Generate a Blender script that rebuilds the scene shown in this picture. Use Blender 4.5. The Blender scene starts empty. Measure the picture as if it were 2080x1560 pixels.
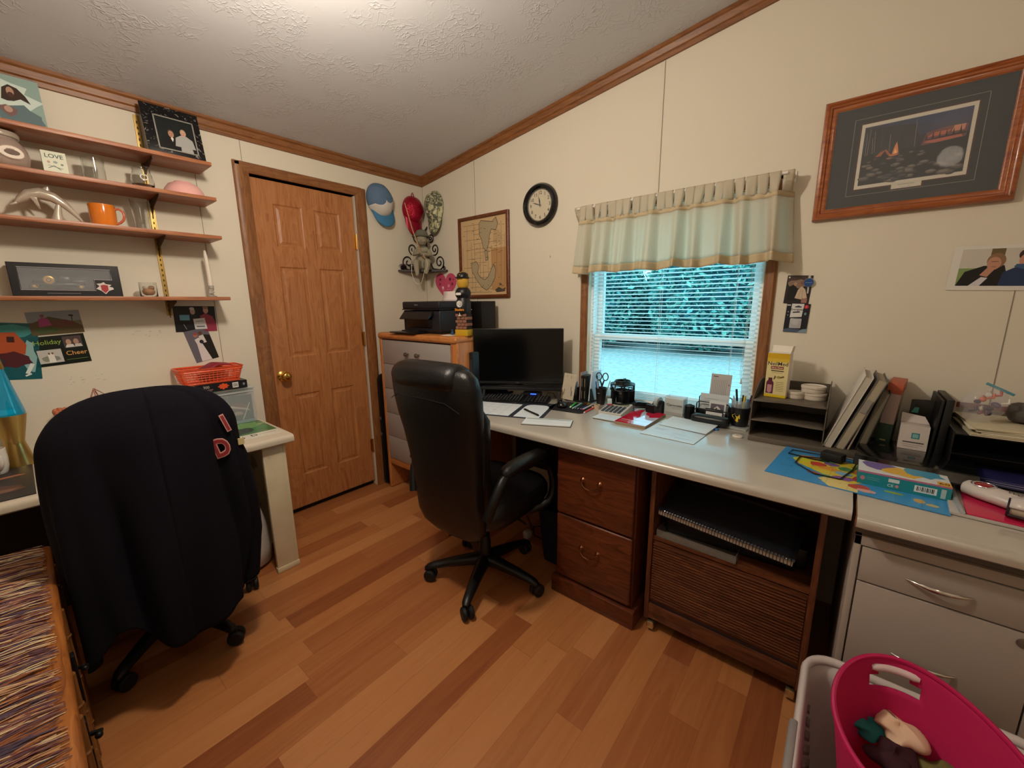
import bpy, bmesh, math, random
from mathutils import Vector, Matrix, Euler
from math import pi, sin, cos, radians as R
random.seed(7)
SC = bpy.context.scene
COL = SC.collection

# ---------------------------------------------------------------- camera
cam = bpy.data.cameras.new('camera')
cam.sensor_fit = 'HORIZONTAL'; cam.sensor_width = 36.0
cam.lens = 823.52 / 2080 * 36.0
cam.clip_start = 0.03; cam.clip_end = 300
camo = bpy.data.objects.new('camera', cam); COL.objects.link(camo)
_pi, _ro, _ya = R(11.2566), R(-0.6167), R(39.5725)
_d = Vector((-sin(_ya)*cos(_pi), cos(_ya)*cos(_pi), -sin(_pi)))
_r = Vector((cos(_ya), sin(_ya), 0)); _u = _r.cross(_d)
_r2 = _r*cos(_ro) + _u*sin(_ro); _u2 = -_r*sin(_ro) + _u*cos(_ro)
M = Matrix((_r2, _u2, -_d)).transposed().to_4x4()
M.translation = Vector((2.6587, -2.1552, 1.3575))
camo.matrix_world = M
SC.camera = camo

# ---------------------------------------------------------------- world, exposure
SC.view_settings.view_transform = 'Standard'
SC.view_settings.look = 'None'
SC.view_settings.gamma = 1.0
SC.view_settings.use_curve_mapping = False
SC.view_settings.exposure = 0.0
W = bpy.data.worlds.new('sky'); SC.world = W; W.use_nodes = True
bg = W.node_tree.nodes['Background']
bg.inputs[0].default_value = (0.42, 0.83, 1.0, 1)
bg.inputs[1].default_value = 4.0

# room constants
RX, RY = 4.0, -3.5                 # room: x 0..RX, y RY..0
HZ, SL = 2.30, 0.131               # ceiling z = HZ + SL*x
TOP = 0.785                        # worktop height along the window wall
LT = 0.725                         # worktop height along the door wall

def lamp_light(name, kind, loc, energy, color, size=0.1, rot=None, sy=None):
    l = bpy.data.lights.new(name, kind); l.energy = energy; l.color = color
    if kind == 'AREA':
        l.shape = 'RECTANGLE'; l.size = size; l.size_y = sy or size
    else: l.shadow_soft_size = size
    o = bpy.data.objects.new(name, l); COL.objects.link(o); o.location = loc
    if rot: o.rotation_euler = rot
    return o
lamp_light('ceiling_bulb', 'POINT', (1.50, -1.62, HZ+SL*1.50-0.30), 46, (1.0, 0.88, 0.73), 0.07)
lamp_light('ceiling_bulb', 'POINT', (3.1, -2.55, HZ+SL*3.1-0.30), 5, (1.0, 0.84, 0.66), 0.07)

# ---------------------------------------------------------------- materials
def lin(h):
    h = h.lstrip('#'); o = []
    for i in (0, 2, 4):
        c = int(h[i:i+2], 16)/255
        o.append(c/12.92 if c <= .04045 else ((c+.055)/1.055)**2.4)
    return (*o, 1)
_MC = {}
def C(h, rough=.55, metal=0., trans=0., spec=.5, emit=0., alpha=1., coat=0., bump=0., bscale=200, sub=0., ior=1.45, sheen=0.):
    key = (h, rough, metal, trans, spec, emit, alpha, coat, bump, bscale, sub, ior, sheen)
    if key in _MC: return _MC[key]
    m = bpy.data.materials.new('surface_'+h.strip('#')); m.use_nodes = True
    n = m.node_tree.nodes; p = n['Principled BSDF']; I = p.inputs
    I['Base Color'].default_value = lin(h); I['Roughness'].default_value = rough
    I['Metallic'].default_value = metal; I['Transmission Weight'].default_value = trans
    I['Specular IOR Level'].default_value = spec; I['IOR'].default_value = ior
    I['Alpha'].default_value = alpha; I['Coat Weight'].default_value = coat
    I['Coat Roughness'].default_value = .08
    I['Sheen Weight'].default_value = sheen
    if emit: I['Emission Color'].default_value = lin(h); I['Emission Strength'].default_value = emit
    if sub: I['Subsurface Weight'].default_value = sub; I['Subsurface Scale'].default_value = .01
    if bump:
        tc = n.new('ShaderNodeTexCoord'); t = n.new('ShaderNodeTexNoise'); b = n.new('ShaderNodeBump')
        t.inputs['Scale'].default_value = bscale; t.inputs['Detail'].default_value = 4
        b.inputs['Strength'].default_value = bump; b.inputs['Distance'].default_value = .004
        L = m.node_tree.links
        L.new(tc.outputs['Object'], t.inputs['Vector']); L.new(t.outputs[0], b.inputs['Height']); L.new(b.outputs[0], I['Normal'])
    _MC[key] = m; return m

def nodes(name):
    m = bpy.data.materials.new(name); m.use_nodes = True
    nt = m.node_tree; return m, nt.nodes, nt.links, nt.nodes['Principled BSDF']
def ramp(n, stops):
    r = n.new('ShaderNodeValToRGB'); e = r.color_ramp.elements
    while len(e) < len(stops): e.new(.5)
    for k, (p, c) in enumerate(stops): e[k].position = p; e[k].color = lin(c) if isinstance(c, str) else c
    return r
def mth(n, l, op, a, b=None, c=None):
    x = n.new('ShaderNodeMath'); x.operation = op
    for i, v in enumerate((a, b, c)):
        if v is None: continue
        if isinstance(v, (int, float)): x.inputs[i].default_value = v
        else: l.new(v, x.inputs[i])
    return x.outputs[0]

def wood(name, dark, mid, light, axis='Z', fine=55, rough=.42, stretch=14, bump=.15, wob=1.2, coat=0.):
    m, n, l, p = nodes(name)
    tc = n.new('ShaderNodeTexCoord'); mp = n.new('ShaderNodeMapping')
    s = [fine]*3; s['XYZ'.index(axis)] = fine/stretch; mp.inputs['Scale'].default_value = s
    l.new(tc.outputs['Object'], mp.inputs[0])
    t = n.new('ShaderNodeTexNoise'); t.inputs['Scale'].default_value = 1; t.inputs['Detail'].default_value = 5
    t.inputs['Distortion'].default_value = wob; t.inputs['Roughness'].default_value = .62
    l.new(mp.outputs[0], t.inputs[0])
    mp2 = n.new('ShaderNodeMapping'); s2 = [fine/7]*3; s2['XYZ'.index(axis)] = fine/7/4; mp2.inputs['Scale'].default_value = s2
    l.new(tc.outputs['Object'], mp2.inputs[0])
    t2 = n.new('ShaderNodeTexNoise'); t2.inputs['Scale'].default_value = 1; t2.inputs['Detail'].default_value = 2; t2.inputs['Distortion'].default_value = .6
    l.new(mp2.outputs[0], t2.inputs[0])
    # growth rings from the coarse noise
    rg = mth(n, l, 'FRACT', mth(n, l, 'MULTIPLY', t2.outputs[0], 9))
    mx = mth(n, l, 'ADD', mth(n, l, 'MULTIPLY', t.outputs[0], .86), mth(n, l, 'MULTIPLY', rg, .14))
    r = ramp(n, [(.30, dark), (.5, mid), (.72, light)])
    l.new(mx, r.inputs[0]); l.new(r.outputs[0], p.inputs['Base Color'])
    p.inputs['Roughness'].default_value = rough; p.inputs['Coat Weight'].default_value = coat
    b = n.new('ShaderNodeBump'); b.inputs['Strength'].default_value = bump; b.inputs['Distance'].default_value = .002
    l.new(mx, b.inputs['Height']); l.new(b.outputs[0], p.inputs['Normal'])
    return m

def floor_mat():
    m, n, l, p = nodes('laminate_planks')
    g = n.new('ShaderNodeNewGeometry'); sx = n.new('ShaderNodeSeparateXYZ'); l.new(g.outputs['Position'], sx.inputs[0])
    X, Y = sx.outputs[0], sx.outputs[1]
    wd, ln = .0975, .92
    xr = mth(n, l, 'DIVIDE', X, wd); row = mth(n, l, 'FLOOR', xr); fx = mth(n, l, 'FRACT', xr)
    wn = n.new('ShaderNodeTexWhiteNoise'); wn.noise_dimensions = '1D'; l.new(row, wn.inputs['W'])
    yy = mth(n, l, 'ADD', mth(n, l, 'DIVIDE', Y, ln), mth(n, l, 'MULTIPLY', wn.outputs[0], 7.3))
    cell = mth(n, l, 'FLOOR', yy); fy = mth(n, l, 'FRACT', yy)
    w2 = n.new('ShaderNodeTexWhiteNoise'); w2.noise_dimensions = '2D'
    cb = n.new('ShaderNodeCombineXYZ'); l.new(row, cb.inputs[0]); l.new(cell, cb.inputs[1]); l.new(cb.outputs[0], w2.inputs['Vector'])
    rnd = w2.outputs[0]
    # grain
    cv = n.new('ShaderNodeCombineXYZ'); l.new(mth(n, l, 'MULTIPLY', X, 42), cv.inputs[0]); l.new(mth(n, l, 'MULTIPLY', Y, 2.6), cv.inputs[1]); l.new(mth(n, l, 'MULTIPLY', rnd, 31), cv.inputs[2])
    t = n.new('ShaderNodeTexNoise'); t.inputs['Scale'].default_value = 1; t.inputs['Detail'].default_value = 6; t.inputs['Distortion'].default_value = 1.0; l.new(cv.outputs[0], t.inputs[0])
    cv2 = n.new('ShaderNodeCombineXYZ'); l.new(mth(n, l, 'MULTIPLY', X, 60), cv2.inputs[0]); l.new(mth(n, l, 'MULTIPLY', Y, 7), cv2.inputs[1]); l.new(mth(n, l, 'MULTIPLY', rnd, 13), cv2.inputs[2])
    t2 = n.new('ShaderNodeTexNoise'); t2.inputs['Scale'].default_value = 1; t2.inputs['Detail'].default_value = 2; l.new(cv2.outputs[0], t2.inputs[0])
    flk = ramp(n, [(.70, (0, 0, 0, 1)), (.80, (1, 1, 1, 1))]); l.new(t2.outputs[0], flk.inputs[0])
    v = mth(n, l, 'ADD', mth(n, l, 'MULTIPLY', rnd, .62), mth(n, l, 'MULTIPLY', t.outputs[0], .42))
    r = ramp(n, [(.12, '#824626'), (.36, '#9c5c34'), (.6, '#b07242'), (.9, '#c08352')]); l.new(v, r.inputs[0])
    mx = n.new('ShaderNodeMix'); mx.data_type = 'RGBA'
    l.new(mth(n, l, 'MULTIPLY', flk.outputs[0], .45), mx.inputs[0]); l.new(r.outputs[0], mx.inputs[6]); mx.inputs[7].default_value = lin('#7c4220')
    # thin joints
    jx = mth(n, l, 'LESS_THAN', mth(n, l, 'MINIMUM', fx, mth(n, l, 'SUBTRACT', 1, fx)), .007)
    jy = mth(n, l, 'LESS_THAN', mth(n, l, 'MINIMUM', fy, mth(n, l, 'SUBTRACT', 1, fy)), .0012)
    j = mth(n, l, 'MAXIMUM', jx, jy)
    m2 = n.new('ShaderNodeMix'); m2.data_type = 'RGBA'; l.new(mth(n, l, 'MULTIPLY', j, .45), m2.inputs[0]); l.new(mx.outputs[2], m2.inputs[6]); m2.inputs[7].default_value = lin('#6b3a1c')
    l.new(m2.outputs[2], p.inputs['Base Color']); p.inputs['Roughness'].default_value = .36
    p.inputs['Specular IOR Level'].default_value = .45
    return m

def plaster(name, col, scale=300, st=.06, rough=.8):
    m, n, l, p = nodes(name); p.inputs['Base Color'].default_value = lin(col); p.inputs['Roughness'].default_value = rough
    g = n.new('ShaderNodeNewGeometry'); t = n.new('ShaderNodeTexNoise'); t.inputs['Scale'].default_value = scale; t.inputs['Detail'].default_value = 3
    b = n.new('ShaderNodeBump'); b.inputs['Strength'].default_value = st; b.inputs['Distance'].default_value = .004
    l.new(g.outputs['Position'], t.inputs[0]); l.new(t.outputs[0], b.inputs['Height']); l.new(b.outputs[0], p.inputs['Normal'])
    return m
def stomp():
    # crow's-foot textured ceiling
    m, n, l, p = nodes('stomped_ceiling'); p.inputs['Base Color'].default_value = lin('#cdcdcf'); p.inputs['Roughness'].default_value = .85
    g = n.new('ShaderNodeNewGeometry')
    dn = n.new('ShaderNodeTexNoise'); dn.inputs['Scale'].default_value = 9; dn.inputs['Detail'].default_value = 3; l.new(g.outputs['Position'], dn.inputs[0])
    mp = n.new('ShaderNodeVectorMath'); mp.operation = 'MULTIPLY_ADD'; l.new(dn.outputs['Color'], mp.inputs[0]); mp.inputs[1].default_value = (.22, .22, .22); l.new(g.outputs['Position'], mp.inputs[2])
    t = n.new('ShaderNodeTexVoronoi'); t.feature = 'DISTANCE_TO_EDGE'; t.inputs['Scale'].default_value = 26; l.new(mp.outputs[0], t.inputs['Vector'])
    r = ramp(n, [(0, (1, 1, 1, 1)), (.09, (0, 0, 0, 1))]); l.new(t.outputs['Distance'], r.inputs[0])
    msk = n.new('ShaderNodeTexNoise'); msk.inputs['Scale'].default_value = 6; msk.inputs['Detail'].default_value = 3; l.new(g.outputs['Position'], msk.inputs[0])
    mr = ramp(n, [(.46, (0, 0, 0, 1)), (.60, (1, 1, 1, 1))]); l.new(msk.outputs[0], mr.inputs[0])
    h = mth(n, l, 'MULTIPLY', r.outputs[0], mr.outputs[0])
    b = n.new('ShaderNodeBump'); b.inputs['Strength'].default_value = .30; b.inputs['Distance'].default_value = .006; l.new(h, b.inputs['Height']); l.new(b.outputs[0], p.inputs['Normal'])
    return m

def cloth(name, col, trans=.45, scale=900):
    m, n, l, p = nodes(name); p.inputs['Base Color'].default_value = lin(col); p.inputs['Roughness'].default_value = .9
    tr = n.new('ShaderNodeBsdfTranslucent'); tr.inputs[0].default_value = lin(col)
    mx = n.new('ShaderNodeMixShader'); mx.inputs[0].default_value = trans
    l.new(p.outputs[0], mx.inputs[1]); l.new(tr.outputs[0], mx.inputs[2]); l.new(mx.outputs[0], n['Material Output'].inputs[0])
    return m

OAK = wood('oak_door', '#985a30', '#ae7243', '#bb804e', 'Z', 60, .4, 16, .1)
OAKT = wood('oak_trim_vertical', '#6d4222', '#885730', '#9c6c3c', 'Z', 75, .42, 14, .15)
OAKY = wood('oak_trim_along_wall', '#6d4222', '#86552e', '#966236', 'Y', 75, .42, 14, .15)
OAKX = wood('oak_trim_across', '#6d4222', '#86552e', '#966236', 'X', 75, .42, 14, .15)
WALL = plaster('painted_wallboard', '#ded6c4')
LEATHER = C('#101012', .38, spec=.5, bump=.25, bscale=120)
BLK = C('#0d0d0f', .4); BLKM = C('#101113', .6); WHT = C('#e8e6e0', .5)

# ---------------------------------------------------------------- mesh builder
class B:
    def __init__(s, mat=None):
        s.bm = bmesh.new(); s.m = []; s.ci = 0
        if mat: s.mat(mat)
    def mat(s, m):
        if m not in s.m: s.m.append(m)
        s.ci = s.m.index(m); return s
    def _add(s, t, M=None):
        if M is not None: bmesh.ops.transform(t, matrix=M, verts=t.verts)
        for f in t.faces: f.material_index = s.ci
        me = bpy.data.meshes.new('t'); t.to_mesh(me); t.free(); s.bm.from_mesh(me); bpy.data.meshes.remove(me); return s
    def box(s, x0, y0, z0, x1, y1, z1, bev=0, seg=2, M=None):
        t = bmesh.new(); bmesh.ops.create_cube(t, size=1)
        for v in t.verts: v.co = Vector(((x0+x1)/2+v.co.x*(x1-x0), (y0+y1)/2+v.co.y*(y1-y0), (z0+z1)/2+v.co.z*(z1-z0)))
        if bev: bmesh.ops.bevel(t, geom=list(t.edges), offset=bev, segments=seg, affect='EDGES', profile=.5)
        return s._add(t, M)
    def cyl(s, p0, p1, r0, r1=None, seg=20, cap=True):
        p0, p1 = Vector(p0), Vector(p1); d = p1-p0; t = bmesh.new()
        bmesh.ops.create_cone(t, cap_ends=cap, segments=seg, radius1=r0, radius2=r0 if r1 is None else r1, depth=d.length)
        return s._add(t, Matrix.Translation((p0+p1)/2) @ d.to_track_quat('Z', 'Y').to_matrix().to_4x4())
    def ell(s, c, r, seg=20, M=None, rot=None):
        t = bmesh.new(); bmesh.ops.create_uvsphere(t, u_segments=seg, v_segments=max(8, seg//2+2), radius=1)
        r = (r, r, r) if isinstance(r, (int, float)) else r
        MM = Matrix.Translation(c) @ (Euler(rot).to_matrix().to_4x4() if rot else Matrix()) @ Matrix.Diagonal((*r, 1))
        return s._add(t, MM if M is None else M @ MM)
    def loft(s, rings, cap=True, closed=False, M=None, cyc=True):
        t = bmesh.new(); vs = [[t.verts.new(p) for p in r] for r in rings]; k = len(rings[0]); N = len(vs)
        for i in range(N if closed else N-1):
            a, b = vs[i], vs[(i+1) % N]
            for j in range(k if cyc else k-1):
                q = (a[j], a[(j+1) % k], b[(j+1) % k], b[j])
                try: t.faces.new(q)
                except ValueError: pass
        if cap and not closed and cyc:
            t.faces.new(vs[0][::-1]); t.faces.new(vs[-1])
        bmesh.ops.recalc_face_normals(t, faces=t.faces)
        return s._add(t, M)
    def tube(s, pts, r, seg=8, closed=False, M=None):
        pts = [Vector(p) for p in pts]; n = len(pts); rings = []; up = Vector((0, 0, 1)); last = None
        for i in range(n):
            a = pts[(i-1) % n] if (closed or i > 0) else pts[0]; b = pts[(i+1) % n] if (closed or i < n-1) else pts[-1]
            d = (b-a).normalized()
            if last is None:
                x = d.cross(up) if abs(d.z) < .95 else d.cross(Vector((1, 0, 0)))
            else: x = last - d*last.dot(d)
            x.normalize(); last = x; y = d.cross(x)
            rr = r[i] if isinstance(r, (list, tuple)) else r
            rings.append([pts[i]+(x*cos(2*pi*k/seg)+y*sin(2*pi*k/seg))*rr for k in range(seg)])
        return s.loft(rings, cap=not closed, closed=closed, M=M)
    def lathe(s, prof, c=(0, 0, 0), seg=32, M=None, cap=True):
        rings = [[Vector((c[0]+max(r, 1e-4)*cos(2*pi*k/seg), c[1]+max(r, 1e-4)*sin(2*pi*k/seg), c[2]+z)) for k in range(seg)] for r, z in prof]
        return s.loft(rings, cap=cap, M=M)
    def prism(s, pts, z0, z1, M=None, bev=0):
        t = bmesh.new(); a = [t.verts.new((x, y, z0)) for x, y in pts]; b = [t.verts.new((x, y, z1)) for x, y in pts]; k = len(pts)
        t.faces.new(a[::-1]); t.faces.new(b)
        for j in range(k): t.faces.new((a[j], a[(j+1) % k], b[(j+1) % k], b[j]))
        bmesh.ops.recalc_face_normals(t, faces=t.faces)
        if bev: bmesh.ops.bevel(t, geom=[e for e in t.edges if abs(e.verts[0].co.z-e.verts[1].co.z) < 1e-6], offset=bev, segments=2, affect='EDGES')
        return s._add(t, M)
    def poly(s, pts, M=None):
        t = bmesh.new(); t.faces.new([t.verts.new(p) for p in pts]); return s._add(t, M)
    def grid(s, fn, nu, nv, M=None):
        t = bmesh.new(); vs = [[t.verts.new(fn(i/nu, j/nv)) for i in range(nu+1)] for j in range(nv+1)]
        for j in range(nv):
            for i in range(nu): t.faces.new((vs[j][i], vs[j][i+1], vs[j+1][i+1], vs[j+1][i]))
        return s._add(t, M)
    def text(s, txt, size, M, ext=.0004, align='CENTER', bold=0, shear=0, sx=1):
        cu = bpy.data.curves.new('t', 'FONT'); cu.body = txt; cu.size = size; cu.extrude = ext; cu.align_x = align; cu.align_y = 'CENTER'
        cu.offset = bold; cu.shear = shear; cu.resolution_u = 3
        o = bpy.data.objects.new('t', cu); COL.objects.link(o)
        me = bpy.data.meshes.new_from_object(o.evaluated_get(bpy.context.evaluated_depsgraph_get()))
        t = bmesh.new(); t.from_mesh(me); bpy.data.objects.remove(o); bpy.data.curves.remove(cu); bpy.data.meshes.remove(me)
        return s._add(t, M @ Matrix.Diagonal((sx, 1, 1, 1)))
    def build(s, name, parent=None, loc=(0, 0, 0), rot=(0, 0, 0), label=None, cat=None, group=None, kind=None, smooth=40, plabel=None, solid=0):
        me = bpy.data.meshes.new(name); s.bm.to_mesh(me); s.bm.free()
        for m in s.m: me.materials.append(m)
        if smooth:
            me.shade_smooth(); me.set_sharp_from_angle(angle=R(smooth))
        o = bpy.data.objects.new(name, me); COL.objects.link(o)
        o.location = loc; o.rotation_euler = rot
        if parent is not None: o.parent = parent
        if solid:
            md = o.modifiers.new('thick', 'SOLIDIFY'); md.thickness = solid; md.offset = 0
        tag(o, label, cat, group, kind)
        if plabel: o['label'] = plabel
        return o
def tag(o, label=None, cat=None, group=None, kind=None):
    if label: o['label'] = label
    if cat: o['category'] = cat
    if group: o['group'] = group
    if kind: o['kind'] = kind
def thing(name, label, cat, loc=(0, 0, 0), rot=0, group=None):
    o = bpy.data.objects.new(name, None); COL.objects.link(o); o.empty_display_size = .05
    o.location = loc; o.rotation_euler = (0, 0, rot) if isinstance(rot, (int, float)) else rot
    tag(o, label, cat, group); return o
def copy_tree(o, parent=None):
    c = o.copy(); COL.objects.link(c)
    if parent is not None: c.parent = parent
    for ch in list(o.children): copy_tree(ch, c)
    return c
def sring(cx, cy, z, a, b, n=28, e=2.5):
    # superellipse ring in the xy plane
    o = []
    for k in range(n):
        t = 2*pi*k/n; ct, st = cos(t), sin(t)
        o.append(Vector((cx+a*math.copysign(abs(ct)**(2/e), ct), cy+b*math.copysign(abs(st)**(2/e), st), z)))
    return o
def rrect(w, h, r, n=5, cx=0, cy=0):
    o = []
    for (sx, sy, a0) in ((1, 1, 0), (-1, 1, 90), (-1, -1, 180), (1, -1, 270)):
        for k in range(n+1):
            a = R(a0+90*k/n); o.append((cx+sx*(w/2-r)+r*cos(a), cy+sy*(h/2-r)+r*sin(a)))
    return o
LW = (pi/2, 0, pi/2)     # prints on the door wall: local x -> +y, y -> +z, z -> out of the wall
BW = (pi/2, 0, 0)        # prints on the window wall
T = Matrix.Translation

def sheet(w, h, base, shapes, th=.0012, rough=.35, bm=None, M=None, r=0, coat=0):
    """a flat printed thing: local origin bottom-left, shapes in 0..1 of width and height, each a hair above the last"""
    b = bm or B(); M = M or Matrix()
    m = base if not isinstance(base, str) else C(base, rough, coat=coat)
    b.mat(m)
    if r: b.prism([(x+w/2, y+h/2) for x, y in rrect(w, h, r)], 0, th, M)
    else: b.box(0, 0, 0, w, h, th, M=M)
    z = th; STEP = min(.00012, .0011/max(1, len(shapes)))
    for sh in shapes:
        z += STEP; k = sh[0]; c = sh[-1]; b.mat(C(c, rough, coat=coat) if isinstance(c, str) else c)
        if k == 'r': pts = [(sh[1], sh[2]), (sh[3], sh[2]), (sh[3], sh[4]), (sh[1], sh[4])]
        elif k == 'e': pts = [(sh[1]+sh[3]*cos(2*pi*i/22), sh[2]+sh[4]*sin(2*pi*i/22)) for i in range(22)]
        elif k == 'p': pts = sh[1]
        elif k == 't':   # text, u, v, height(fraction of h), colour
            b.text(sh[1], sh[4]*h*1.35, M @ T((sh[2]*w, sh[3]*h, z)), .0001, bold=.0002 if h > .05 else 0); continue
        elif k == 'l':   # a line u0 v0 u1 v1 width(m)
            a, c2 = Vector((sh[1]*w, sh[2]*h)), Vector((sh[3]*w, sh[4]*h)); d = (c2-a); nn = Vector((-d.y, d.x)).normalized()*sh[5]/2
            b.poly([(q.x, q.y, z) for q in (a-nn, c2-nn, c2+nn, a+nn)], M); continue
        b.poly([(x*w, y*h, z) for x, y in pts], M)
    return b
def blob(cx, cy, rx, ry, n=14, j=.2, seed=1):
    q = random.Random(seed); return [(cx+rx*(1+q.uniform(-j, j))*cos(2*pi*i/n), cy+ry*(1+q.uniform(-j, j))*sin(2*pi*i/n)) for i in range(n)]
def person(cx, base, hh, skin, hair, top, w=1.0, a=.72):
    """a small printed figure, head height hh, in sheet units"""
    return [('p', [(cx-hh*1.5*w, 0 if base <= 0 else base), (cx-hh*1.25*w, base+hh*1.5), (cx-hh*.4*w, base+hh*2.1), (cx+hh*.4*w, base+hh*2.1), (cx+hh*1.25*w, base+hh*1.5), (cx+hh*1.5*w, 0 if base <= 0 else base)], top),
            ('e', cx, base+hh*2.62, hh*a*.62, hh*.62, hair), ('e', cx, base+hh*2.5, hh*a*.5, hh*.55, skin),
            ('e', cx-hh*a*.2, base+hh*2.58, hh*.06, hh*.05, '#3a2a24'), ('e', cx+hh*a*.2, base+hh*2.58, hh*.06, hh*.05, '#3a2a24'), ('e', cx, base+hh*2.25, hh*.14, hh*.04, '#8c4a44')]
# ================================================================ THE ROOM
def struct(name, b, **k): return b.build(name, kind='structure', **k)
b = B(floor_mat()); b.box(-.15, RY-.1, -.05, RX+.1, .14, 0); struct('floor', b, smooth=0)
cz = lambda x: HZ+SL*x
b = B(stomp())
b.loft([[(-.15, y, cz(-.15)), (RX+.15, y, cz(RX+.15)), (RX+.15, y, cz(RX+.15)+.06), (-.15, y, cz(-.15)+.06)] for y in (RY-.12, .15)])
struct('ceiling', b, smooth=0)
# window wall with its opening
WX0, WX1, WZ0, WZ1 = 1.462, 2.345, .80, 1.84
def wallpoly(b, x0, x1, z0, z1a, z1b, y0=0, y1=.13):
    b.loft([[(x0, y, z0), (x1, y, z0), (x1, y, z1b), (x0, y, z1a)] for y in (y0, y1)])
b = B(WALL)
wallpoly(b, -.15, WX0, 0, cz(-.15)+.02, cz(WX0)+.02); wallpoly(b, WX1, RX, 0, cz(WX1)+.02, cz(RX)+.02)
wallpoly(b, WX0, WX1, 0, WZ0, WZ0); wallpoly(b, WX0, WX1, WZ1, cz(WX0)+.02, cz(WX1)+.02)
struct('wall_back', b, smooth=0)
# door wall with its doorway
b = B(WALL); DY0, DY1, DZ = -1.205, -.575, 2.076
b.box(-.13, RY, 0, 0, DY0, HZ+.01); b.box(-.13, DY1, 0, 0, .13, HZ+.01); b.box(-.13, DY0, DZ, 0, DY1, HZ+.01); b.box(-.15, DY0, 0, -.13, DY1, DZ)
struct('wall_left', b, smooth=0)
b = B(WALL); b.box(RX, RY, 0, RX+.12, .13, cz(RX)+.02); struct('wall_right', b, smooth=0)
b = B(WALL); b.loft([[(-.15, y, 0), (RX+.12, y, 0), (RX+.12, y, cz(RX+.12)+.01), (-.15, y, cz(-.15)+.01)] for y in (RY-.12, RY)]); struct('wall_front', b, smooth=0)

# crown moulding: profile out from the wall, two steps
def crown(name, mat, along):
    b = B(mat); pr = [(0, -.062), (.012, -.062), (.014, -.045), (.02, -.04), (.026, -.018), (.034, -.012), (.034, 0.004), (0, .004)]
    if along == 'y': b.loft([[(x, y, HZ+z+SL*x) for x, z in pr] for y in (RY, -.001)])
    else: b.loft([[(x, -q, HZ+SL*x+z) for q, z in pr] for x in (.001, RX)])
    return struct(name, b, smooth=0)
crown('trim_1', OAKY, 'y'); crown('trim_2', OAKX, 'x')
# wallboard joints: slim battens and hairline grooves
b = B(C('#ddd5c3', .8)); 
for x in (.552, 1.833): b.box(x-.010, -.0022, 0 if x != 1.833 else 1.86, x+.010, .0, cz(x)-.065, bev=.001)
struct('trim_3', b)
b = B(C('#8d8474', .8))
for x in (.5635, 1.8445, 3.0765): b.box(x-.0012, -.0015, 0 if x < 1.8 or x > 2 else 1.86, x+.0012, 0, cz(x)-.065)
struct('trim_4', b, smooth=0)
b = B(C('#8b8578', .8)); b.box(0, -1.2305, 2.13, .002, -1.2285, HZ-.06); b.box(0, -1.4535, 0, .002, -1.4515, HZ-.06); b.box(0, -.0015, 0, .0015, 0, 2.24); struct('trim_5', b, smooth=0)

# six-panel door
b = B(OAK); SY0, SY1, SZ0, SZ1, SX = -1.197, -.583, .040, 2.067, -.020
b.box(-.055, SY0, SZ0, SX-.006, SY1, SZ1)
cols = [(-1.092, -.927), (-.853, -.688)]; rows = [(1.70, 1.945), (1.04, 1.59), (.255, .80)]
ys = [SY0, cols[0][0], cols[0][1], cols[1][0], cols[1][1], SY1]; zs = [SZ0, rows[2][0], rows[2][1], rows[1][0], rows[1][1], rows[0][0], rows[0][1], SZ1]
for i in range(5):
    for j in range(7):
        y0, y1, z0, z1 = ys[i], ys[i+1], zs[j], zs[j+1]
        if i % 2 == 1 and j % 2 == 1:
            def ringx(o, x): return [(x, y0+o, z0+o), (x, y1-o, z0+o), (x, y1-o, z1-o), (x, y0+o, z1-o)]
            rr = [ringx(0, SX), ringx(.004, SX-.002), ringx(.010, SX-.007), ringx(.016, SX-.007), ringx(.034, SX-.0015), ringx(.036, SX-.0015)]
            b.loft(rr, cap=False); b.poly(rr[-1])
        else: b.poly([(SX, y0, z0), (SX, y1, z0), (SX, y1, z1), (SX, y0, z1)])
b.poly([(SX, SY0, SZ0), (SX, SY0, SZ1), (-.055, SY0, SZ1), (-.055, SY0, SZ0)]); b.poly([(SX, SY0, SZ0), (SX, SY1, SZ0), (-.055, SY1, SZ0), (-.055, SY0, SZ0)])
door = struct('door_1', b, smooth=0)
BR = C('#d9ac57', .18, 1.)
b = B(BR); k = Matrix.Translation((SX, -1.146, .93)) @ Matrix.Rotation(pi/2, 4, 'Y')
b.lathe([(.033, 0), (.034, .004), (.026, .010), (.013, .014), (.012, .030), (.020, .036), (.028, .044), (.0295, .054), (.026, .064), (.017, .070), (.008, .0705), (.006, .067)], M=k)
b.build('door_knob', door, plabel='polished brass round knob')
for z in (.32, 1.12, 1.78):
    b = B(C('#c49a55', .3, 1.)); b.cyl((-.008, SY1+.003, z-.05), (-.008, SY1+.003, z+.05), .0065, seg=10); b.box(-.019, SY1-.012, z-.048, -.0165, SY1, z+.048); b.build('hinge', door)
b = B(BLK); b.box(-.10, DY0, -.001, -.056, DY1, .039); b.build('gap_shade', door)  # black block under the slab, put in for the shade of the gap
def casing(b, x, y0, y1, z0, z1, axis):
    pass
b = B(OAKT)   # jambs and stepped casing
pr = [(0, 0), (.010, 0), (.013, .008), (.016, .02), (.018, .045), (.018, .066), (.012, .074), (0, .075)]
for (ya, s) in ((DY0-.001, -1), (DY1+.001, 1)):
    b.loft([[(x, ya+s*q, z) for x, q in [(px, .075-pq if False else pq) for px, pq in pr]] for z in (0, DZ+.05)])
    b.box(-.13, ya-(.02 if s < 0 else -.0), 0, 0, ya+(0 if s < 0 else .02), DZ)
struct('trim_6', b)
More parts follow.
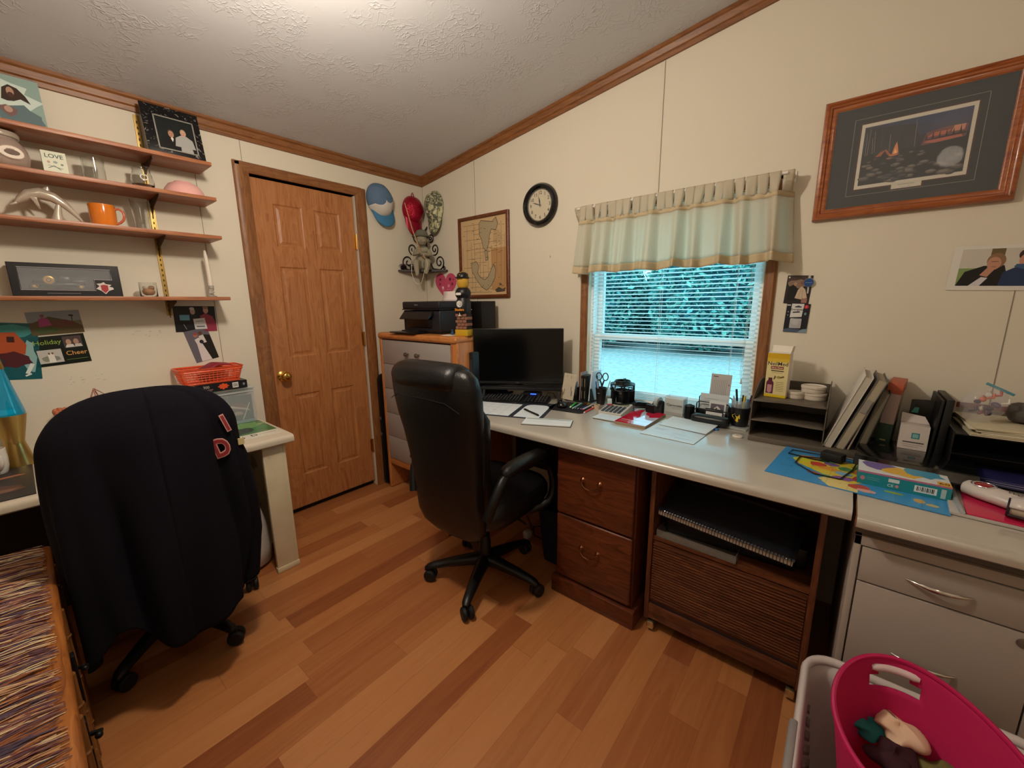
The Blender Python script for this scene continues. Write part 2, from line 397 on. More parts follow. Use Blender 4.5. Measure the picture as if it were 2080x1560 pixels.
b = B(OAKY); b.loft([[(x, y, DZ+.001+q*.72) for x, q in pr] for y in (DY0-.075, DY1+.043)]); b.box(-.13, DY0, DZ, 0, DY1, DZ+.012); struct('trim_7', b)

# ---------------------------------------------------------------- window
VIN = C('#f2f3f0', .45); win = bpy.data.objects.new('window_1', None); COL.objects.link(win); tag(win, kind='structure')
def frame(b, x0, x1, z0, z1, w, y0, y1):
    b.box(x0, y0, z0, x0+w, y1, z1, bev=.003); b.box(x1-w, y0, z0, x1, y1, z1, bev=.003)
    b.box(x0+w, y0, z0, x1-w, y1, z0+w, bev=.003); b.box(x0+w, y0, z1-w, x1-w, y1, z1, bev=.003)
b = B(VIN); frame(b, WX0, WX1, WZ0, WZ1, .022, .03, .125); b.build('window_frame', win)
MR = 1.155
b = B(VIN); frame(b, WX0+.022, WX1-.022, MR-.012, WZ1-.022, .032, .085, .118); b.build('upper_sash', win)
b = B(VIN); frame(b, WX0+.022, WX1-.022, WZ0+.022, MR+.022, .036, .048, .082); b.build('lower_sash', win)
GL = C('#d3f1f6', 0, trans=1, ior=1.02, spec=.2)
b = B(GL); b.box(WX0+.05, .099, MR+.015, WX1-.05, .102, WZ1-.05); b.build('upper_pane', win)
b = B(GL); b.box(WX0+.055, .063, WZ0+.055, WX1-.055, .066, MR-.012); b.build('lower_pane', win)
b = B(OAKT)
pr = [(0, 0), (.008, 0), (.014, .006), (.017, .018), (.017, .036), (.010, .044), (0, .045)]
for xa, s in ((WX0, -1), (WX1, 1)): b.loft([[(xa+s*q, -x, z) for x, q in pr] for z in (WZ0-.0, WZ1+.03)])
b.build('side_casing', win, plabel='oak side casing')
b = B(OAKX); b.loft([[(x, -q, WZ1+p) for q, p in pr] for x in (WX0-.045, WX1+.045)]); b.build('head_casing', win, plabel='oak head casing')
b = B(C('#ece6d6', .6)); b.box(WX0-.001, 0.0, WZ0, WX0+.004, .032, WZ1); b.box(WX1-.004, 0, WZ0, WX1+.001, .032, WZ1); b.box(WX0, 0, WZ0-.001, WX1, .032, WZ0+.004); b.box(WX0, 0, WZ1-.004, WX1, .032, WZ1+.001); b.build('jamb_liner', win)

# venetian blind
bl = thing('venetian_blind', 'white aluminium venetian blind with thin slats half open across the window', 'blind', (0, .004, 0))
b = B(C('#f4f5f2', .4)); BX0, BX1 = WX0+.010, WX1-.010
b.box(BX0, .0, WZ1-.035, BX1, .026, WZ1-.006, bev=.002); b.build('headrail', bl)
SLM = cloth('slat_paint', '#f6faf9', .45)
b = B(SLM); tilt = R(-13); nsl = 47; pitch = (WZ1-.05-(WZ0+.025))/nsl
for i in range(nsl):
    z = WZ0+.025+i*pitch
    t = tilt*(1 if i < 17 else 1+.0*(i-17))
    pts = []
    for q in range(5):
        u = (q/4-.5)*.024; zz = .0016*(1-(2*(q/4)-1)**2)
        pts.append((.013+u*cos(t)-zz*sin(t), z-u*sin(-t)+zz*cos(t)))
    b.grid(lambda a, c: (BX0+.003+a*(BX1-BX0-.006), pts[round(c*4)][0], pts[round(c*4)][1]-.0016*sin(a*pi)*(1 if i % 3 else .3)), 6, 4)
b.build('slats', bl)
b = B(C('#f4f5f2', .4)); b.box(BX0+.002, .004, WZ0+.006, BX1-.002, .024, WZ0+.018, bev=.003); b.build('bottom_rail', bl)
for x in (BX0+.085, (BX0+BX1)/2-.02, BX1-.10):
    b = B(C('#e9f0ef', .6))
    for y in (.0005, .0262): b.tube([(x, y, WZ0+.015), (x, y, WZ1-.03)], .0008, 5)
    b.build('ladder_cord', bl)
b = B(C('#ccd4d2', .6)); xc = BX1-.045
for dx in (0, .006): b.tube([(xc+dx, -.006, WZ1-.03), (xc+dx+.003, -.006, 1.3), (xc+dx-.004, -.007, 1.02), (xc+dx, -.007, .99)], .0009, 5)
b.lathe([(.001, .02), (.003, .012), (.005, -.004), (.003, -.006)], (xc+.003, -.007, .975), 8); b.build('pull_cord', bl)

# valance on its rod
rod = thing('curtain_rod', 'white projecting curtain rod above the window carrying the tabbed valance', 'curtain rod', (0, 0, 0))
RZ, RYY = 1.862, -.085; VX0, VX1 = 1.410, 2.418
b = B(WHT); b.tube([(VX0+.005, -.004, RZ), (VX0+.005, RYY+.02, RZ), (VX0+.02, RYY, RZ), (VX1-.02, RYY, RZ), (VX1-.005, RYY+.02, RZ), (VX1-.005, -.004, RZ)], .006, 8); b.build('rod', rod)
for x in (VX0+.005, VX1-.005):
    b = B(WHT); b.box(x-.008, -.006, RZ-.025, x+.008, -.0005, RZ+.02, bev=.002); b.build('wall_bracket', rod)
CL = cloth('unbleached_linen', '#efe8d8', .62); CLD = cloth('linen_hem', '#d9c6a2', .25)
def vy(u, d):   # horizontal path of the cloth: returns to the wall at both ends
    s = u*(1.0+.16)-.08
    return s
def vpt(u, v):
    # u along the cloth, v down from the tab seam (0) to the hem (1)
    fold = sin(u*2*pi*9+1.6*sin(u*9))*.62+sin(u*2*pi*17+2*sin(u*5))*.38
    amp = .018+.026*v
    xx = VX0-.004-.018*v+(VX1-VX0+.008+.040*v)*u
    y = RYY-.012-.020*v+fold*amp
    e = min(u, 1-u)
    if e < .05: y = y+(1-e/.05)**1.5*(.075-.0*v)*.9
    xx += .006*cos(u*2*pi*11)*v
    z = 1.795-.28*v+.006*sin(u*2*pi*5.5+1)*v
    return (xx, y, z)
val = thing('curtain_valance', 'cream cotton tab-top valance hanging in soft folds over the top half of the window', 'curtain', (0, 0, 0))
b = B(CL); b.grid(lambda u, v: vpt(u, .07+v*.80), 260, 12); b.build('cloth_panel', val, solid=.0006)
b = B(CLD); b.grid(lambda u, v: vpt(u, v*.075), 260, 2); b.grid(lambda u, v: Vector(vpt(u, .865+v*.135))+Vector((0, -.0006, 0)), 260, 4); b.build('hem_band', val, solid=.0014, plabel='doubled hems, darker against the light')
q = random.Random(3); NT = 24
for i in range(NT):
    u = (i+.5)/NT; du = .0205+q.uniform(-.003, .0015); lean = q.uniform(-.006, .006)
    def tab(a, c):
        # c 0: seam in front, .5: over the rod, 1: seam behind
        xb, yb, zb = vpt(min(max(u+(a-.5)*2*du*.72, 0), 1), .02)
        ang = c*pi
        xx = xb+(u*0+lean)*sin(ang); w = .92+.22*sin(ang)
        xc_ = vpt(u, .02)[0]; xx = xc_+(xb-xc_)*(1.18*w)+lean*sin(ang)
        if c < .42: t = c/.42; return (xx, yb+(RYY-.009-yb)*t, zb+(RZ-zb)*t)
        if c > .58: t = (c-.58)/.42; return (xx, RYY+.009+(yb+.004-RYY-.009)*t, RZ+(zb-RZ)*t)
        t = (c-.42)/.16*pi; return (xx, RYY-.009*cos(t), RZ+.011*sin(t))
    b = B(CL)
    def tb(a, c):
        p = tab(a, c); e = min(u, 1-u)
        if e < .05: p = (p[0], p[1]+(1-e/.05)*.02*(1 if .3 < c < .7 else .2), p[2])
        return p
    b.grid(tb, 4, 16); b.build('tab_top', val, solid=.001)

# ---------------------------------------------------------------- outdoors
GG = nodes('gravel_drive'); m, n, l, p = GG
g = n.new('ShaderNodeNewGeometry'); t = n.new('ShaderNodeTexNoise'); t.inputs['Scale'].default_value = 7; t.inputs['Detail'].default_value = 8; l.new(g.outputs['Position'], t.inputs[0])
r_ = ramp(n, [(.30, '#93908d'), (.70, '#b9b4ae')]); l.new(t.outputs[0], r_.inputs[0]); l.new(r_.outputs[0], p.inputs['Base Color']); p.inputs['Roughness'].default_value = .9
b = B(m); b.box(-30, .6, -.75, 34, 60, -.7); b.build('gravel_drive', label='pale gravel drive outside beyond the window, below the trees', cat='drive', kind='structure', smooth=0)
LFS = [C('#3f7c78', .8), C('#5a9990', .8), C('#2c6068', .8), C('#83b9a6', .8)]
TRK = C('#4a4a40', .9)
q = random.Random(11)
TP = [(-11.5, 15.5, 4.3), (-6.6, 15.5, 4.6), (-1.9, 15.5, 4.2), (2.8, 15.5, 4.5), (7.6, 15.5, 4.3), (-14, 21, 5.3), (-8.9, 21, 5.6), (-4.0, 21, 5.2), (.9, 21, 5.5), (5.8, 21, 5.2), (10.8, 21, 5.4)]
TL = ['leftmost leafy tree of the front row past the drive', 'second leafy tree from the left in the front row past the drive', 'middle leafy tree of the front row past the drive', 'second leafy tree from the right in the front row past the drive', 'rightmost leafy tree of the front row past the drive',
      'leftmost taller tree of the back row past the drive', 'second taller tree from the left in the back row', 'third taller tree from the left in the back row', 'third taller tree from the right in the back row', 'second taller tree from the right in the back row', 'rightmost taller tree of the back row past the drive']
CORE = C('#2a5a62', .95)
for i, (tx, ty, th) in enumerate(TP):
    tr = thing('tree', TL[i], 'tree', (tx, ty, -.7), 0, 'trees outside the window')
    b = B(TRK); b.tube([(0, 0, 0), (.1, 0, 1.0), (0, .1, 2.4), (.1, 0, th*.6)], [.22, .18, .13, .05], 8); b.build('trunk', tr)
    rx_, ry_ = (2.10, 1.8) if i < 5 else (2.25, 2.0)
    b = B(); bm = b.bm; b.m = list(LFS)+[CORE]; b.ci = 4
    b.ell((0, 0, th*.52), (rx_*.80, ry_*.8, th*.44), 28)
    for k in range(5200 if i < 5 else 3000):
        a = q.uniform(0, 2*pi); el = q.uniform(-1, 1); rr = q.uniform(.80, 1.0)
        s_ = max(0, 1-abs(el)**3.2)**.5
        lump = 1+.05*sin(a*3+el*4+i)+.05*sin(a*7-el*6)
        c = Vector((rx_*rr*lump*s_*cos(a), ry_*rr*lump*s_*sin(a), th*.51+th*.49*el*rr))
        sz = q.uniform(.09, .20); e = Euler((q.uniform(-1, 1), q.uniform(-1, 1), q.uniform(0, 6))).to_matrix()
        vs = [bm.verts.new(c+e @ Vector(o)*sz) for o in ((-1, 0, 0), (0, -.5, .1), (1, 0, 0), (0, .5, .1))]
        f = bm.faces.new(vs); f.material_index = q.choice((0, 0, 1, 1, 2, 3, 3))
    b.build('foliage', tr, smooth=0)

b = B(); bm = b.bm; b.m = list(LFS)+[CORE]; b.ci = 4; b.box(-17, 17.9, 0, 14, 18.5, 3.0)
for k in range(9000):
    c = Vector((q.uniform(-17, 14), q.uniform(17.75, 18.0), q.uniform(0, 3.1))); sz = q.uniform(.08, .18); e = Euler((q.uniform(-1, 1), q.uniform(-1, 1), q.uniform(0, 6))).to_matrix()
    f = bm.faces.new([bm.verts.new(c+e @ Vector(o)*sz) for o in ((-1, 0, 0), (0, -.5, .1), (1, 0, 0), (0, .5, .1))]); f.material_index = q.choice((0, 0, 1, 1, 2, 3, 3))
b.build('hedge', None, (0, 0, -.7), label='long clipped hedge between the two rows of trees outside', cat='hedge', smooth=0)

# ceiling lights (overhead, out of the picture)
for (x, y) in ((1.50, -1.62), (3.1, -2.55)):
    lt = thing('ceiling_light', 'round white glass ceiling light near the '+('door' if x < 2 else 'far corner'), 'light', (x, y, cz(x)), (0, -math.atan(SL), 0))
    b = B(BR); b.lathe([(.14, 0.0), (.145, -.012), (.13, -.02)], seg=40); b.build('rim', lt)
    b = B(C('#ffd9a6', .4, emit=1.6)); b.lathe([(.128, -.012), (.12, -.04), (.09, -.07), (.05, -.088), (.0, -.094)], seg=40); b.build('glass_bowl', lt)
# ================================================================ DOOR-WALL SHELVES
SHM = wood('shelf_oak', '#8a4f33', '#a86a45', '#b87c54', 'Y', 70, .4, 16, .1)
BRASS = C('#b08a4a', .35, .9); DBR = C('#4a3018', .5, .4)
SHZ = [2.036, 1.878, 1.700, 1.405]; SD = .205; SE = -1.434
for y, where in ((-1.65, 'near the right ends of the four oak shelves'), (-2.5, 'beside the pale painting, far left')):
    b = B(C('#b39455', .35, .9)); b.box(0.0005, y-.010, 1.315, .008, y-.0065, 2.228); b.box(.0005, y+.0065, 1.315, .008, y+.010, 2.228); b.box(.0005, y-.0065, 1.315, .003, y+.0065, 2.228)
    b.mat(C('#22190d', .7))
    for k in range(36):
        z = 1.335+k*.0245; b.box(.003, y-.0022, z, .0034, y+.0022, z+.011)
    b.build('shelf_standard', label='brass slotted wall strip '+where, cat='shelf strip', group='slotted shelf strips')
SN = ['topmost oak wall shelf, holding the black marbled photo frame', 'second oak wall shelf from the top, holding clear glasses and a pink bowl', 'third oak wall shelf from the top, holding the orange mug and dolphin', 'lowest oak wall shelf, holding the boxed model car']
for i, zt in enumerate(SHZ):
    t = thing('wall_shelf', SN[i], 'shelf', (0, 0, zt), 0, 'oak wall shelves')
    b = B(SHM); b.box(.009, -2.75, -.0165, SD, SE, 0, bev=.0012); b.build('shelf_board', t)
    for y in (-1.65, -2.5):
        b = B(DBR); k = Matrix.Rotation(pi/2, 4, 'X'); k.translation = (0, y+.0012, -.0167)
        b.prism([(.008, 0), (.178, 0), (.178, -.008), (.165, -.012), (.05, -.040), (.02, -.060), (.008, -.085)], 0, .0024, k); b.build('bracket', t)

# ---- top shelf
def leaned(name, label, cat, x, y0, y1, z0, z1, lean, shapes, base, th=.012, frame=None, **k):
    t = thing(name, label, cat, (x, y0, z0+.001), (pi/2-lean, 0, pi/2)); return t
t = thing('painting', 'pale blue-green painted panel with small portraits, leaning on the top shelf', 'painting', (.105, -2.30, 2.0365), (pi/2-R(14), 0, pi/2))
w, h = .352, .205
b = sheet(w, h, '#8fa7a0', [('p', blob(.25, .5, .3, .45, 18, .2, 1), '#b9ccc4'), ('p', blob(.62, .6, .33, .32, 18, .2, 2), '#c9d8d0'), ('p', blob(.8, .25, .2, .2, 14, .3, 4), '#5f7478'), ('p', blob(.35, .12, .3, .1, 14, .3, 5), '#6d8383'),
    ('p', [(.70, .52), (.72, .74), (.77, .82), (.83, .78), (.88, .66), (.91, .52), (.84, .58), (.79, .52), (.74, .5)], '#3b2720'), ('e', .775, .69, .028, .085, '#b08a74'), ('e', .775, .63, .022, .05, '#4b3026'),
    ('p', [(.66, .36), (.72, .42), (.80, .36), (.79, .28), (.74, .2), (.70, .26)], '#7a5c58'), ('e', .735, .34, .03, .06, '#b39283'),
    ('p', blob(.47, .55, .05, .12, 12, .2, 6), '#8d6f66'), ('e', .475, .6, .022, .055, '#c3a594'), ('e', .25, .42, .05, .1, '#8d9c94')], rough=.6)
b.build('painted_face', t)
b = B(C('#6e6558', .7)); b.box(0, 0, -.016, w, h, -.0005); b.build('panel_edge', t)

t = thing('photo_frame', 'black marbled photo frame with a couple, right end of the top shelf', 'picture frame', (.13, -1.648, 2.0375), (pi/2-R(13), 0, pi/2))
w, h = .216, .236; mm, n, l, p = nodes('black_marble'); tc = n.new('ShaderNodeTexCoord')
nz = n.new('ShaderNodeTexNoise'); nz.inputs['Scale'].default_value = 45; nz.inputs['Detail'].default_value = 6; nz.inputs['Distortion'].default_value = 1.8; l.new(tc.outputs['Object'], nz.inputs[0])
rp = ramp(n, [(.50, '#0e0d10'), (.60, '#17161a'), (.68, '#8b8982')]); l.new(nz.outputs[0], rp.inputs[0]); l.new(rp.outputs[0], p.inputs['Base Color']); p.inputs['Roughness'].default_value = .15
b = B(mm); b.box(0, 0, -.004, w, h, .006, bev=.002); b.build('marbled_mount', t)
b = B(C('#b9b7ae', .3, .6)); fx0, fx1, fz0, fz1 = .040, .190, .035, .190
for (a, c, d, e) in ((fx0, fz0, fx1, fz0+.005), (fx0, fz1-.005, fx1, fz1), (fx0, fz0, fx0+.005, fz1), (fx1-.005, fz0, fx1, fz1)): b.box(a, c, .006, d, e, .0085)
b.build('silver_fillet', t)
b = sheet(fx1-fx0-.01, fz1-fz0-.01, '#171d1c', person(.36, 0, .2, '#b98a70', '#4a3a33', '#141417', 1.15)+[('p', [(.33, .36), (.37, .42), (.41, .36), (.37, .25)], '#ded8d0')]+person(.70, .14, .185, '#cfa58c', '#a58f78', '#a9a9a6', 1.0)+[('p', [(.56, 0), (.58, .3), (.86, .3), (.9, 0)], '#a9a9a6')], M=T((fx0+.005, fz0+.005, .0061)), th=.0008)
b.build('photograph', t)
b = B(BLKM); b.prism([(.08, .0), (.14, 0), (.12, .17), (.1, .17)], -.0055, -.004, Matrix.Translation((0, 0.004, -.001)) @ Matrix.Rotation(R(-28), 4, 'X')); b.build('easel_back', t)

# ---- glass
GLS = C('#f4f6f5', .02, trans=1, ior=1.45)
def glass(name, label, y, x, z, prof, group=None, base=.004):
    b = B(GLS); inner = [(max(r-.0022, .0005), zz) for r, zz in prof if zz > base]
    b.lathe([(.001, 0)]+prof+inner[::-1]+[(inner[0][0]*.98, base+.003), (.001, base+.003)], seg=36, cap=False)
    return b.build(name, None, (x, y, z+.0004), label=label, cat='glass', group=group)
z = SHZ[1]
t = thing('glass_jar', 'round clear jar with pinkish contents and oval label, left end of the second shelf', 'jar', (.105, -2.085, z+.0005))
b = B(C('#d9c3b6', .08, trans=.55, ior=1.3)); b.lathe([(.03, 0), (.052, .003), (.066, .018), (.072, .045), (.068, .075), (.055, .098), (.047, .106), (.047, .112), (.001, .112)], seg=40); b.build('jar_body', t)
b = B(C('#c9b9a8', .25, trans=.3)); b.lathe([(.052, .112), (.054, .116), (.054, .126), (.050, .132), (.03, .135), (.001, .135)], seg=40); b.build('lid', t)
def onball(rz, a, zz, out=.0): return (rz*cos(a)+out, rz*sin(a), zz)
b = B(C('#e8ddd0', .5)); K = Matrix.Translation((.0715, .0, .053)) @ Matrix.Rotation(pi/2, 4, 'Z') @ Matrix.Rotation(pi/2, 4, 'X')
def lab(b, rx, ry, off, col, n=26):
    b.mat(C(col, .5)); pts = []
    for k in range(n):
        u, v = rx*cos(2*pi*k/n), ry*sin(2*pi*k/n); a = u/.072+R(20); rr = .0725+off-.00-.55*abs(v)**1.6*1.2
        pts.append((rr*cos(a), rr*sin(a), .052+v))
    b.poly(pts)
lab(b, .036, .024, .0012, '#a98e7d'); lab(b, .033, .021, .0018, '#e6d8c9'); lab(b, .020, .009, .0024, '#6b5548'); b.build('oval_label', t)
t = thing('word_block', 'small cream block lettered LOVE with little drawings, second shelf', 'ornament', (.125, -1.985, z+.0008), (pi/2-R(5), 0, pi/2))
b = sheet(.068, .094, '#dfe3cf', [('t', 'LOVE', .5, .80, .17, '#3c5a52'), ('e', .25, .55, .06, .05, '#c79a8c'), ('e', .52, .57, .09, .05, '#9aa9a0'), ('e', .78, .5, .06, .04, '#7a8a82'), ('l', .2, .3, .45, .42, .002, '#556f69'), ('l', .45, .42, .7, .28, .002, '#556f69'), ('l', .2, .42, .8, .33, .0012, '#556f69'), ('l', .15, .14, .85, .12, .0016, '#77857c')], th=.0005, rough=.6)
b.mat(C('#d9dcc6', .6)); b.box(0, 0, -.022, .068, .094, 0, bev=.0015); b.build('block', t)
glass('drinking_glass', 'short clear tumbler between the LOVE block and the stemless glass, second shelf', -1.838, .1, z, [(.030, 0), (.0335, .004), (.035, .02), (.0355, .06), (.0365, .098)])
t = thing('drinking_glass', 'rounded clear glass with a ring emblem, beside the pink bowl', 'glass', (.1, -1.683, z+.0004))
b = B(GLS); pr = [(.026, 0), (.034, .004), (.0405, .025), (.041, .045), (.037, .065), (.032, .080), (.034, .100)]
b.lathe([(.001, 0)]+pr+[(r-.0022, zz) for r, zz in pr[::-1] if zz > .004]+[(.02, .006), (.001, .006)], seg=36, cap=False); b.build('glass_body', t)
b = B(C('#a7a49c', .3, .5)); b.lathe([(.010, .0), (.014, .0), (.014, .0008), (.010, .0008), (.010, 0)], M=Matrix.Translation((.0385, 0, .052)) @ Matrix.Rotation(R(82), 4, 'Y'), cap=False, seg=20); b.build('ring_emblem', t)
t = thing('bowl', 'pale pink plastic bowl upside down at the right end of the second shelf', 'bowl', (.105, -1.535, z+.0005))
b = B(C('#eab2ac', .4, sub=.0)); b.lathe([(.082, 0), (.085, .001), (.083, .006), (.074, .03), (.058, .052), (.036, .062), (.034, .066), (.031, .066), (.030, .061), (.001, .0615)], seg=44); b.build('bowl_shell', t)
# ---- third shelf
z = SHZ[2]
t = thing('dolphin_figurine', 'pearly leaping dolphin figurine at the left of the third shelf', 'figurine', (.10, -1.995, z+.0005), R(-4))
PRL = C('#cfc4b4', .16, .35, coat=.6)
pts = [(0, -.085, .062), (0, -.070, .078), (0, -.045, .100), (0, -.015, .108), (0, .02, .098), (0, .05, .072), (0, .072, .042), (0, .088, .018), (0, .094, .008)]
b = B(PRL); b.tube(pts, [.004, .013, .020, .023, .020, .014, .009, .005, .003], 14)
b.ell((0, -.089, .059), (.006, .015, .005), 12, rot=(R(30), 0, 0)); b.build('dolphin_body', t)
b = B(PRL); b.loft([sring(0, .0+q*.012, .118+q*.028, .003*(1-q)+.0006, .014*(1-q)+.001, 12, 2) for q in (-.3, .0, .35, .7, .95)]); b.build('dorsal_fin', t)
for s in (-1, 1):
    b = B(PRL); b.loft([[Vector((s*(.012+q*.022), -.035+q*.012+.010*(1-q*.8)*cos(a), .088-q*.035+.003*(1-q)*sin(a))) for a in [2*pi*k/10 for k in range(10)]] for q in (0, .4, .8, 1)]); b.build('flipper', t)
b = B(PRL); b.prism([(-.026, .016), (-.008, .0), (0, -.006), (.008, 0), (.026, .016), (.006, .012), (0, .01), (-.006, .012)], 0, .003, Matrix.Translation((0, .092, .012)) @ Matrix.Rotation(R(-30), 4, 'X')); b.build('tail_fluke', t)
b = B(PRL); b.tube([(0, .02, .0), (0, .022, .03), (0, .03, .07), (0, .035, .085)], [.022, .014, .008, .006], 12); b.lathe([(.034, 0), (.036, .003), (.02, .008), (.001, .009)], (0, .02, 0), 20); b.build('wave_base', t)
t = thing('mug', 'glossy orange mug in the middle of the third shelf', 'mug', (.105, -1.838, z+.0005), R(65))
OM = C('#dd7a1d', .14, coat=.5)
b = B(OM); b.lathe([(.001, 0), (.038, 0), (.041, .003), (.0425, .012), (.0435, .05), (.0435, .088), (.0425, .092), (.040, .091), (.0395, .012), (.001, .010)], seg=44, cap=False); b.build('cup', t)
b = B(C('#c9684a', .18, coat=.5)); b.tube([(.040, 0, .074), (.055, 0, .080), (.068, 0, .070), (.072, 0, .052), (.066, 0, .034), (.054, 0, .022), (.040, 0, .016)], .0048, 10); b.build('handle', t)
glass('drinking_glass', 'tall clear pint glass to the right of the orange mug', -1.707, .10, z, [(.026, 0), (.027, .004), (.030, .05), (.0335, .10), (.036, .135)])
# ---- lowest shelf
z = SHZ[3]
t = thing('model_car_box', 'long black display box with a window showing a gold-wheeled vintage car', 'boxed toy', (.088, -2.142, z+.0006), (pi/2-R(3), 0, pi/2))
w, h, dd = .322, .134, .066
b = B(C('#15131a', .3)); b.box(0, 0, -dd, w, h, -dd+.002); b.box(0, 0, -dd, .002, h, 0); b.box(w-.002, 0, -dd, w, h, 0); b.box(0, 0, -dd, w, .002, 0); b.box(0, h-.002, -dd, w, h, 0)
b.box(0, 0, -.002, w, .028, 0); b.box(0, h-.020, -.002, w, h, 0); b.box(0, .028, -.002, .026, h-.02, 0); b.box(w-.03, .028, -.002, w, h-.02, 0); b.box(w-.086, .028, -.002, w-.03, .073, 0); b.build('carton', t)
def windowpath(o): return [(.026-o, .028-o), (w-.086+o, .028-o), (w-.086+o, .073-o+o*2), (w-.030+o, .073+o), (w-.030+o, h-.020+o), (.026-o, h-.020+o)]
b = B(C('#b8b2b8', .35)); b.tube([(x, y, .0004) for x, y in [(.024, .026), (w-.084, .026), (w-.084, .072), (w-.028, .072), (w-.028, h-.018), (.024, h-.018)]], .0012, 6, closed=True)
b.text('1932 ROADSTER TRUCK' if 0 else '-------------------------', .012, T((w/2-.02, .014, .0002)), .0001); b.build('window_trim', t)
b = B(C('#e8eef0', .02, alpha=.14, spec=.8)); b.box(.026, .028, -.0015, w-.086, h-.02, -.0008); b.box(w-.086, .073, -.0015, w-.03, h-.02, -.0008); b.build('clear_window', t)
b = B(C('#3c3840', .7)); b.box(.003, .003, -dd+.0025, w-.003, h-.003, -dd+.004); b.build('backing_card', t)
b = sheet(.06, .058, C('#15131a', .3), [('p', [(.05, .45), (.3, .3), (.5, .05), (.7, .3), (.98, .42), (.95, .55), (.75, .62), (.9, .75), (.6, .8), (.5, .95), (.35, .85), (.1, .82), (.25, .65)], '#d9cfc8'), ('p', [(.3, .7), (.5, .76), (.7, .7), (.68, .35), (.5, .12), (.32, .35)], '#a52a33')], M=T((w-.086, .008, .0001)), th=.0003); b.build('crest_label', t, plabel='red shield crest label')
CB = C('#1b1a1c', .3, .2); b = B(CB)
b.box(.070, .046, -.050, .205, .056, -.018, bev=.002); b.box(.135, .056, -.048, .170, .085, -.020, bev=.004); b.box(.060, .052, -.046, .105, .066, -.022, bev=.004); b.box(.17, .056, -.050, .212, .070, -.018, bev=.002); b.build('car_body', t)
for x, r in ((.062, .0145), (.195, .0145)):
    b = B(C('#111111', .6)); b.lathe([(r*.72, -.003), (r, -.003), (r, .003), (r*.72, .003)], (x, .0425, -.0155), 24, cap=False); b.mat(C('#c9a55b', .3, .8)); b.cyl((x, .0425, -.0165), (x, .0425, -.0135), r*.3, seg=12)
    for k in range(8): a = k*pi/4; b.tube([(x, .0425, -.015), (x+r*.75*cos(a), .0425+r*.75*sin(a), -.015)], .0008, 5)
    b.lathe([(r*.70, -.0015), (r*.80, 0), (r*.70, .0015)], (x, .0425, -.0145), 24, cap=False); b.build('wheel', t)
b = B(C('#b08d4a', .3, .8)); b.lathe([(.008, 0), (.016, .001), (.017, .004), (.013, .005), (.0125, .003), (.008, .003)], (.105, .068, -.018), 24, cap=False); b.cyl((.105, .068, -.018), (.105, .068, -.014), .005); b.build('spare_wheel', t)
t = thing('candle_glass', 'small clear votive glass holding a pale shell, lowest shelf', 'candle holder', (.10, -1.731, z+.0005))
b = B(GLS); b.lathe([(.001, 0), (.030, 0), (.0325, .003), (.0325, .066), (.0305, .066), (.0305, .006), (.001, .005)], seg=32, cap=False); b.build('glass_cup', t)
b = B(C('#cf9f78', .6)); b.ell((0, 0, .026), (.022, .024, .016), 16); b.ell((.006, .01, .042), (.014, .012, .010), 12); b.mat(C('#efe3d3', .5)); b.ell((.004, -.012, .042), (.012, .010, .008), 12); b.build('shell', t)
t = thing('candlestick', 'white taper candle in a crystal holder at the right end of the lowest shelf', 'candle', (.10, -1.484, z+.0005))
b = B(C('#eef0f0', .02, trans=.9, ior=1.5)); b.lathe([(.001, 0), (.021, 0), (.022, .004), (.012, .010), (.008, .016), (.013, .024), (.008, .030), (.0125, .036), (.014, .056), (.012, .057), (.001, .040)], seg=10, cap=False); b.build('crystal_holder', t)
b = B(C('#e9e0d2', .45)); b.tube([(0, 0, .042), (0, .0, .12), (0, -.003, .2), (0, -.004, .225), (0, -.004, .232)], [.0105, .010, .0085, .006, .001], 16); b.build('taper', t)

# ================================================================ PINNED PICTURES, DOOR WALL
def pin(name, label, cat, y, z, w, h, shapes, base, tilt=0, x=.0008, rough=.3, th=.0008, **k):
    b = sheet(w, h, base, shapes, rough=rough, th=th); return b.build(name, None, (x, y, z), (pi/2, R(tilt), pi/2) if 0 else (Matrix.Rotation(pi/2, 4, 'Z') @ Matrix.Rotation(pi/2, 4, 'X') @ Matrix.Rotation(R(tilt), 4, 'Z')).to_euler(), label=label, cat=cat, smooth=0, **k)
pin('poster', 'teal printed poster with a boat scene at the left edge, behind the lava lamp', 'poster', -2.40, 1.085, .285, .235,
    [('p', blob(.7, .85, .3, .12, 14, .2, 1), '#3f8f8c'), ('p', blob(.9, .4, .06, .3, 14, .2, 2), '#8fb8b8'), ('p', [(.3, .55), (.36, .80), (.78, .84), (.88, .62), (.86, .45), (.4, .45)], '#b5532d'), ('r', .70, .66, .77, .76, '#3c1c18'), ('r', .45, .66, .55, .76, '#3c1c18'), ('p', blob(.72, .35, .2, .14, 14, .2, 3), '#52222a'), ('p', blob(.45, .3, .2, .12, 14, .2, 5), '#2c3a44'), ('l', .86, .1, .92, .28, .012, '#dfe6e2'), ('l', .84, .06, .90, .10, .006, '#dfe6e2')], '#145a62', -5)
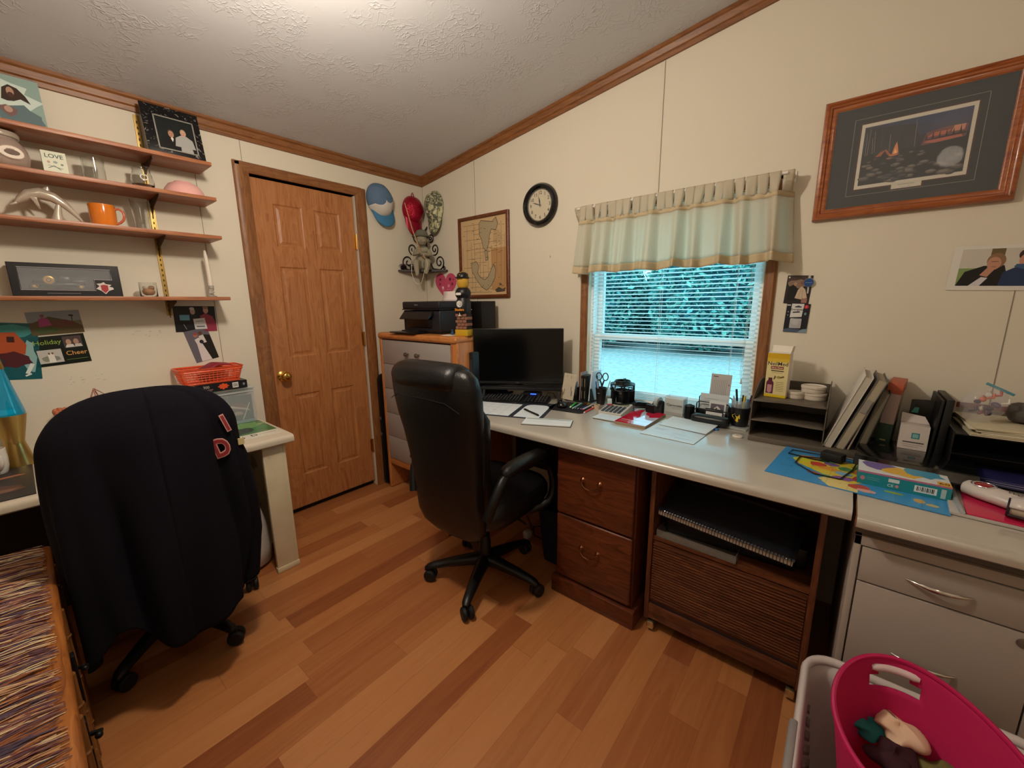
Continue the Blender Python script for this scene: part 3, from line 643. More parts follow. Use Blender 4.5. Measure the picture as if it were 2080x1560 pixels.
pin('photograph', 'photo of a person in pink among garden bushes, pinned under the lowest shelf', 'photo', -2.118, 1.243, .158, .098,
    [('r', 0, .55, 1, 1, '#8e959b'), ('p', [(.02, .0), (.0, .5), (.2, .62), (.4, .78), (.6, .66), (.85, .5), (1, .3), (1, 0)], '#5f5034'), ('p', blob(.6, .45, .28, .16, 16, .25, 3), '#6d3f35'), ('p', blob(.3, .2, .28, .12, 16, .25, 8), '#4b5a34'), ('p', [(.18, .35), (.2, .68), (.28, .74), (.38, .68), (.42, .4)], '#a8437a'), ('e', .285, .82, .04, .07, '#8d5a5c'), ('l', .82, .55, .83, .75, .003, '#30333a'), ('p', blob(.83, .78, .05, .05, 8, .4, 4), '#30333a')], '#7c6f58', 3)
pin('greeting_card', 'black Holiday Cheer card with two small photos, pinned below the garden photo', 'card', -2.122, 1.108, .165, .128,
    [('t', 'Holiday', .30, .79, .155, '#8fae4d'), ('t', 'Cheer', .77, .36, .15, '#d9a05a'), ('r', .58, .55, .93, .94, '#55474a'), ('e', .68, .74, .05, .1, '#c39c85'), ('e', .82, .74, .05, .1, '#b58f7c'), ('p', [(.6, .56), (.63, .66), (.75, .66), (.77, .56)], '#ddd8d0'), ('p', [(.77, .56), (.79, .66), (.9, .66), (.92, .56)], '#c9c4bc'), ('r', .07, .10, .50, .55, '#c4c2bd'), ('p', blob(.28, .25, .18, .1, 12, .2, 4), '#8b8d80'), ('p', [(.24, .12), (.24, .38), (.29, .45), (.35, .38), (.36, .12)], '#e9e5df'), ('e', .27, .42, .02, .035, '#7d5346'), ('e', .33, .42, .02, .035, '#7d5346'), ('l', .55, .15, .95, .15, .0012, '#8fae4d')], '#121a16', 4)
pin('photograph', 'photo of two people, one holding a calendar, pinned right of the shelf bracket', 'photo', -1.637, 1.230, .178, .132,
    [('p', [(.25, .15), (.3, .62), (.42, .75), (.55, .65), (.6, .15)], '#1c1d24')]+[('e', .45, .80, .06, .13, '#c2a498'), ('e', .44, .9, .06, .06, '#cfcac4'), ('p', [(.6, .2), (.62, .62), (.75, .72), (.92, .6), (1, .3), (1, 0), (.7, 0)], '#9c3850'), ('e', .77, .84, .065, .13, '#c9a090'), ('e', .77, .95, .07, .06, '#8f7a66'), ('r', .13, .45, .36, .66, '#6aa9c4'), ('p', [(.46, .1), (.44, .5), (.72, .54), (.76, .1)], '#d6d8da'), ('l', .5, .2, .7, .2, .006, '#6a6d74'), ('l', .5, .4, .68, .42, .003, '#6a6d74'), ('l', .2, .3, .26, .1, .002, '#b8b8b8')], '#131419', -1)
pin('photograph', 'tall wedding photo of a couple in white and dark, hanging behind the orange basket', 'photo', -1.572, 1.063, .105, .170,
    [('p', [(.55, 0), (.5, .6), (.75, .8), (1, .75), (1, 0)], '#241f1c'), ('p', [(.25, .0), (.33, .55), (.3, .7), (.5, .74), (.55, .55), (.7, 0)], '#e0d6d4'), ('e', .40, .82, .09, .055, '#b47a6a'), ('e', .42, .86, .09, .04, '#a34e4a'), ('e', .63, .86, .08, .055, '#6d4636'), ('p', [(.5, .55), (.52, .78), (.72, .8), (.75, .55)], '#d8d2ce'), ('e', .55, .6, .09, .06, '#2c2a2c')], '#6a6670', 12, x=.0012)
# small smudges on the paint are part of the wall: faint pencil marks
b = B(C('#a39a8a', .8))
q = random.Random(5)
for k in range(26):
    y, z = (-1.76+q.uniform(-.05, .06), 1.235+q.uniform(-.02, .012)) if k < 14 else (-1.99+q.uniform(-.05, .06), 1.04+q.uniform(-.02, .015))
    b.box(.0, y, z, .0004, y+q.uniform(.004, .012), z+.0012)
for (x, z) in ((1.19, 1.63),): b.box(x, -.0006, z, x+.006, 0, z+.012)
b.build('trim_8', kind='structure', smooth=0)

# ================================================================ LEFT COUNTER
LAM = C('#c9bba6', .32); LAM2 = C('#cfc3b0', .26, bump=.05, bscale=400)
def noseprof(t, d):   # front rounded edge profile in (depth, height) with 0,0 at top back
    return [(0, 0), (d-.018, 0), (d-.008, -.003), (d-.002, -.010), (d, -.020), (d-.002, -t+.006), (d-.009, -t), (0, -t)]
t = thing('counter', 'pale laminate counter along the door wall, on painted end panel', 'counter', (0, 0, 0))
b = B(LAM2); b.loft([[(.002+x, y, LT+z) for x, z in noseprof(.040, .568)] for y in (-2.9, -1.352)]); b.build('countertop', t)
pm, n, l, p = nodes('worn_cream_paint'); tc = n.new('ShaderNodeTexCoord'); nz = n.new('ShaderNodeTexNoise'); nz.inputs['Scale'].default_value = 6; nz.inputs['Detail'].default_value = 7; l.new(tc.outputs['Object'], nz.inputs[0])
rp = ramp(n, [(.30, '#8f8a78'), (.36, '#cdc0a0'), (.6, '#d8cbac')]); l.new(nz.outputs[0], rp.inputs[0]); l.new(rp.outputs[0], p.inputs['Base Color']); p.inputs['Roughness'].default_value = .6
b = B(pm); b.box(.003, -1.400, 0.001, .53, -1.385, LT-.0405, bev=.002); b.box(.512, -1.490, .001, .532, -1.400, LT-.0405, bev=.0015); b.box(.510, -1.493, .001, .537, -1.384, .028, bev=.002); b.build('end_panel', t, plabel='cream painted end panel, chipped')
b = B(C('#2a1d18', .8)); b.box(.002, -2.85, .001, .012, -1.401, LT-.0405); b.build('modesty_panel', t, plabel='dark back panel')
# things on it
t = thing('lava_lamp', 'gold lava lamp with bright blue liquid, by the left wall', 'lamp', (.085, -2.232, LT+.0008))
GO = C('#bfa262', .28, .95)
b = B(GO); b.lathe([(.001, 0), (.047, 0), (.047, .004), (.030, .092), (.029, .098), (.050, .205), (.051, .212), (.049, .213), (.02, .18), (.001, .18)], seg=44, cap=False); b.build('base', t)
lm, n, l, p = nodes('blue_liquid'); p.inputs['Base Color'].default_value = lin('#0f8ba6'); p.inputs['Roughness'].default_value = .05; p.inputs['Transmission Weight'].default_value = .35; p.inputs['Emission Color'].default_value = lin('#0a9cc0'); p.inputs['Emission Strength'].default_value = .12; p.inputs['IOR'].default_value = 1.33; p.inputs['Coat Weight'].default_value = .8
b = B(lm); b.lathe([(.001, .196), (.044, .198), (.0505, .214), (.050, .222), (.020, .400), (.001, .401)], seg=44, cap=False); b.build('liquid_bottle', t)
b = B(C('#2fd3e6', .3, emit=.5)); b.ell((.012, -.004, .225), (.026, .026, .010), 18); b.build('wax', t, plabel='glowing cyan wax pool')
b = B(GO); b.lathe([(.0235, .398), (.0235, .402), (.016, .463), (.015, .466), (.001, .467)], seg=36); b.build('cap', t)
t = thing('mug', 'white mug with a curled handle, holding a pink pen, left end of the counter', 'mug', (.16, -2.298, LT+.0008), R(22))
WC = C('#ded8cf', .2, coat=.3); b = B(WC); b.lathe([(.001, 0), (.034, 0), (.037, .003), (.039, .012), (.043, .03), (.0445, .06), (.0435, .098), (.041, .100), (.0405, .06), (.035, .012), (.001, .010)], seg=40, cap=False); b.build('cup', t)
b = B(WC); b.tube([(.040, .0, .082), (.056, .0, .088), (.070, .0, .078), (.073, 0, .056), (.064, 0, .036), (.050, 0, .024), (.038, 0, .022)], [.006, .007, .008, .008, .007, .006, .005], 10); b.build('handle', t)
b = B(C('#d93a86', .4)); b.tube([(-.004, .012, .012), (.006, .026, .125), (.008, .027, .135)], [.004, .005, .002], 8); b.build('pen', None, (.16, -2.298, LT+.002), label='bright pink pen standing in the white mug', cat='pen')
b = sheet(.36, .42, '#2f2c2e', [('p', blob(.35, .6, .3, .2, 14, .3, 1), '#45474c'), ('p', [(.1, .45), (.3, .52), (.5, .6), (.95, .68), (.9, .72), (.45, .68), (.2, .56)], '#a8684c'), ('p', [(.45, .72), (.55, .86), (.65, .9), (.6, .75)], '#c98a6a'), ('p', blob(.75, .3, .2, .12, 12, .3, 4), '#5a3d33'), ('p', [(.3, .2), (.75, .3), (.9, .28), (.85, .22), (.4, .12)], '#7d5a4c')], th=.003, rough=.45)
b.build('placemat', None, (.545, -2.56, LT+.0006), (0, 0, R(90)), label='dark printed mat with copper streaks at the left end of the counter', cat='mat')
t = thing('geometric_ornament', 'rose gold wire pyramid ornament behind the draped chair', 'ornament', (.055, -1.985, LT+.0005))
b = B(C('#b98378', .3, .7)); top = Vector((0, .01, .275)); base = [Vector((.045*cos(a), .055*sin(a), .12)) for a in [2*pi*k/5+.3 for k in range(5)]]; low = Vector((0, 0, .0022))
for k in range(5):
    b.tube([top, base[k]], .0022, 6); b.tube([base[k], base[(k+1) % 5]], .0022, 6); b.tube([base[k], low], .0022, 6)
b.tube([top, top+Vector((0, .03, -.03)), base[1]], .0022, 6)
b.build('wire_frame', t)
t = thing('flower_ornament', 'small coral flower ornament half hidden behind the draped chair', 'ornament', (.06, -2.088, LT+.0005))
b = B(C('#c4704e', .6))
for k in range(9): a = k*2*pi/9; b.ell((.016*cos(a), .016*sin(a), .186+.006*(k % 2)), (.010, .010, .016), 10, rot=(0, .3*cos(a), 0))
b.ell((0, 0, .198), .011, 10); b.build('petals', t)
b = B(C('#7a6a48', .7)); b.tube([(0, 0, .02), (0, 0, .18)], .002, 6); b.lathe([(.001, 0), (.02, 0), (.022, .003), (.018, .03), (.001, .03)], seg=16); b.build('stand', t)
# clear storage box, puzzle box, orange basket
CLR = C('#dfe6e8', .06, trans=0, alpha=.22, spec=.8)
t = thing('storage_box', 'clear plastic storage box showing a folded print, at the right end of the counter', 'box', (.005, 0, LT+.0012))
bx0, bx1, by0, by1, bh = .012, .145, -1.66, -1.372, .20
b = B(CLR)
b.box(bx1-.002, by0, 0, bx1, by1, bh-.012); b.box(bx0, by0, 0, bx0+.002, by1, bh-.012); b.box(bx0, by0, 0, bx1, by0+.002, bh-.012); b.box(bx0, by1-.002, 0, bx1, by1, bh-.012); b.box(bx0, by0, 0, bx1, by1, .002); b.build('tub', t)
b = B(C('#cfd3d2', .25, alpha=.75)); b.box(bx0-.004, by0-.004, bh-.012, bx1+.006, by1+.006, bh-.002, bev=.003); b.box(bx0-.004, by0-.004, bh-.030, bx1+.004, by1+.004, bh-.024, bev=.002); b.build('lid', t)
b = sheet(.27, .150, '#39434b', [('p', blob(.35, .8, .25, .16, 14, .2, 3), '#9ba3aa'), ('p', blob(.75, .6, .2, .14, 12, .4, 4), '#7a4c4a'), ('p', [(.55, .7), (.9, .5), (.95, .4), (.6, .6)], '#c9b8b0'), ('p', blob(.7, .35, .12, .08, 10, .4, 9), '#a88f86'), ('r', 0, 0, 1, .08, '#6aa0a2'), ('l', .8, .1, .95, .7, .004, '#d9dcdc')], M=T((0, 0, 0)), th=.001)
b.build('folded_print', None, (.137, -1.652, LT+.0045), LW, label='dark grey and rust print standing inside the clear storage box', cat='print')
t = thing('puzzle_box', 'black 300 piece jigsaw puzzle box under the orange basket', 'puzzle box', (0, 0, LT+.2015))
PBX = C('#17161b', .35); b = B(PBX); b.box(.008, -1.632, 0, .165, -1.402, .040, bev=.001); b.build('carton', t)
b = sheet(.23, .040, C('#1a191f', .35), [('t', '300', .20, .62, .34, '#cfc4bc'), ('l', .12, .28, .32, .28, .003, '#9b7f70'), ('l', .14, .13, .30, .13, .0012, '#b9aaa0'), ('r', .70, .15, .82, .85, '#dcd8d2'), ('l', .715, .65, .805, .65, .002, '#222222'), ('l', .715, .5, .805, .5, .003, '#222222'), ('l', .715, .35, .805, .35, .002, '#222222'), ('e', .93, .5, .022, .18, '#8a8690'),
    ('p', [(.45, .25), (.50, .25), (.50, .12), (.54, .12), (.54, .25), (.60, .25), (.60, .45), (.63, .47), (.63, .62), (.60, .62), (.60, .82), (.54, .82), (.54, .92), (.50, .92), (.50, .80), (.45, .80), (.45, .62), (.42, .6), (.42, .45), (.45, .45)], '#e2572c')], M=Matrix.Translation((.1652, -1.632, 0)) @ Matrix.Rotation(pi/2, 4, 'Z') @ Matrix.Rotation(pi/2, 4, 'X'), th=.0004)
b.build('printed_side', t)
b = B(C('#c07a54', .5)); b.box(.008, -1.6335, .001, .1655, -1.632, .039); b.build('end_panel', t, plabel='copper coloured end of the box')
t = thing('basket', 'small bright orange plastic basket on the puzzle box', 'basket', (.085, -1.545, LT+.2425))
OR = C('#ee5a2c', .35); b = B(OR)
W0, D0, W1, D1, H = .118, .062, .140, .078, .078   # half sizes: y, x (bottom then top)
def bk(u, v, s): # helper positions on sloped sides
    return None
rim = [(x*1.0, y*1.0, H) for x, y in rrect(D1*2, W1*2, .018, 4)]
b.loft([[(x, y, H-.004) for x, y in rrect(D1*2, W1*2, .018)], [(x, y, H+.003) for x, y in rrect(D1*2+.006, W1*2+.006, .02)], [(x, y, H+.003) for x, y in rrect(D1*2-.006, W1*2-.006, .016)], [(x, y, H-.004) for x, y in rrect(D1*2-.006, W1*2-.006, .016)]], closed=True)
b.build('rim', t)
b = B(OR); b.box(-D0, -W0, 0, D0, W0, .003, bev=.001)
for zz in (.006, .020, .032, .044, .056, .066):
    f = zz/H; ww, d2 = W0+(W1-W0)*f, D0+(D1-D0)*f; b.tube([(x, y, zz) for x, y in rrect(d2*2-.004, ww*2-.004, .015, 3)], .0019 if zz < .06 else .005, 6, closed=True)
for k in range(15):
    y = -W0*.93+k*W0*1.86/14
    for s in (-1, 1): b.tube([(s*(D0-.002), y, .002), (s*(D1-.004), y*1.17, H-.002)], .0017, 6)
for k in range(7):
    x = -D0*.85+k*D0*1.7/6
    for s in (-1, 1): b.tube([(x, s*(W0-.002), .002), (x*1.2, s*(W1-.004), H-.002)], .0017, 6)
b.build('mesh_sides', t)
b = B(C('#8e2430', .5)); b.grid(lambda u, v: ((u-.5)*.1, (v-.5)*.13, .02*(1-abs(2*v-1))+.012*sin(u*3)), 6, 8); b.build('cloth_pouch', None, (.085, -1.52, LT+.2425+.070), (R(8), 0, R(15)), label='dark red folded card resting on top of the orange basket', cat='card', solid=.003)
b = sheet(.20, .33, '#e6e2d2', [('r', .0, .22, 1, 1, '#4a7a45'), ('p', blob(.55, .75, .4, .2, 16, .25, 2), '#79a85c'), ('p', blob(.3, .45, .3, .18, 14, .3, 5), '#2c3a2c'), ('p', blob(.75, .5, .2, .12, 14, .3, 7), '#3f8a48'), ('p', blob(.25, .85, .15, .06, 10, .2, 9), '#dfe3e0'), ('t', 'J  D', .32, .11, .10, '#3a3a38'), ('l', .5, .11, .9, .11, .002, '#55554f')], th=.004, rough=.2)
b.build('calendar', None, (.485, -1.57, LT+.0006), (0, 0, R(90)), label='glossy calendar page of a green tractor on the corner of the left counter', cat='calendar')
# ================================================================ FURNITURE
HON = wood('honey_oak', '#9a5a2c', '#bb7740', '#cc8d55', 'Z', 70, .38, 14, .1)
HONX = wood('honey_oak_across', '#9a5a2c', '#bb7740', '#cc8d55', 'X', 70, .38, 14, .1)
DKO = wood('dark_oak', '#3a1a0c', '#5c2c16', '#74391d', 'X', 60, .35, 12, .15)
DKOV = wood('dark_oak_vertical', '#3a1a0c', '#562a15', '#6b351b', 'Z', 60, .35, 12, .15)
WAL = wood('walnut_cart', '#40200f', '#5f331d', '#774628', 'X', 60, .4, 12, .12)
WALV = wood('walnut_cart_vertical', '#40200f', '#5f331d', '#774628', 'Z', 60, .4, 12, .12)

# ---- dresser
t = thing('dresser', 'tall oak dresser with five pale grey drawers, in the corner beside the door', 'dresser', (.10, -.535, 0))
DW, DD, DH = .805, .50, 1.168
for x0_, x1_ in ((0, .030), (DW-.060, DW)): b = B(HON); b.box(x0_, 0, .001, x1_, DD, DH-.02, bev=.010, seg=3); b.build('side_post', t)
b = B(HONX); b.box(-.004, -.012, DH-.045, DW+.004, DD, DH, bev=.020, seg=4); b.build('dresser_top', t)
b = B(HONX); b.box(.03, .004, .195, DW-.06, .022, .240, bev=.004); b.build('bottom_rail', t)
b = B(C('#54351f', .7)); b.box(.03, DD-.01, .02, DW-.06, DD-.002, DH-.05); b.box(.03, .03, .195, DW-.06, DD-.01, .205); b.build('back_panel', t)
dz = [.243, .4165, .592, .772, .950, 1.118]
for k in range(5):
    d = thing('drawer', None, None); d.parent = t
    b = B(C('#a09a97', .42)); b.box(.033, .002, dz[k]+.0015, DW-.063, .020, dz[k+1]-.0015, bev=.0015); b.box(.05, .02, dz[k]+.01, DW-.08, .44, dz[k+1]-.03); b.build('drawer_front', d) if 0 else None
    o = b.build('drawer', t); bpy.data.objects.remove(d)
    for x in (.330, .442):
        kb = B(C('#8f8a84', .25, 1.)); kb.lathe([(.008, 0), (.006, .008), (.006, .012), (.013, .018), (.0145, .024), (.012, .030), (.004, .033), (.001, .033)], M=Matrix.Translation((x, .002, (dz[k]+dz[k+1])/2)) @ Matrix.Rotation(pi/2, 4, 'X'), seg=20); kb.build('knob', o, plabel='round brushed metal knob')

# ---- black folded case between door casing and dresser
b = B(C('#0c0b0d', .5)); b.prism(rrect(.42, .86, .05, 6, cx=.21, cy=.43), 0, .045, Matrix.Translation((.028, -.535, .001)) @ Matrix.Rotation(pi/2, 4, 'Z') @ Matrix.Rotation(pi/2, 4, 'X'), bev=.008)
t = thing('carrying_case', 'slim black case stood on edge between the door trim and the dresser', 'case')
b.build('case_shell', t)
b = B(C('#8f8f92', .3, .8))
for z in (.40, .52): b.box(.040, -.5415, z, .058, -.5345, z+.02, bev=.002)
b.build('latch', t)

# ---- printer
t = thing('printer', 'black all-in-one inkjet printer on top of the dresser', 'printer', (.298, -.458, DH+.001))
PB = C('#141519', .32); PB2 = C('#1c1f26', .45)
b = B(PB2); b.box(0, .0, .010, .378, .30, .150, bev=.012, seg=3); b.box(.02, .015, 0, .36, .29, .012); b.build('body', t)
b = B(PB2); b.box(-.002, -.004, .158, .380, .302, .207, bev=.010, seg=3); b.build('scanner_lid', t)
b = B(PB); b.box(.004, -.010, .152, .376, .29, .160, bev=.002); b.text('EPSON', .012, Matrix.Translation((.15, -.0045, .186)) @ Matrix.Rotation(pi/2, 4, 'X'), .0002) if 0 else None; b.build('lid_seam', t)
b = B(C('#060608', .25)); b.box(.045, -.0035, .035, .300, .004, .125, bev=.003); b.build('paper_slot', t)
b = B(PB); b.loft([[(.025, -.05, .092), (.315, -.05, .092), (.315, -.05, .097), (.025, -.05, .097)], [(.02, .0, .120), (.32, .0, .120), (.32, .0, .150), (.02, .0, .150)]]); b.build('control_panel', t, plabel='tilted control panel')
b = B(PB); b.box(-.02, -.105, .004, .24, .01, .012, bev=.003); b.box(.02, -.035, .006, .20, .02, .020, bev=.003); b.build('output_tray', t)
b = B(C('#9a9a9d', .4)); b.text('EPSON', .012, Matrix.Translation((.15, -.0046, .184)) @ Matrix.Rotation(pi/2, 4, 'X'), .0002); b.build('name_plate', t)
b = B(C('#0b0c10', .5)); b.box(.3785, .12, .090, .381, .20, .093); b.box(.3785, .10, .158, .3805, .28, .160); b.build('side_seam', t)
t = thing('speaker_box', 'small black box behind the printer, right end of the dresser', 'box', (.70, -.20, DH+.001))
b = B(C('#121318', .5)); b.box(0, 0, 0, .09, .14, .205, bev=.004); b.build('box_body', t)
b = B(C('#e9dcd8', .6)); b.grid(lambda u, v: ((u-.5)*.20, .01*sin(v*2), v*.066), 4, 4); b.build('paper_card', None, (.625, -.30, DH+.2095), (R(-12), 0, R(4)), label='white folded card propped on top of the printer', cat='card', solid=.0012)
b = B(C('#d8d4c9', .6)); b.box(0, 0, 0, .085, .05, .002); b.box(.01, .004, .002, .07, .05, .004); b.build('paper_scrap', None, (.745, -.515, DH+.0008), (0, 0, R(5)), label='white paper slips on the dresser beside the painted post', cat='paper')

# ---- main worktop, two lengths
def nose2(d, t=.040): return [(0, 0), (d-.020, 0), (d-.009, -.003), (d-.002, -.011), (d, -.020), (d-.002, -t+.006), (d-.010, -t), (0, -t)]
WT = C('#b9b2a6', .24, spec=.9, coat=.8, ior=1.7)
t = thing('worktop', 'long pale laminate worktop under the window, left of the joint', 'worktop')
b = B(WT); b.loft([[(x, -.001-q, TOP+z) for q, z in nose2(.755)] for x in (.92, 2.727)]); b.build('worktop_slab', t)
b = B(HON); b.box(.925, -.715, .001, .965, -.675, TOP-.041, bev=.002); b.build('leg', t, plabel='square wooden leg at the left end')
b = B(C('#241611', .8)); b.box(.93, -.030, .25, 1.66, -.018, TOP-.041); b.build('modesty_panel', t, plabel='dark back rail')
t = thing('worktop', 'pale laminate worktop right of the joint, above the grey metal cabinet', 'worktop')
b = B(WT); b.loft([[(x, -.001-q, TOP-.001+z) for q, z in nose2(.785)] for x in (2.737, 3.75)]); b.build('worktop_slab', t)
b = B(C('#8a5a36', .8)); b.box(2.7355, -.770, TOP-.041, 2.7368, -.66, TOP-.004); b.build('raw_edge', t, plabel='chipped raw chipboard edge')

# ---- wooden file cabinet
t = thing('file_cabinet', 'dark oak two-drawer file cabinet under the worktop', 'file cabinet', (1.712, -.700, 0))
b = B(DKOV); b.box(0, .018, .085, .375, .56, TOP-.043, bev=.003); b.build('cabinet_body', t)
b = B(DKO); b.box(-.018, -.010, .001, .393, .57, .083, bev=.006); b.build('plinth', t)
BRD = C('#8a5a3c', .25, .9)
for z0, z1 in ((.098, .408), (.416, TOP-.046)):
    b = B(DKO); b.box(.006, -.002, z0, .369, .018, z1, bev=.007, seg=3)
    if z0 > .2: b.box(.012, -.0025, .530, .363, .0, .532)
    d = b.build('drawer', t); hz = (z0+z1)/2+.03
    b = B(BRD); 
    for s in (-1, 1): b.lathe([(.010, 0), (.012, .002), (.007, .006), (.004, .010), (.008, .013), (.001, .016)], M=Matrix.Translation((.178+s*.040, -.001, hz)) @ Matrix.Rotation(pi/2, 4, 'X'), seg=14)
    b.tube([(.178-.040, -.014, hz), (.178-.037, -.017, hz-.016), (.178-.020, -.019, hz-.030), (.178, -.020, hz-.033), (.198, -.019, hz-.030), (.178+.037, -.017, hz-.016), (.178+.040, -.014, hz)], [.0028, .003, .004, .003, .004, .003, .0028], 8); b.build('bail_handle', d, plabel='antique brass bail handle')

# ---- microwave cart
t = thing('rolling_cart', 'dark brown rolling cart with an open shelf and a ribbed tambour front, under the worktop', 'cart', (2.130, -.660, 0))
CW, CD = .548, .44
for x0_ in (0, CW-.018): b = B(WALV); b.box(x0_, 0, .052, x0_+.018, CD, .722, bev=.0015); b.build('side_panel', t)
b = B(WAL); b.box(.018, .008, .418, CW-.018, CD, .434); b.build('shelf', t)
b = B(WAL); b.box(.018, CD-.008, .060, CW-.018, CD-.002, .72); b.build('back_panel', t)
b = B(WAL); b.box(.018, .012, .135, CW-.018, .020, .412)
for k in range(22): z = .150+k*.0116; b.box(.020, .004, z, CW-.020, .0125, z+.0086, bev=.003, seg=2)
b.build('tambour_front', t, plabel='ribbed roll front')
b = B(WAL); b.box(.018, .0, .060, CW-.018, .014, .128, bev=.002); b.build('toe_rail', t)
b = B(C('#241410', .7)); b.box(.018, .006, .129, CW-.018, .018, .1345); b.build('shadow_gap', t)
for x in (.03, CW-.03):
    for y in (.02, CD-.05):
        c = B(C('#15130f', .5)); c.cyl((x-.010, y, .0225), (x+.010, y, .0225), .0215, seg=18); c.mat(C('#c9b58a', .25, .9)); c.box(x-.014, y-.025, .012, x+.014, y+.010, .046, bev=.005); c.build('caster', t, plabel='caster with a polished hood')
# things on the cart shelf
t = thing('laminator', 'black laminator machine on the open cart shelf', 'machine', (2.175, -.600, .4352), R(2))
b = B(C('#0d0e13', .35)); b.box(0, 0, .0, .44, .15, .075, bev=.014, seg=3); b.build('machine_body', t)
b = B(C('#23262e', .35)); b.box(.10, -.006, .055, .40, .05, .083, bev=.006); b.build('feed_slot', t)
b = B(C('#0b0c10', .4)); b.box(.405, .01, .02, .47, .14, .09, bev=.01); b.build('end_cap', t)
b = B(C('#8d8a84', .1, alpha=.28, spec=.8)); b.box(0, 0, 0, .285, .10, .0025); b.box(0, 0, 0, .285, .0025, .030); b.box(0, 0, .0, .0025, .10, .03); b.box(.2825, 0, 0, .285, .1, .03); b.build('clear_tray', None, (2.160, -.652, .4352), (0, 0, R(-1)), label='shallow clear plastic tray at the front of the cart shelf', cat='tray')
t = thing('spiral_book', 'thick spiral-bound book with glossy dark cover lying on the laminator', 'book', (2.158, -.655, .530), (R(11), R(3), R(-3)))
b = B(C('#b9ada0', .8)); b.box(.004, .006, 0, .450, .24, .022); b.build('page_block', t)
b = B(C('#1a1f27', .06, coat=1., spec=.8)); b.grid(lambda u, v: (u*.455, .002+v*.245, .0235+.004*sin(u*3.3)*sin(v*2.2)), 16, 10); b.build('glossy_cover', t, solid=.001)
b = B(C('#2a2a2e', .4, .5))
for k in range(44): x = .012+k*.0101; b.tube([(x, .016, .027), (x, .002, .027), (x, -.004, .011), (x, .003, -.003), (x, .016, -.003)], .0011, 5)
b.build('wire_binding', t)

# ---- grey metal cabinet
t = thing('file_cabinet', 'pale grey metal cabinet with two drawers and bright pulls, at the far right', 'file cabinet', (2.742, -.722, 0))
GM = C('#aaa097', .42); GW = .378
b = B(GM); b.box(0, .018, .02, GW, .66, .700, bev=.002); b.box(0, 0, .02, .016, .02, .700, bev=.001); b.box(GW-.016, 0, .02, GW, .02, .700, bev=.001); b.box(0, .0, .672, GW, .02, .700, bev=.001); b.box(0, 0, .02, GW, .02, .045, bev=.001); b.build('cabinet_body', t)
b = B(BLKM); b.box(.004, .02, .001, GW-.004, .64, .02); b.build('plinth', t)
for z0, z1 in ((.565, .668), (.262, .560), (.05, .257)):
    b = B(GM); b.box(.020, -.001, z0, GW-.020, .018, z1, bev=.0015); d = b.build('drawer', t)
    if z0 < .1: continue
    hz = (z0+z1)/2 if z0 > .5 else (z0+z1)/2+.01; hz = .612 if z0 > .5 else .375
    b = B(C('#d9d6d2', .12, 1.)); xx = .178
    b.loft([[Vector((xx+q*.062, -.002-.022*(1-q*q)-.0, hz))+Vector((0, .004*cos(a), .0065*(1-.6*q*q)*sin(a))) for a in [2*pi*k/10 for k in range(10)]] for q in [-1+i/6 for i in range(13)]]); b.build('arched_pull', d, plabel='arched chrome pull')
b = B(C('#8f8a80', .3, .8)); b.lathe([(.012, 0), (.012, .003), (.008, .004), (.001, .004)], M=Matrix.Translation((GW-.045, -.001, .535)) @ Matrix.Rotation(pi/2, 4, 'X'), seg=18); b.build('lock', t)

# ---- navy bin
t = thing('waste_bin', 'navy blue plastic waste bin under the worktop beside the wooden cabinet', 'bin', (1.60, -.43, .001))
NV = C('#131c33', .5); b = B(NV); a0 = rrect(.16, .22, .03, 4); a1 = rrect(.20, .27, .03, 4)
b.loft([[(x, y, 0) for x, y in a0], [(x, y, .30) for x, y in a1], [(x*1.04, y*1.03, .305) for x, y in a1], [(x*1.04, y*1.03, .312) for x, y in a1], [(x*.97, y*.97, .312) for x, y in a1], [(x*.96, y*.96, .01) for x, y in a0]]); b.build('bin_shell', t)
t = thing('extension_lead', 'black cable with a pale adapter plug under the office chair', 'cable', (1.34, -.42, .002))
b = B(BLKM); b.tube([(.12, .30, .003), (.16, .1, .003), (.10, .02, .003), (.02, .03, .003), (-.04, .10, .003), (.0, .14, .003)], .003, 8); b.tube([(.0, -.02, .03), (-.02, .06, .01), (-.08, .12, .003), (-.15, .18, .003)], .0028, 8); b.build('cord', t)
b = B(C('#c9c2b4', .35)); b.box(-.018, -.035, 0, .018, .01, .045, bev=.006); b.build('adapter', t)

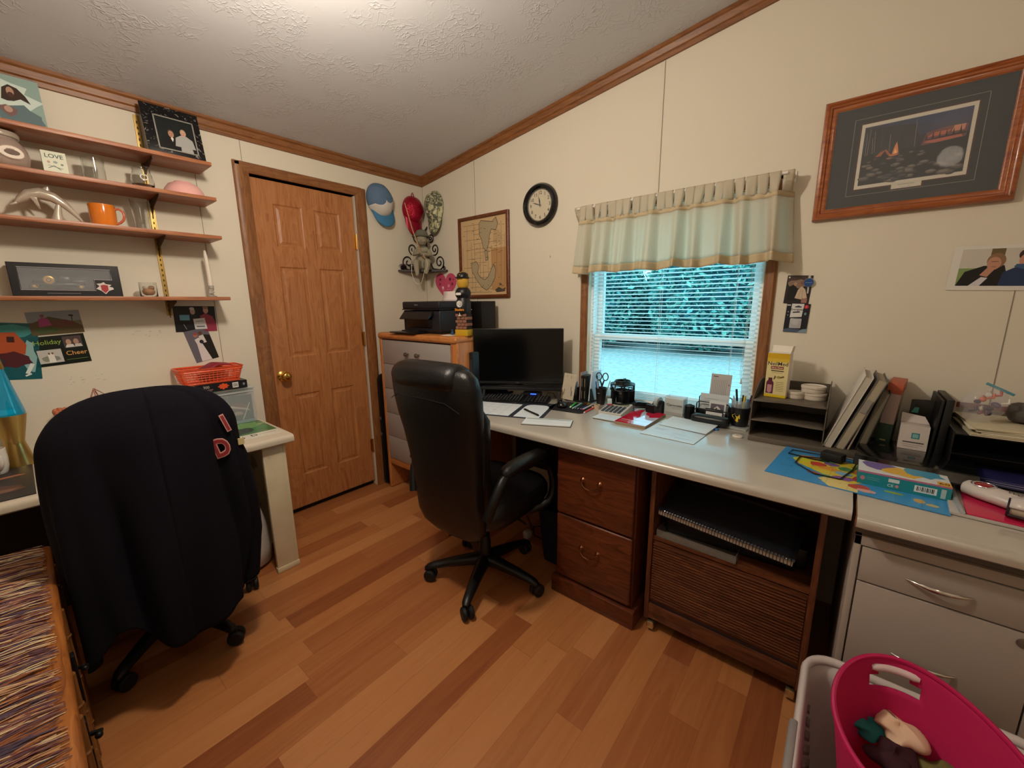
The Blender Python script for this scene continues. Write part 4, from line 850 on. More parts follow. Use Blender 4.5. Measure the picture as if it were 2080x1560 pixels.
# ================================================================ OFFICE CHAIR
def star_base(t, n=5, rad=.285, a0=-64, mat=BLK):
    cs = []
    for k in range(n):
        a = R(a0+72*k); c, s = cos(a), sin(a)
        M_ = Matrix.Rotation(a, 4, 'Z'); b = B(mat)
        def sec(x, z, w, h): return [(x, w*cos(q)*1.0, z+h*sin(q)) for q in [2*pi*i/12 for i in range(12)]]
        b.loft([sec(.02, .102, .036, .034), sec(.08, .100, .031, .029), sec(.18, .090, .026, .022), sec(.255, .078, .022, .017), sec(rad, .070, .020, .015), sec(rad+.016, .062, .012, .010)], M=M_)
        b.build('base_leg', t)
        b = B(BLKM); ca = a+R(40+31*k)
        K = Matrix.Translation((rad*c, rad*s, 0)) @ Matrix.Rotation(ca, 4, 'Z')
        for s2 in (-1, 1): b.lathe([(.001, -.011), (.024, -.011), (.0295, -.006), (.0302, .004), (.025, .010), (.001, .011)], M=K @ Matrix.Translation((.012, s2*.015, .0305)) @ Matrix.Rotation(pi/2*s2, 4, 'X'), seg=22)
        b.box(-.006, -.006, .022, .018, .006, .055, bev=.003, M=K); b.cyl((rad*c, rad*s, .03), (rad*c, rad*s, .066), .010)
        b.build('caster', t)
    b = B(mat); b.lathe([(.001, .075), (.036, .075), (.040, .085), (.038, .118), (.030, .125), (.030, .20), (.026, .205), (.026, .235), (.019, .237), (.019, .37), (.001, .37)], seg=28, cap=False); b.build('gas_column', t)
CHA = R(2)
ch = thing('office_chair', 'black leather high-back executive office chair pulled up to the desk', 'office chair', (1.380, -.835, .001), CHA)
star_base(ch, a0=-64-2)
b = B(BLKM); b.box(-.11, -.13, .365, .11, .12, .392, bev=.006); b.tube([(.10, .02, .375), (.20, .02, .37), (.24, .02, .36)], .005, 8); b.build('seat_mechanism', ch)
SEAT = C('#121214', .34, spec=.5, bump=.3, bscale=40)
b = B(SEAT)
b.loft([sring(0, .035, z, w, d, 36, 4) for z, w, d in ((.392, .19, .20), (.400, .228, .245), (.43, .243, .262), (.47, .243, .262), (.497, .228, .245), (.507, .18, .20), (.510, .06, .06))]); b.build('seat', ch)
# back shell: rounded slab widening upwards, padded front
def backring(z, w, th, yc, n=40, e=3.2): return sring(0, yc, z, w, th, n, e)
bs = [(.335, .06, .012, -.205), (.345, .12, .022, -.208), (.375, .178, .032, -.213), (.43, .198, .042, -.220), (.52, .196, .048, -.228), (.62, .196, .05, -.236), (.72, .206, .052, -.245), (.82, .218, .056, -.256), (.90, .234, .060, -.266), (.98, .240, .062, -.276), (1.04, .240, .060, -.283), (1.08, .232, .052, -.288), (1.105, .208, .036, -.290), (1.114, .17, .018, -.291)]
b = B(LEATHER); b.loft([backring(z, w, th, yc) for z, w, th, yc in bs]); bk_ = b.build('backrest', ch, smooth=60)
b = B(SEAT); ps = [(.46, .17, .02, -.185), (.50, .195, .045, -.180), (.60, .20, .055, -.182), (.70, .205, .045, -.198), (.80, .215, .05, -.205), (.90, .225, .05, -.215), (.96, .21, .02, -.235)]
b.loft([backring(z, w, th, yc) for z, w, th, yc in ps]); b.build('back_cushion', ch, smooth=60)
b = B(LEATHER)   # head roll folded over the top
b.loft([[Vector((x, -.285+ (.074*s)*cos(a), 1.072+(.060*s)*sin(a))) for a in [2*pi*i/24 for i in range(24)]] for x, s in ((-.195, .5), (-.185, .86), (-.15, 1), (-.06, 1.02), (.05, 1.02), (.13, 1), (.16, .86), (.17, .5))]); b.build('head_roll', ch, smooth=60)
b = B(C('#060607', .6))
for pts in ([(-.235, -.318, .96), (-.18, -.333, .985), (0, -.339, .99), (.12, -.337, .985), (.19, -.331, .955)],): b.tube([(x, y-.001, z) for x, y, z in pts], .0016, 6)
b.build('seam', bk_)
for s in (-1, 1):
    b = B(BLK); P = [(s*.236, -.245, .50), (s*.262, -.215, .60), (s*.264, -.15, .665), (s*.264, -.02, .665), (s*.263, .10, .655), (s*.262, .18, .60), (s*.27, .21, .50), (s*.26, .18, .415), (s*.20, .10, .385)]
    if s < 0: P = [(x_+.022, min(y_, .13), z_) for x_, y_, z_ in P]
    # smooth loop
    sm = []
    for i in range(len(P)-1):
        p0 = Vector(P[max(i-1, 0)]); p1 = Vector(P[i]); p2 = Vector(P[i+1]); p3 = Vector(P[min(i+2, len(P)-1)])
        for q in (0, .33, .66): sm.append(.5*((2*p1)+(-p0+p2)*q+(2*p0-5*p1+4*p2-p3)*q*q+(-p0+3*p1-3*p2+p3)*q**3))
    sm.append(Vector(P[-1])); b.tube(sm, .021, 12); ar = b.build('armrest', ch)
    b = B(LEATHER); b.loft([[Vector((s*.264+.036*k*cos(a), y, .688+.026*k*sin(a)+dz_)) for a in [2*pi*i/20 for i in range(20)]] for y, k, dz_ in ((-.175, .35, -.012), (-.16, .8, -.006), (-.10, 1, 0), (.0, 1.05, 0), (.10, 1.0, -.004), (.145, .8, -.012), (.16, .35, -.018))]); b.build('arm_pad', ar)

# ================================================================ CHAIR WITH JACKET
lc = thing('office_chair', 'office chair at the left counter hidden under a draped dark jacket', 'office chair', (.60, -1.905, .001), R(90))
star_base(lc, a0=24-90)
b = B(BLKM); b.box(-.11, -.13, .365, .11, .12, .392, bev=.006); b.build('seat_mechanism', lc)
b = B(SEAT); b.loft([sring(0, .02, z, w, d, 36, 4) for z, w, d in ((.392, .20, .20), (.400, .245, .235), (.43, .255, .25), (.47, .255, .25), (.497, .24, .235), (.507, .19, .19))]); b.build('seat', lc)
b = B(LEATHER); b.loft([backring(z, w, th*.8, yc+.005) for z, w, th, yc in [(.36, .06, .012, -.205), (.40, .17, .03, -.213), (.52, .20, .048, -.222), (.72, .215, .05, -.240), (.90, .222, .05, -.25), (1.00, .205, .045, -.257), (1.04, .16, .03, -.262), (1.06, .09, .012, -.264)]]); b.build('backrest', lc, smooth=60)
# the jacket, a sheet wrapped over the back with folds growing towards the hem
jm = C('#0f0d16', .95, spec=.2, bump=.35, bscale=260)
jk = thing('jacket', 'dark navy jacket with red block letters draped over the chair at the left counter', 'jacket', (.915, -1.925, 0))
def jpt(u, v, grow=0):
    # u around (0..1), v from crown (0) to hem (1)
    a = 2*pi*u; ca, sa = cos(a), sin(a)
    ztop = 1.098
    if v < .22:
        q = v/.22*pi/2; k = sin(q)**.75; z = ztop-.16*(1-cos(q))
    else: k = 1; z = ztop-.16-(v-.22)/.78*.66
    low = max(0, (1.0-z)/.75)
    w = (.243+.012*sin(low*4))*k; d = (.075+.055*low)*k**1.3
    e = 2.6
    y = w*math.copysign(abs(sa)**(2/e), sa); x = d*math.copysign(abs(ca)**(2/e), ca)
    f = (.014*sin(a*7+1.2*low*3)+.010*sin(a*12+2+low*2)+.012*sin(a*4+.5))*low**.8
    # two deep folds down the right hand side of the back
    for c0, wd, am in ((.62, .10, .030), (1.02, .07, .022), (-.55, .10, .018)):
        g = math.exp(-((a if a < pi else a-2*pi)-c0-.25*low)**2/wd**2/1.4); f -= am*g*min(1, low*1.5+.1)
    nx, ny = ca*w/(w+d+1e-6)*1.2, sa*.5
    x += ca*f*1.6; y += sa*f*.9+.02*low*0
    hem = .04*sin(a*3+.6)+.03*sin(a*5+2)
    if v > .8: z -= hem*(v-.8)/.2
    # sleeve bulge on the right side
    if ny > 0: y += .03*math.exp(-((z-.50)/.2)**2)*abs(sa)
    y += -.004+.03*(-low)*.6*(1 if sa > 0 else -.3)
    return Vector((x-.010+.0*low, y-.0, z))
b = B(jm); b.grid(lambda u, v: jpt(u % 1.0, v), 200, 70)
b.build('jacket_body', jk, smooth=80, solid=.006)
b = B(jm); sl = [(0.0, .200, .93), (.0, .222, .80), (-.01, .235, .62), (-.02, .238, .48), (-.03, .226, .36)]
b.tube(sl, [.03, .042, .048, .045, .038], 18); b.build('sleeve', jk, smooth=80)
b = B(C('#b44a50', .8)); b.text('O', .105, Matrix.Identity(4), .001, bold=.004); 
bpy.ops.object.select_all(action='DESELECT') if 0 else None
b.bm.free()
def letter(ch_, u, v, size, rot, off=.012, sx=.75):
    p = jpt(u, v); pu = jpt(u+.004, v); pv = jpt(u, v-.01); X = (pu-p).normalized(); Y = (pv-p).normalized(); N = X.cross(Y).normalized(); Y = N.cross(X)
    Mx = Matrix((X, Y, N)).transposed().to_4x4(); Mx.translation = p+N*off; Mx = Mx @ Matrix.Rotation(R(rot), 4, 'Z')
    bb = B(C('#cf9a94', .8)); bb.text(ch_, size, Mx, .0014, bold=.0062, sx=sx); bb.mat(C('#8f2c34', .8)); bb.text(ch_, size, Mx @ T((0, 0, .0018)), .0008, bold=.0022, sx=sx)
    bb.build('letter_patch', jk, plabel='dusty red block letter %s edged in pink' % ch_)
letter('D', .122, .315, .088, 12); letter('I', .136, .215, .080, 16)
b = B(C('#c9b98a', .7)); p = jpt(.185, .31); b.box(p.x+.004, p.y+.004, p.z-.012, p.x+.010, p.y+.024, p.z+.012); b.build('woven_tab', jk)
# white bag leaning under the counter
b = B(C('#cfc6bf', .5)); b.loft([sring(0, 0, z, a_, c_, 24, 2.4) for z, a_, c_ in ((0, .05, .07), (.02, .08, .10), (.10, .085, .11), (.22, .07, .10), (.30, .05, .085), (.33, .03, .05))]); b.build('carrier_bag', None, (.36, -1.56, .002), (0, 0, R(20)), label='pale plastic carrier bag on the floor under the left counter', cat='bag', smooth=80)

# ================================================================ TRUNK AND THROW (bottom left)
TRK2 = wood('trunk_wood', '#6e3c18', '#965825', '#ad6d33', 'X', 60, .4, 14, .12)
t = thing('wooden_chest', 'long low wooden chest with rounded lid edge and dark iron fittings, bottom left corner', 'chest', (.62, -2.197, 0))
L_, D_ = 1.50, .62; TZ = .56
b = B(TRK2); b.box(0, -D_, TZ-.032, L_, 0, TZ, bev=.010, seg=3); b.build('lid', t)
b = B(TRK2); b.box(.02, -D_+.02, .03, L_-.02, -.018, TZ-.034, bev=.004); b.build('chest_body', t)
BAM = wood('bamboo', '#4e2e12', '#74491f', '#8a5c2c', 'Z', 50, .4, 10, .12)
for k in range(9):
    x = .10+k*.16; b = B(BAM); b.cyl((x, -.008, .012), (x, -.008, TZ-.036), .012, seg=14)
    for z in (.14, .30, .44): b.lathe([(.012, -.004), (.0145, 0), (.012, .004)], (x, -.008, z), 14, cap=False)
    b.build('side_rail', t, plabel='bamboo style upright')
IR = C('#1c1a1a', .45, .6)
for k in range(4):
    x = .62+k*.26; b = B(IR); b.box(x-.012, -.004, .36, x+.012, .006, .50, bev=.002); b.tube([(x-.010, .006, .45), (x, .022, .452), (x+.012, .018, .455)], .005, 8); b.ell((x+.014, .018, .455), .007, 10); b.build('iron_latch', t)
b = B(C('#2a1c10', .7)); 
for x in (.05, L_-.05):
    for y in (-.05, -D_+.05): b.cyl((x, y, 0.001), (x, y, .032), .02)
b.build('foot', t)
t = thing('throw_blanket', 'woven multicoloured throw with long cream and maroon fringe lying on the wooden chest', 'blanket', (.62, -2.216, TZ))
wm, n, l, p = nodes('woven_throw'); tc = n.new('ShaderNodeTexCoord'); wv = n.new('ShaderNodeTexNoise'); wv.inputs['Scale'].default_value = 9; wv.inputs['Detail'].default_value = 5; l.new(tc.outputs['Object'], wv.inputs[0])
rp = ramp(n, [(.3, '#3d2b33'), (.45, '#6d3f3c'), (.55, '#a98a5c'), (.7, '#cbb88f')]); l.new(wv.outputs[0], rp.inputs[0]); l.new(rp.outputs[0], p.inputs['Base Color']); p.inputs['Roughness'].default_value = .95
b = B(wm); b.grid(lambda u, v: (.005+u*1.48, -.135-v*.40, .0045+.0015*sin(u*40)*sin(v*9)), 60, 16); b.build('woven_cloth', t, solid=.006)
b = B(C('#c9b48a', .9)); b.box(.004, -.145, .002, 1.486, -.130, .012, bev=.003); b.build('selvedge', t, plabel='cream knotted edge')
FC = [C(h, .9) for h in ('#c9ab8c', '#8a5a5c', '#5a3440', '#b98d66', '#6a4c58', '#d6bf98', '#9a5d3e', '#54475a')]
q = random.Random(21); b = B(); b.m = list(FC); N_ = 820
for k in range(N_):
    x = .006+1.478*k/N_+q.uniform(-.002, .002); dx = q.uniform(-.018, .018)+.012*sin(k*.11); ln = .135+q.uniform(-.022, .006)
    h1, h2 = .004+q.uniform(0, .010), .002+q.uniform(0, .008); b.ci = min(7, int(abs(sin(k*.045+.6*sin(k*.013)))*4+q.uniform(0, 4)))
    b.tube([(x, -.135, .008), (x+dx*.3, -.135+ln*.35, h1+.003), (x+dx*.8, -.135+ln*.75, h2+.002), (x+dx, -.135+ln, .0025)], [.0017, .0015, .0013, .0009], 4)
b.build('fringe', t, kind='stuff')

# ================================================================ LAUNDRY BASKETS (bottom right)
LB = C('#cfc5c2', .4); t = thing('laundry_basket', 'pale grey plastic laundry basket on the floor before the grey cabinet', 'laundry basket', (2.905, -1.155, .001), 0)
def rr3(w, h, z, r=.06): return [Vector((x, y, z)) for x, y in rrect(w, h, r, 7)]
BWd, BDp, BH = .47, .60, .375
b = B(LB)
b.loft([rr3(BWd*.74, BDp*.76, 0), rr3(BWd*.78, BDp*.80, .004), rr3(BWd*.93, BDp*.94, BH-.06), rr3(BWd*.95, BDp*.96, BH-.01)], cap=False); b.loft([rr3(BWd*.74, BDp*.76, 0), rr3(BWd*.70, BDp*.72, .004)])
b.build('tub', t, smooth=60, solid=.003)
b = B(LB); b.loft([rr3(BWd*.945, BDp*.955, BH-.012, .065), rr3(BWd*1.0, BDp*1.0, BH-.020, .075), rr3(BWd*1.02, BDp*1.02, BH-.006, .08), rr3(BWd*1.0, BDp*1.0, BH+.006, .075), rr3(BWd*.965, BDp*.972, BH+.008, .07), rr3(BWd*.935, BDp*.945, BH-.004, .06)], closed=True); b.build('rim', t, smooth=80)
for s in (-1, 1): b = B(C('#8c8786', .45)); b.box(s*BWd*.505-.010, -.13, BH-.022, s*BWd*.505+.010, .03, BH+.0095, bev=.008, seg=3); b.build('grip', t, plabel='darker grey soft grip')
# slots are grey boxes on the sides, the shade of openings in their colour
for s in (-1, 1):
    b = B(C('#8f8884', .6)); K = 0
    for j in range(5):
        for k in range(10):
            z = .10+j*.042; f = z/BH; x = s*(BWd/2*(.78+.16*f)-.0005); y = -.20+k*.043
            b.box(x-.0025, y, z, x+.0025, y+.022, z+.010)
        if j < 4: b.box(s*(BWd/2*(.78+.16*(.10+j*.042)/BH))-.0008, -.20, .10+j*.042, s*(BWd/2*(.78+.16*(.10+j*.042)/BH))+.0008, -.1996, .142+j*.042)
    b.build('slot_rows', t, kind='stuff', plabel='rows of small slots')
PK = cloth('translucent_pink', '#dd2c72', .38)
TBM = Matrix.Translation((2.884, -1.160, .012)) @ Matrix.Rotation(R(14), 4, 'Z')
t = thing('tote_basket', 'translucent hot pink flexible tote basket sitting inside the laundry basket', 'basket', TBM.translation, TBM.to_euler().z)
TH = .482
def tpt(a, v):
    rx = .085+.055*v+.012*v*v; ry = .115+.078*v+.015*v*v; z = v*TH+.030*v**3*sin(a)**2
    return Vector((rx*cos(a), ry*sin(a), z))
bmt = bmesh.new(); NA, NV = 96, 40; vs = [[bmt.verts.new(tpt(2*pi*i/NA, j/NV)) for i in range(NA)] for j in range(NV+1)]
for j in range(NV):
    for i in range(NA):
        a = 2*pi*(i+.5)/NA; v = (j+.5)/NV; da = min(abs(a-pi/2), abs(a-1.5*pi))
        if (da/.36)**2+((v-.905)/.042)**2 < 1: continue
        f = bmt.faces.new((vs[j][i], vs[j][(i+1) % NA], vs[j+1][(i+1) % NA], vs[j+1][i]))
bmt.faces.new(vs[0][::-1])
b = B(PK); b._add(bmt); b.build('tub', t, smooth=80, solid=.004)
b = B(C('#b81d56', .25)); b.tube([tpt(2*pi*k/96, 1.0) for k in range(96)], .0055, 8, closed=True); b.build('rim', t)
for s in (0, pi):
    b = B(C('#d9c4c6', .4) if s == 0 else C('#a31f52', .3)); b.tube([tpt(pi/2+s+da, .955)*1.0 for da in [(-.30+.6*k/10) for k in range(11)]], [.006]+[.0095]*9+[.006], 10); b.build('handle', t, plabel='pale padded handle' if s == 0 else None)
q = random.Random(9)
for i, (nm, hx, lb) in enumerate((('cloth', '#2f7f7f', 'crumpled teal cloth in the pink tote'), ('cloth', '#e0c2a4', 'crumpled cream cloth lying in the pink tote'), ('cloth', '#3a1a24', 'crumpled dark maroon cloth in the pink tote'), ('cloth', '#d9552c', 'orange cloth lying deepest in the pink tote'), ('cloth', '#6f6a3a', 'olive green cloth in the pink tote'))):
    px, py, pz = [(2.800, -1.005, .355), (2.855, -1.010, .385), (2.845, -1.075, .365), (2.900, -1.110, .290), (2.925, -1.045, .350)][i]
    b = B(C(hx, .9)); ph = q.uniform(0, 6)
    b.grid(lambda u, v: (Vector((sin(v*pi)*cos(u*2*pi)*(.050+.012*sin(u*19+ph)), sin(v*pi)*sin(u*2*pi)*(.036+.010*sin(u*25+v*9)), cos(v*pi)*(.020+.006*sin(u*13))))), 48, 16)
    o = b.build(nm, None, label=lb, cat='cloth', smooth=80); M0 = TBM @ Matrix.Translation((px, py, pz)) @ Matrix.Rotation(ph, 4, 'Z'); o.matrix_world = Matrix.Translation((px, py, pz)) @ Matrix.Rotation(ph, 4, 'Z')
# ================================================================ CORNER AND WINDOW WALL DECORATION
# ---- caps
def cap(name_label, mats, loc, rot, panel=None, w=.098, h=.115, dpt=.085, brim=(-.075, -.175), marks=None, strap=False):
    t = thing('baseball_cap', name_label, 'cap', loc, rot)
    crown_m, brim_m, panel_m = mats
    b = B(crown_m)
    def cp(u, v):   # dome over the wall plane: x right, y up, z out
        a = u*2*pi; e = v*pi/2
        rr = cos(e)**.8; k = 1-.04*abs(sin(3*a))*sin(2*e)
        return Vector((w*rr*cos(a)*k*(1-.08*(sin(a) < 0)*abs(sin(a))), h*rr*sin(a)*k, .004+dpt*sin(e)))
    b.grid(lambda u, v: cp(u, v), 48, 12); b.build('crown', t, smooth=70, solid=.0025)
    b = B(crown_m); b.ell((0, 0, dpt+.004), (.007, .007, .003), 12); b.build('top_button', t)
    b = B(brim_m)
    b.grid(lambda u, v: Vector((-w*(.90-.06*v)*cos(pi*u), brim[0]*(.55+.45*sin(pi*u))*(1-v)+v*(brim[0]*.5+(brim[1]-brim[0]*.5)*abs(sin(pi*u))**.62), .010+.034*sin(pi*u)+.003*v)), 30, 10); b.build('brim', t, smooth=70, solid=.003)
    if panel_m:
        b = B(panel_m); b.grid(lambda u, v: cp((.53+.46*u), .02+.97*v*(1-.55*(2*u-1)**2))*1.014, 22, 10); pn = b.build('front_panel', t, smooth=70, solid=.0015, plabel=panel)
        if marks:
            b = B(C(marks, .7)); 
            for k in range(7):
                u = .62+k*.035; p0 = cp(u, .14)*1.04; p1 = cp(u+.012, .20+.05*(k % 2))*1.04; p2 = cp(u+.03, .13)*1.04; b.tube([p0, p1, p2], .0013, 5)
            b.tube([cp(.66+.02*k, .07)*1.04 for k in range(9)], .0011, 5); b.build('stitched_script', pn)
    if strap: b = B(crown_m); b.tube([(-.012, h*.93, .01), (-.010, h*1.12, .014), (0, h*1.22, .012), (.010, h*1.1, .012), (.012, h*.93, .01)], .0028, 6); b.build('back_strap', t)
    return t
LWm = lambda tilt: (Matrix.Rotation(pi/2, 4, 'Z') @ Matrix.Rotation(pi/2, 4, 'X') @ Matrix.Rotation(R(tilt), 4, 'Z')).to_euler()
BWm = lambda tilt: (Matrix.Rotation(pi/2, 4, 'X') @ Matrix.Rotation(R(tilt), 4, 'Z')).to_euler()
cap('blue trucker cap with a white front panel, hung beside the door', (C('#5b7695', .8), C('#3f7ba6', .75), C('#d3cfc9', .8)), (.003, -.392, 2.072), LWm(14), 'white front panel', marks='#2c2f3f')
spk, n, l, p = nodes('red_sequins'); p.inputs['Base Color'].default_value = lin('#b01233'); p.inputs['Roughness'].default_value = .22; p.inputs['Metallic'].default_value = .55
vr = n.new('ShaderNodeTexVoronoi'); vr.inputs['Scale'].default_value = 190; tc = n.new('ShaderNodeTexCoord'); l.new(tc.outputs['Object'], vr.inputs['Vector'])
nm = n.new('ShaderNodeBump'); nm.inputs['Strength'].default_value = .7; nm.inputs['Distance'].default_value = .003; l.new(vr.outputs['Distance'], nm.inputs['Height']); l.new(nm.outputs[0], p.inputs['Normal'])
cap('sparkly red sequinned cap hung near the corner above the iron shelf', (spk, C('#a01232', .35, .3), None), (.003, -.112, 2.05), LWm(-3), w=.088, h=.105, dpt=.075, brim=(-.07, -.185), strap=True)
cm, n, l, p = nodes('camouflage'); tc = n.new('ShaderNodeTexCoord'); t0 = n.new('ShaderNodeTexNoise'); t0.inputs['Scale'].default_value = 30; t0.inputs['Detail'].default_value = 4; t0.inputs['Distortion'].default_value = 1.2; l.new(tc.outputs['Object'], t0.inputs[0])
rp = ramp(n, [(.40, '#5f6353'), (.47, '#a3a184'), (.53, '#c9c99a'), (.60, '#dad7b4')]); rp.color_ramp.interpolation = 'CONSTANT'; l.new(t0.outputs[0], rp.inputs[0]); l.new(rp.outputs[0], p.inputs['Base Color']); p.inputs['Roughness'].default_value = .8
cap('pale camouflage cap hung on the window wall by the corner', (cm, cm, None), (.155, -.003, 2.07), BWm(4), w=.088, h=.115, dpt=.075, brim=(-.08, -.195))

# ---- iron corner shelf with two scrolled sides
t = thing('corner_shelf', 'black iron corner shelf with curled scrollwork high in the corner', 'shelf', (0, 0, 1.598))
DKI = C('#1d1418', .45, .5)
b = B(C('#24141c', .45)); b.prism([(.003, -.003), (.003, -.268), (.022, -.272), (.265, -.024), (.262, -.003)], 0, .014, bev=.003); b.build('shelf_board', t)
def spiral(cx, cy, r0, a0, turns, dirn=1, n=26):
    return [(cx+r0*(1-.82*i/n)*cos(a0+dirn*turns*2*pi*i/n), cy+r0*(1-.82*i/n)*sin(a0+dirn*turns*2*pi*i/n)) for i in range(n+1)]
for side in (0, 1):
    K = (Matrix.Rotation(pi/2, 4, 'X') if side else Matrix.Rotation(-pi/2, 4, 'Z') @ Matrix.Rotation(pi/2, 4, 'X')); off = (0, -.008, 0) if side else (.008, 0, 0)
    K = Matrix.Translation(off) @ K
    b = B(DKI)   # local: x away from the corner, y up
    for pts in (spiral(.175, .075, .055, -pi/2, 1.45, 1), spiral(.125, .175, .045, -pi/2-.4, 1.4, 1), spiral(.085, .262, .034, -pi/2-.5, 1.4, 1)):
        b.tube([(x, y, 0) for x, y in pts], .0042, 6, M=K)
    b.tube([(x, y, 0) for x, y in ((.232, .016), (.236, .03), (.226, .042), (.218, .03), (.222, .016))], .0038, 6, M=K)
    b.tube([(x, y, 0) for x, y in ((.175, .020), (.10, .03), (.05, .10), (.03, .20), (.025, .30))], .0042, 6, M=K)
    b.build('scrollwork', t)
b = B(DKI); b.tube([(.012, -.012, .30), (.03, -.006, .335), (.05, -.012, .345), (.052, -.028, .325), (.045, -.045, .30), (.028, -.03, .27)], .0042, 6); b.tube([(.012, -.012, .30), (.008, -.03, .33), (.014, -.05, .335), (.03, -.05, .31)], .0042, 6); b.build('top_curl', t)
t = thing('sunglasses', 'dark purple sunglasses lying at the left tip of the iron corner shelf', 'sunglasses', (.045, -.205, 1.6135), R(62))
PG = C('#4a1d3c', .25)
for s in (-1, 1): b = B(C('#1d0f1a', .1)); b.grid(lambda u, v: (s*(.012+.046*u), -.004*sin(u*pi)*0-.010*u, .004+.032*v*(1-.25*(2*u-1)**2)), 8, 6); b.build('lens', t, solid=.0015)
b = B(PG); b.tube([(-.062, -.012, .034), (-.04, -.006, .040), (-.012, 0, .037), (.012, 0, .037), (.04, -.006, .040), (.062, -.012, .034)], .003, 6)
for s in (-1, 1): b.tube([(s*.062, -.010, .032), (s*.064, .03, .026), (s*.062, .09, .006)], .0024, 6)
b.build('frame', t)

# ---- stone fisher boy
ST = C('#9a937f', .85, bump=.5, bscale=120); ST2 = C('#6f6f62', .85, bump=.4, bscale=120)
fb = thing('fishing_boy_statue', 'weathered stone figurine of a child in a hat fishing, seated on the iron shelf', 'statue', (.118, -.122, 1.6125), R(45)); fb.scale = (1.12, 1.12, 1.10)
def skin(name, verts, edges, radii, mat, parent, sub=2, root=0):
    me = bpy.data.meshes.new(name); me.from_pydata([Vector(v) for v in verts], edges, []); o = bpy.data.objects.new(name, me); COL.objects.link(o)
    md = o.modifiers.new('s', 'SKIN'); sv = me.skin_vertices[0].data
    for i, r in enumerate(radii): sv[i].radius = (r, r) if not isinstance(r, tuple) else r
    sv[root].use_root = True
    o.modifiers.new('u', 'SUBSURF').levels = sub
    dg = bpy.context.evaluated_depsgraph_get(); me2 = bpy.data.meshes.new_from_object(o.evaluated_get(dg)); bpy.data.objects.remove(o)
    me2.materials.clear(); me2.materials.append(mat); me2.shade_smooth(); o2 = bpy.data.objects.new(name, me2); COL.objects.link(o2); o2.parent = parent; return o2
# local: -y faces the room, z up; seat at origin
V = [(0, .0, .035), (0, .004, .075), (0, -.002, .115), (0, -.006, .140), (0, -.012, .160),          # spine to neck 0-4
     (-.030, -.03, .030), (-.036, -.085, .048), (-.030, -.105, .0), (-.026, -.118, -.038), (-.028, -.140, -.044),  # left leg 5-9
     (.030, -.03, .030), (.040, -.080, .055), (.036, -.098, .005), (.030, -.108, -.026), (.034, -.128, -.032),     # right leg 10-14
     (-.038, -.008, .128), (-.052, -.036, .098), (-.020, -.072, .104), (-.008, -.082, .108),                     # left arm 15-18
     (.038, -.008, .128), (.058, -.030, .094), (.026, -.070, .094), (.008, -.082, .098)]                         # right arm 19-22
E_ = [(0, 1), (1, 2), (2, 3), (3, 4), (0, 5), (5, 6), (6, 7), (7, 8), (8, 9), (0, 10), (10, 11), (11, 12), (12, 13), (13, 14), (3, 15), (15, 16), (16, 17), (17, 18), (3, 19), (19, 20), (20, 21), (21, 22)]
rad = [.038, .036, .036, .026, .016, .026, .022, .018, .013, .010, .026, .022, .018, .013, .010, .018, .015, .012, .010, .018, .015, .012, .010]
body = skin('body', V, E_, rad, ST, fb)
b = B(ST)
b.loft([[Vector((r*1.0*cos(a)*.92, -.014+r*sin(a)-(.006 if sin(a) < 0 else 0), z)) for a in [2*pi*i/24 for i in range(24)]] for z, r in ((.158, .010), (.163, .022), (.172, .031), (.184, .036), (.198, .038), (.212, .036), (.224, .028), (.232, .012))])
b.ell((0, -.056, .191), (.0055, .008, .006), 10); b.ell((-.017, -.049, .184), (.010, .007, .009), 10); b.ell((.017, -.049, .184), (.010, .007, .009), 10); b.ell((-.037, -.012, .192), (.005, .008, .010), 10); b.ell((.037, -.012, .192), (.005, .008, .010), 10)
b.mat(ST2); b.ell((-.013, -.051, .200), (.005, .003, .003), 8); b.ell((.013, -.051, .200), (.005, .003, .003), 8); b.ell((0, -.052, .176), (.008, .003, .002), 8)
b.build('head', fb, smooth=60)
b = B(ST2); b.lathe([(.062, .214), (.064, .218), (.045, .228), (.040, .240), (.030, .256), (.012, .262), (.001, .262)], (0, -.008, 0), 28); b.build('hat', fb, plabel='darker brimmed hat')
b = B(ST2); b.loft([sring(0, -.006, z, a_, c_, 20, 2.2) for z, a_, c_ in ((.142, .020, .018), (.150, .030, .026), (.156, .024, .02))]); b.build('neckerchief', fb)
for s, o in ((-1, 17), (1, 21)):
    b = B(ST); hx = V[o+1]
    b.ell((hx[0], hx[1], hx[2]), (.0075, .008, .009), 10)
    for k in range(4): b.tube([(hx[0]+s*.003, hx[1]-.004, hx[2]+.007-k*.0045), (hx[0]-s*.004, hx[1]-.011, hx[2]+.007-k*.0045), (hx[0]-s*.009, hx[1]-.006, hx[2]+.006-k*.0045)], .0022, 6)
    b.tube([(hx[0]+s*.002, hx[1]+.002, hx[2]+.006), (hx[0]-s*.005, hx[1]-.002, hx[2]+.012)], .0025, 6); b.build('hand', fb)
b = B(C('#c79a78', .6)); b.tube([(.02, -.062, .070), (0, -.090, .104), (-.035, -.16, .23), (-.068, -.21, .385)], [.0042, .0042, .0034, .0022], 8); rod_ = b.build('fishing_rod', fb, plabel='pale wooden fishing rod')
b = B(C('#d8cdb4', .7)); b.tube([(-.05, -.075, .13), (-.062, -.10, .05), (-.060, -.13, -.03), (-.045, -.145, -.085), (-.022, -.150, -.105), (.0, -.145, -.095), (.014, -.135, -.05), (.022, -.120, -.01)], .0016, 6); b.tube([(.010, -.085, .10), (.034, -.11, .06), (.044, -.125, .02), (.036, -.13, -.01)], .0014, 6); b.build('line', fb)

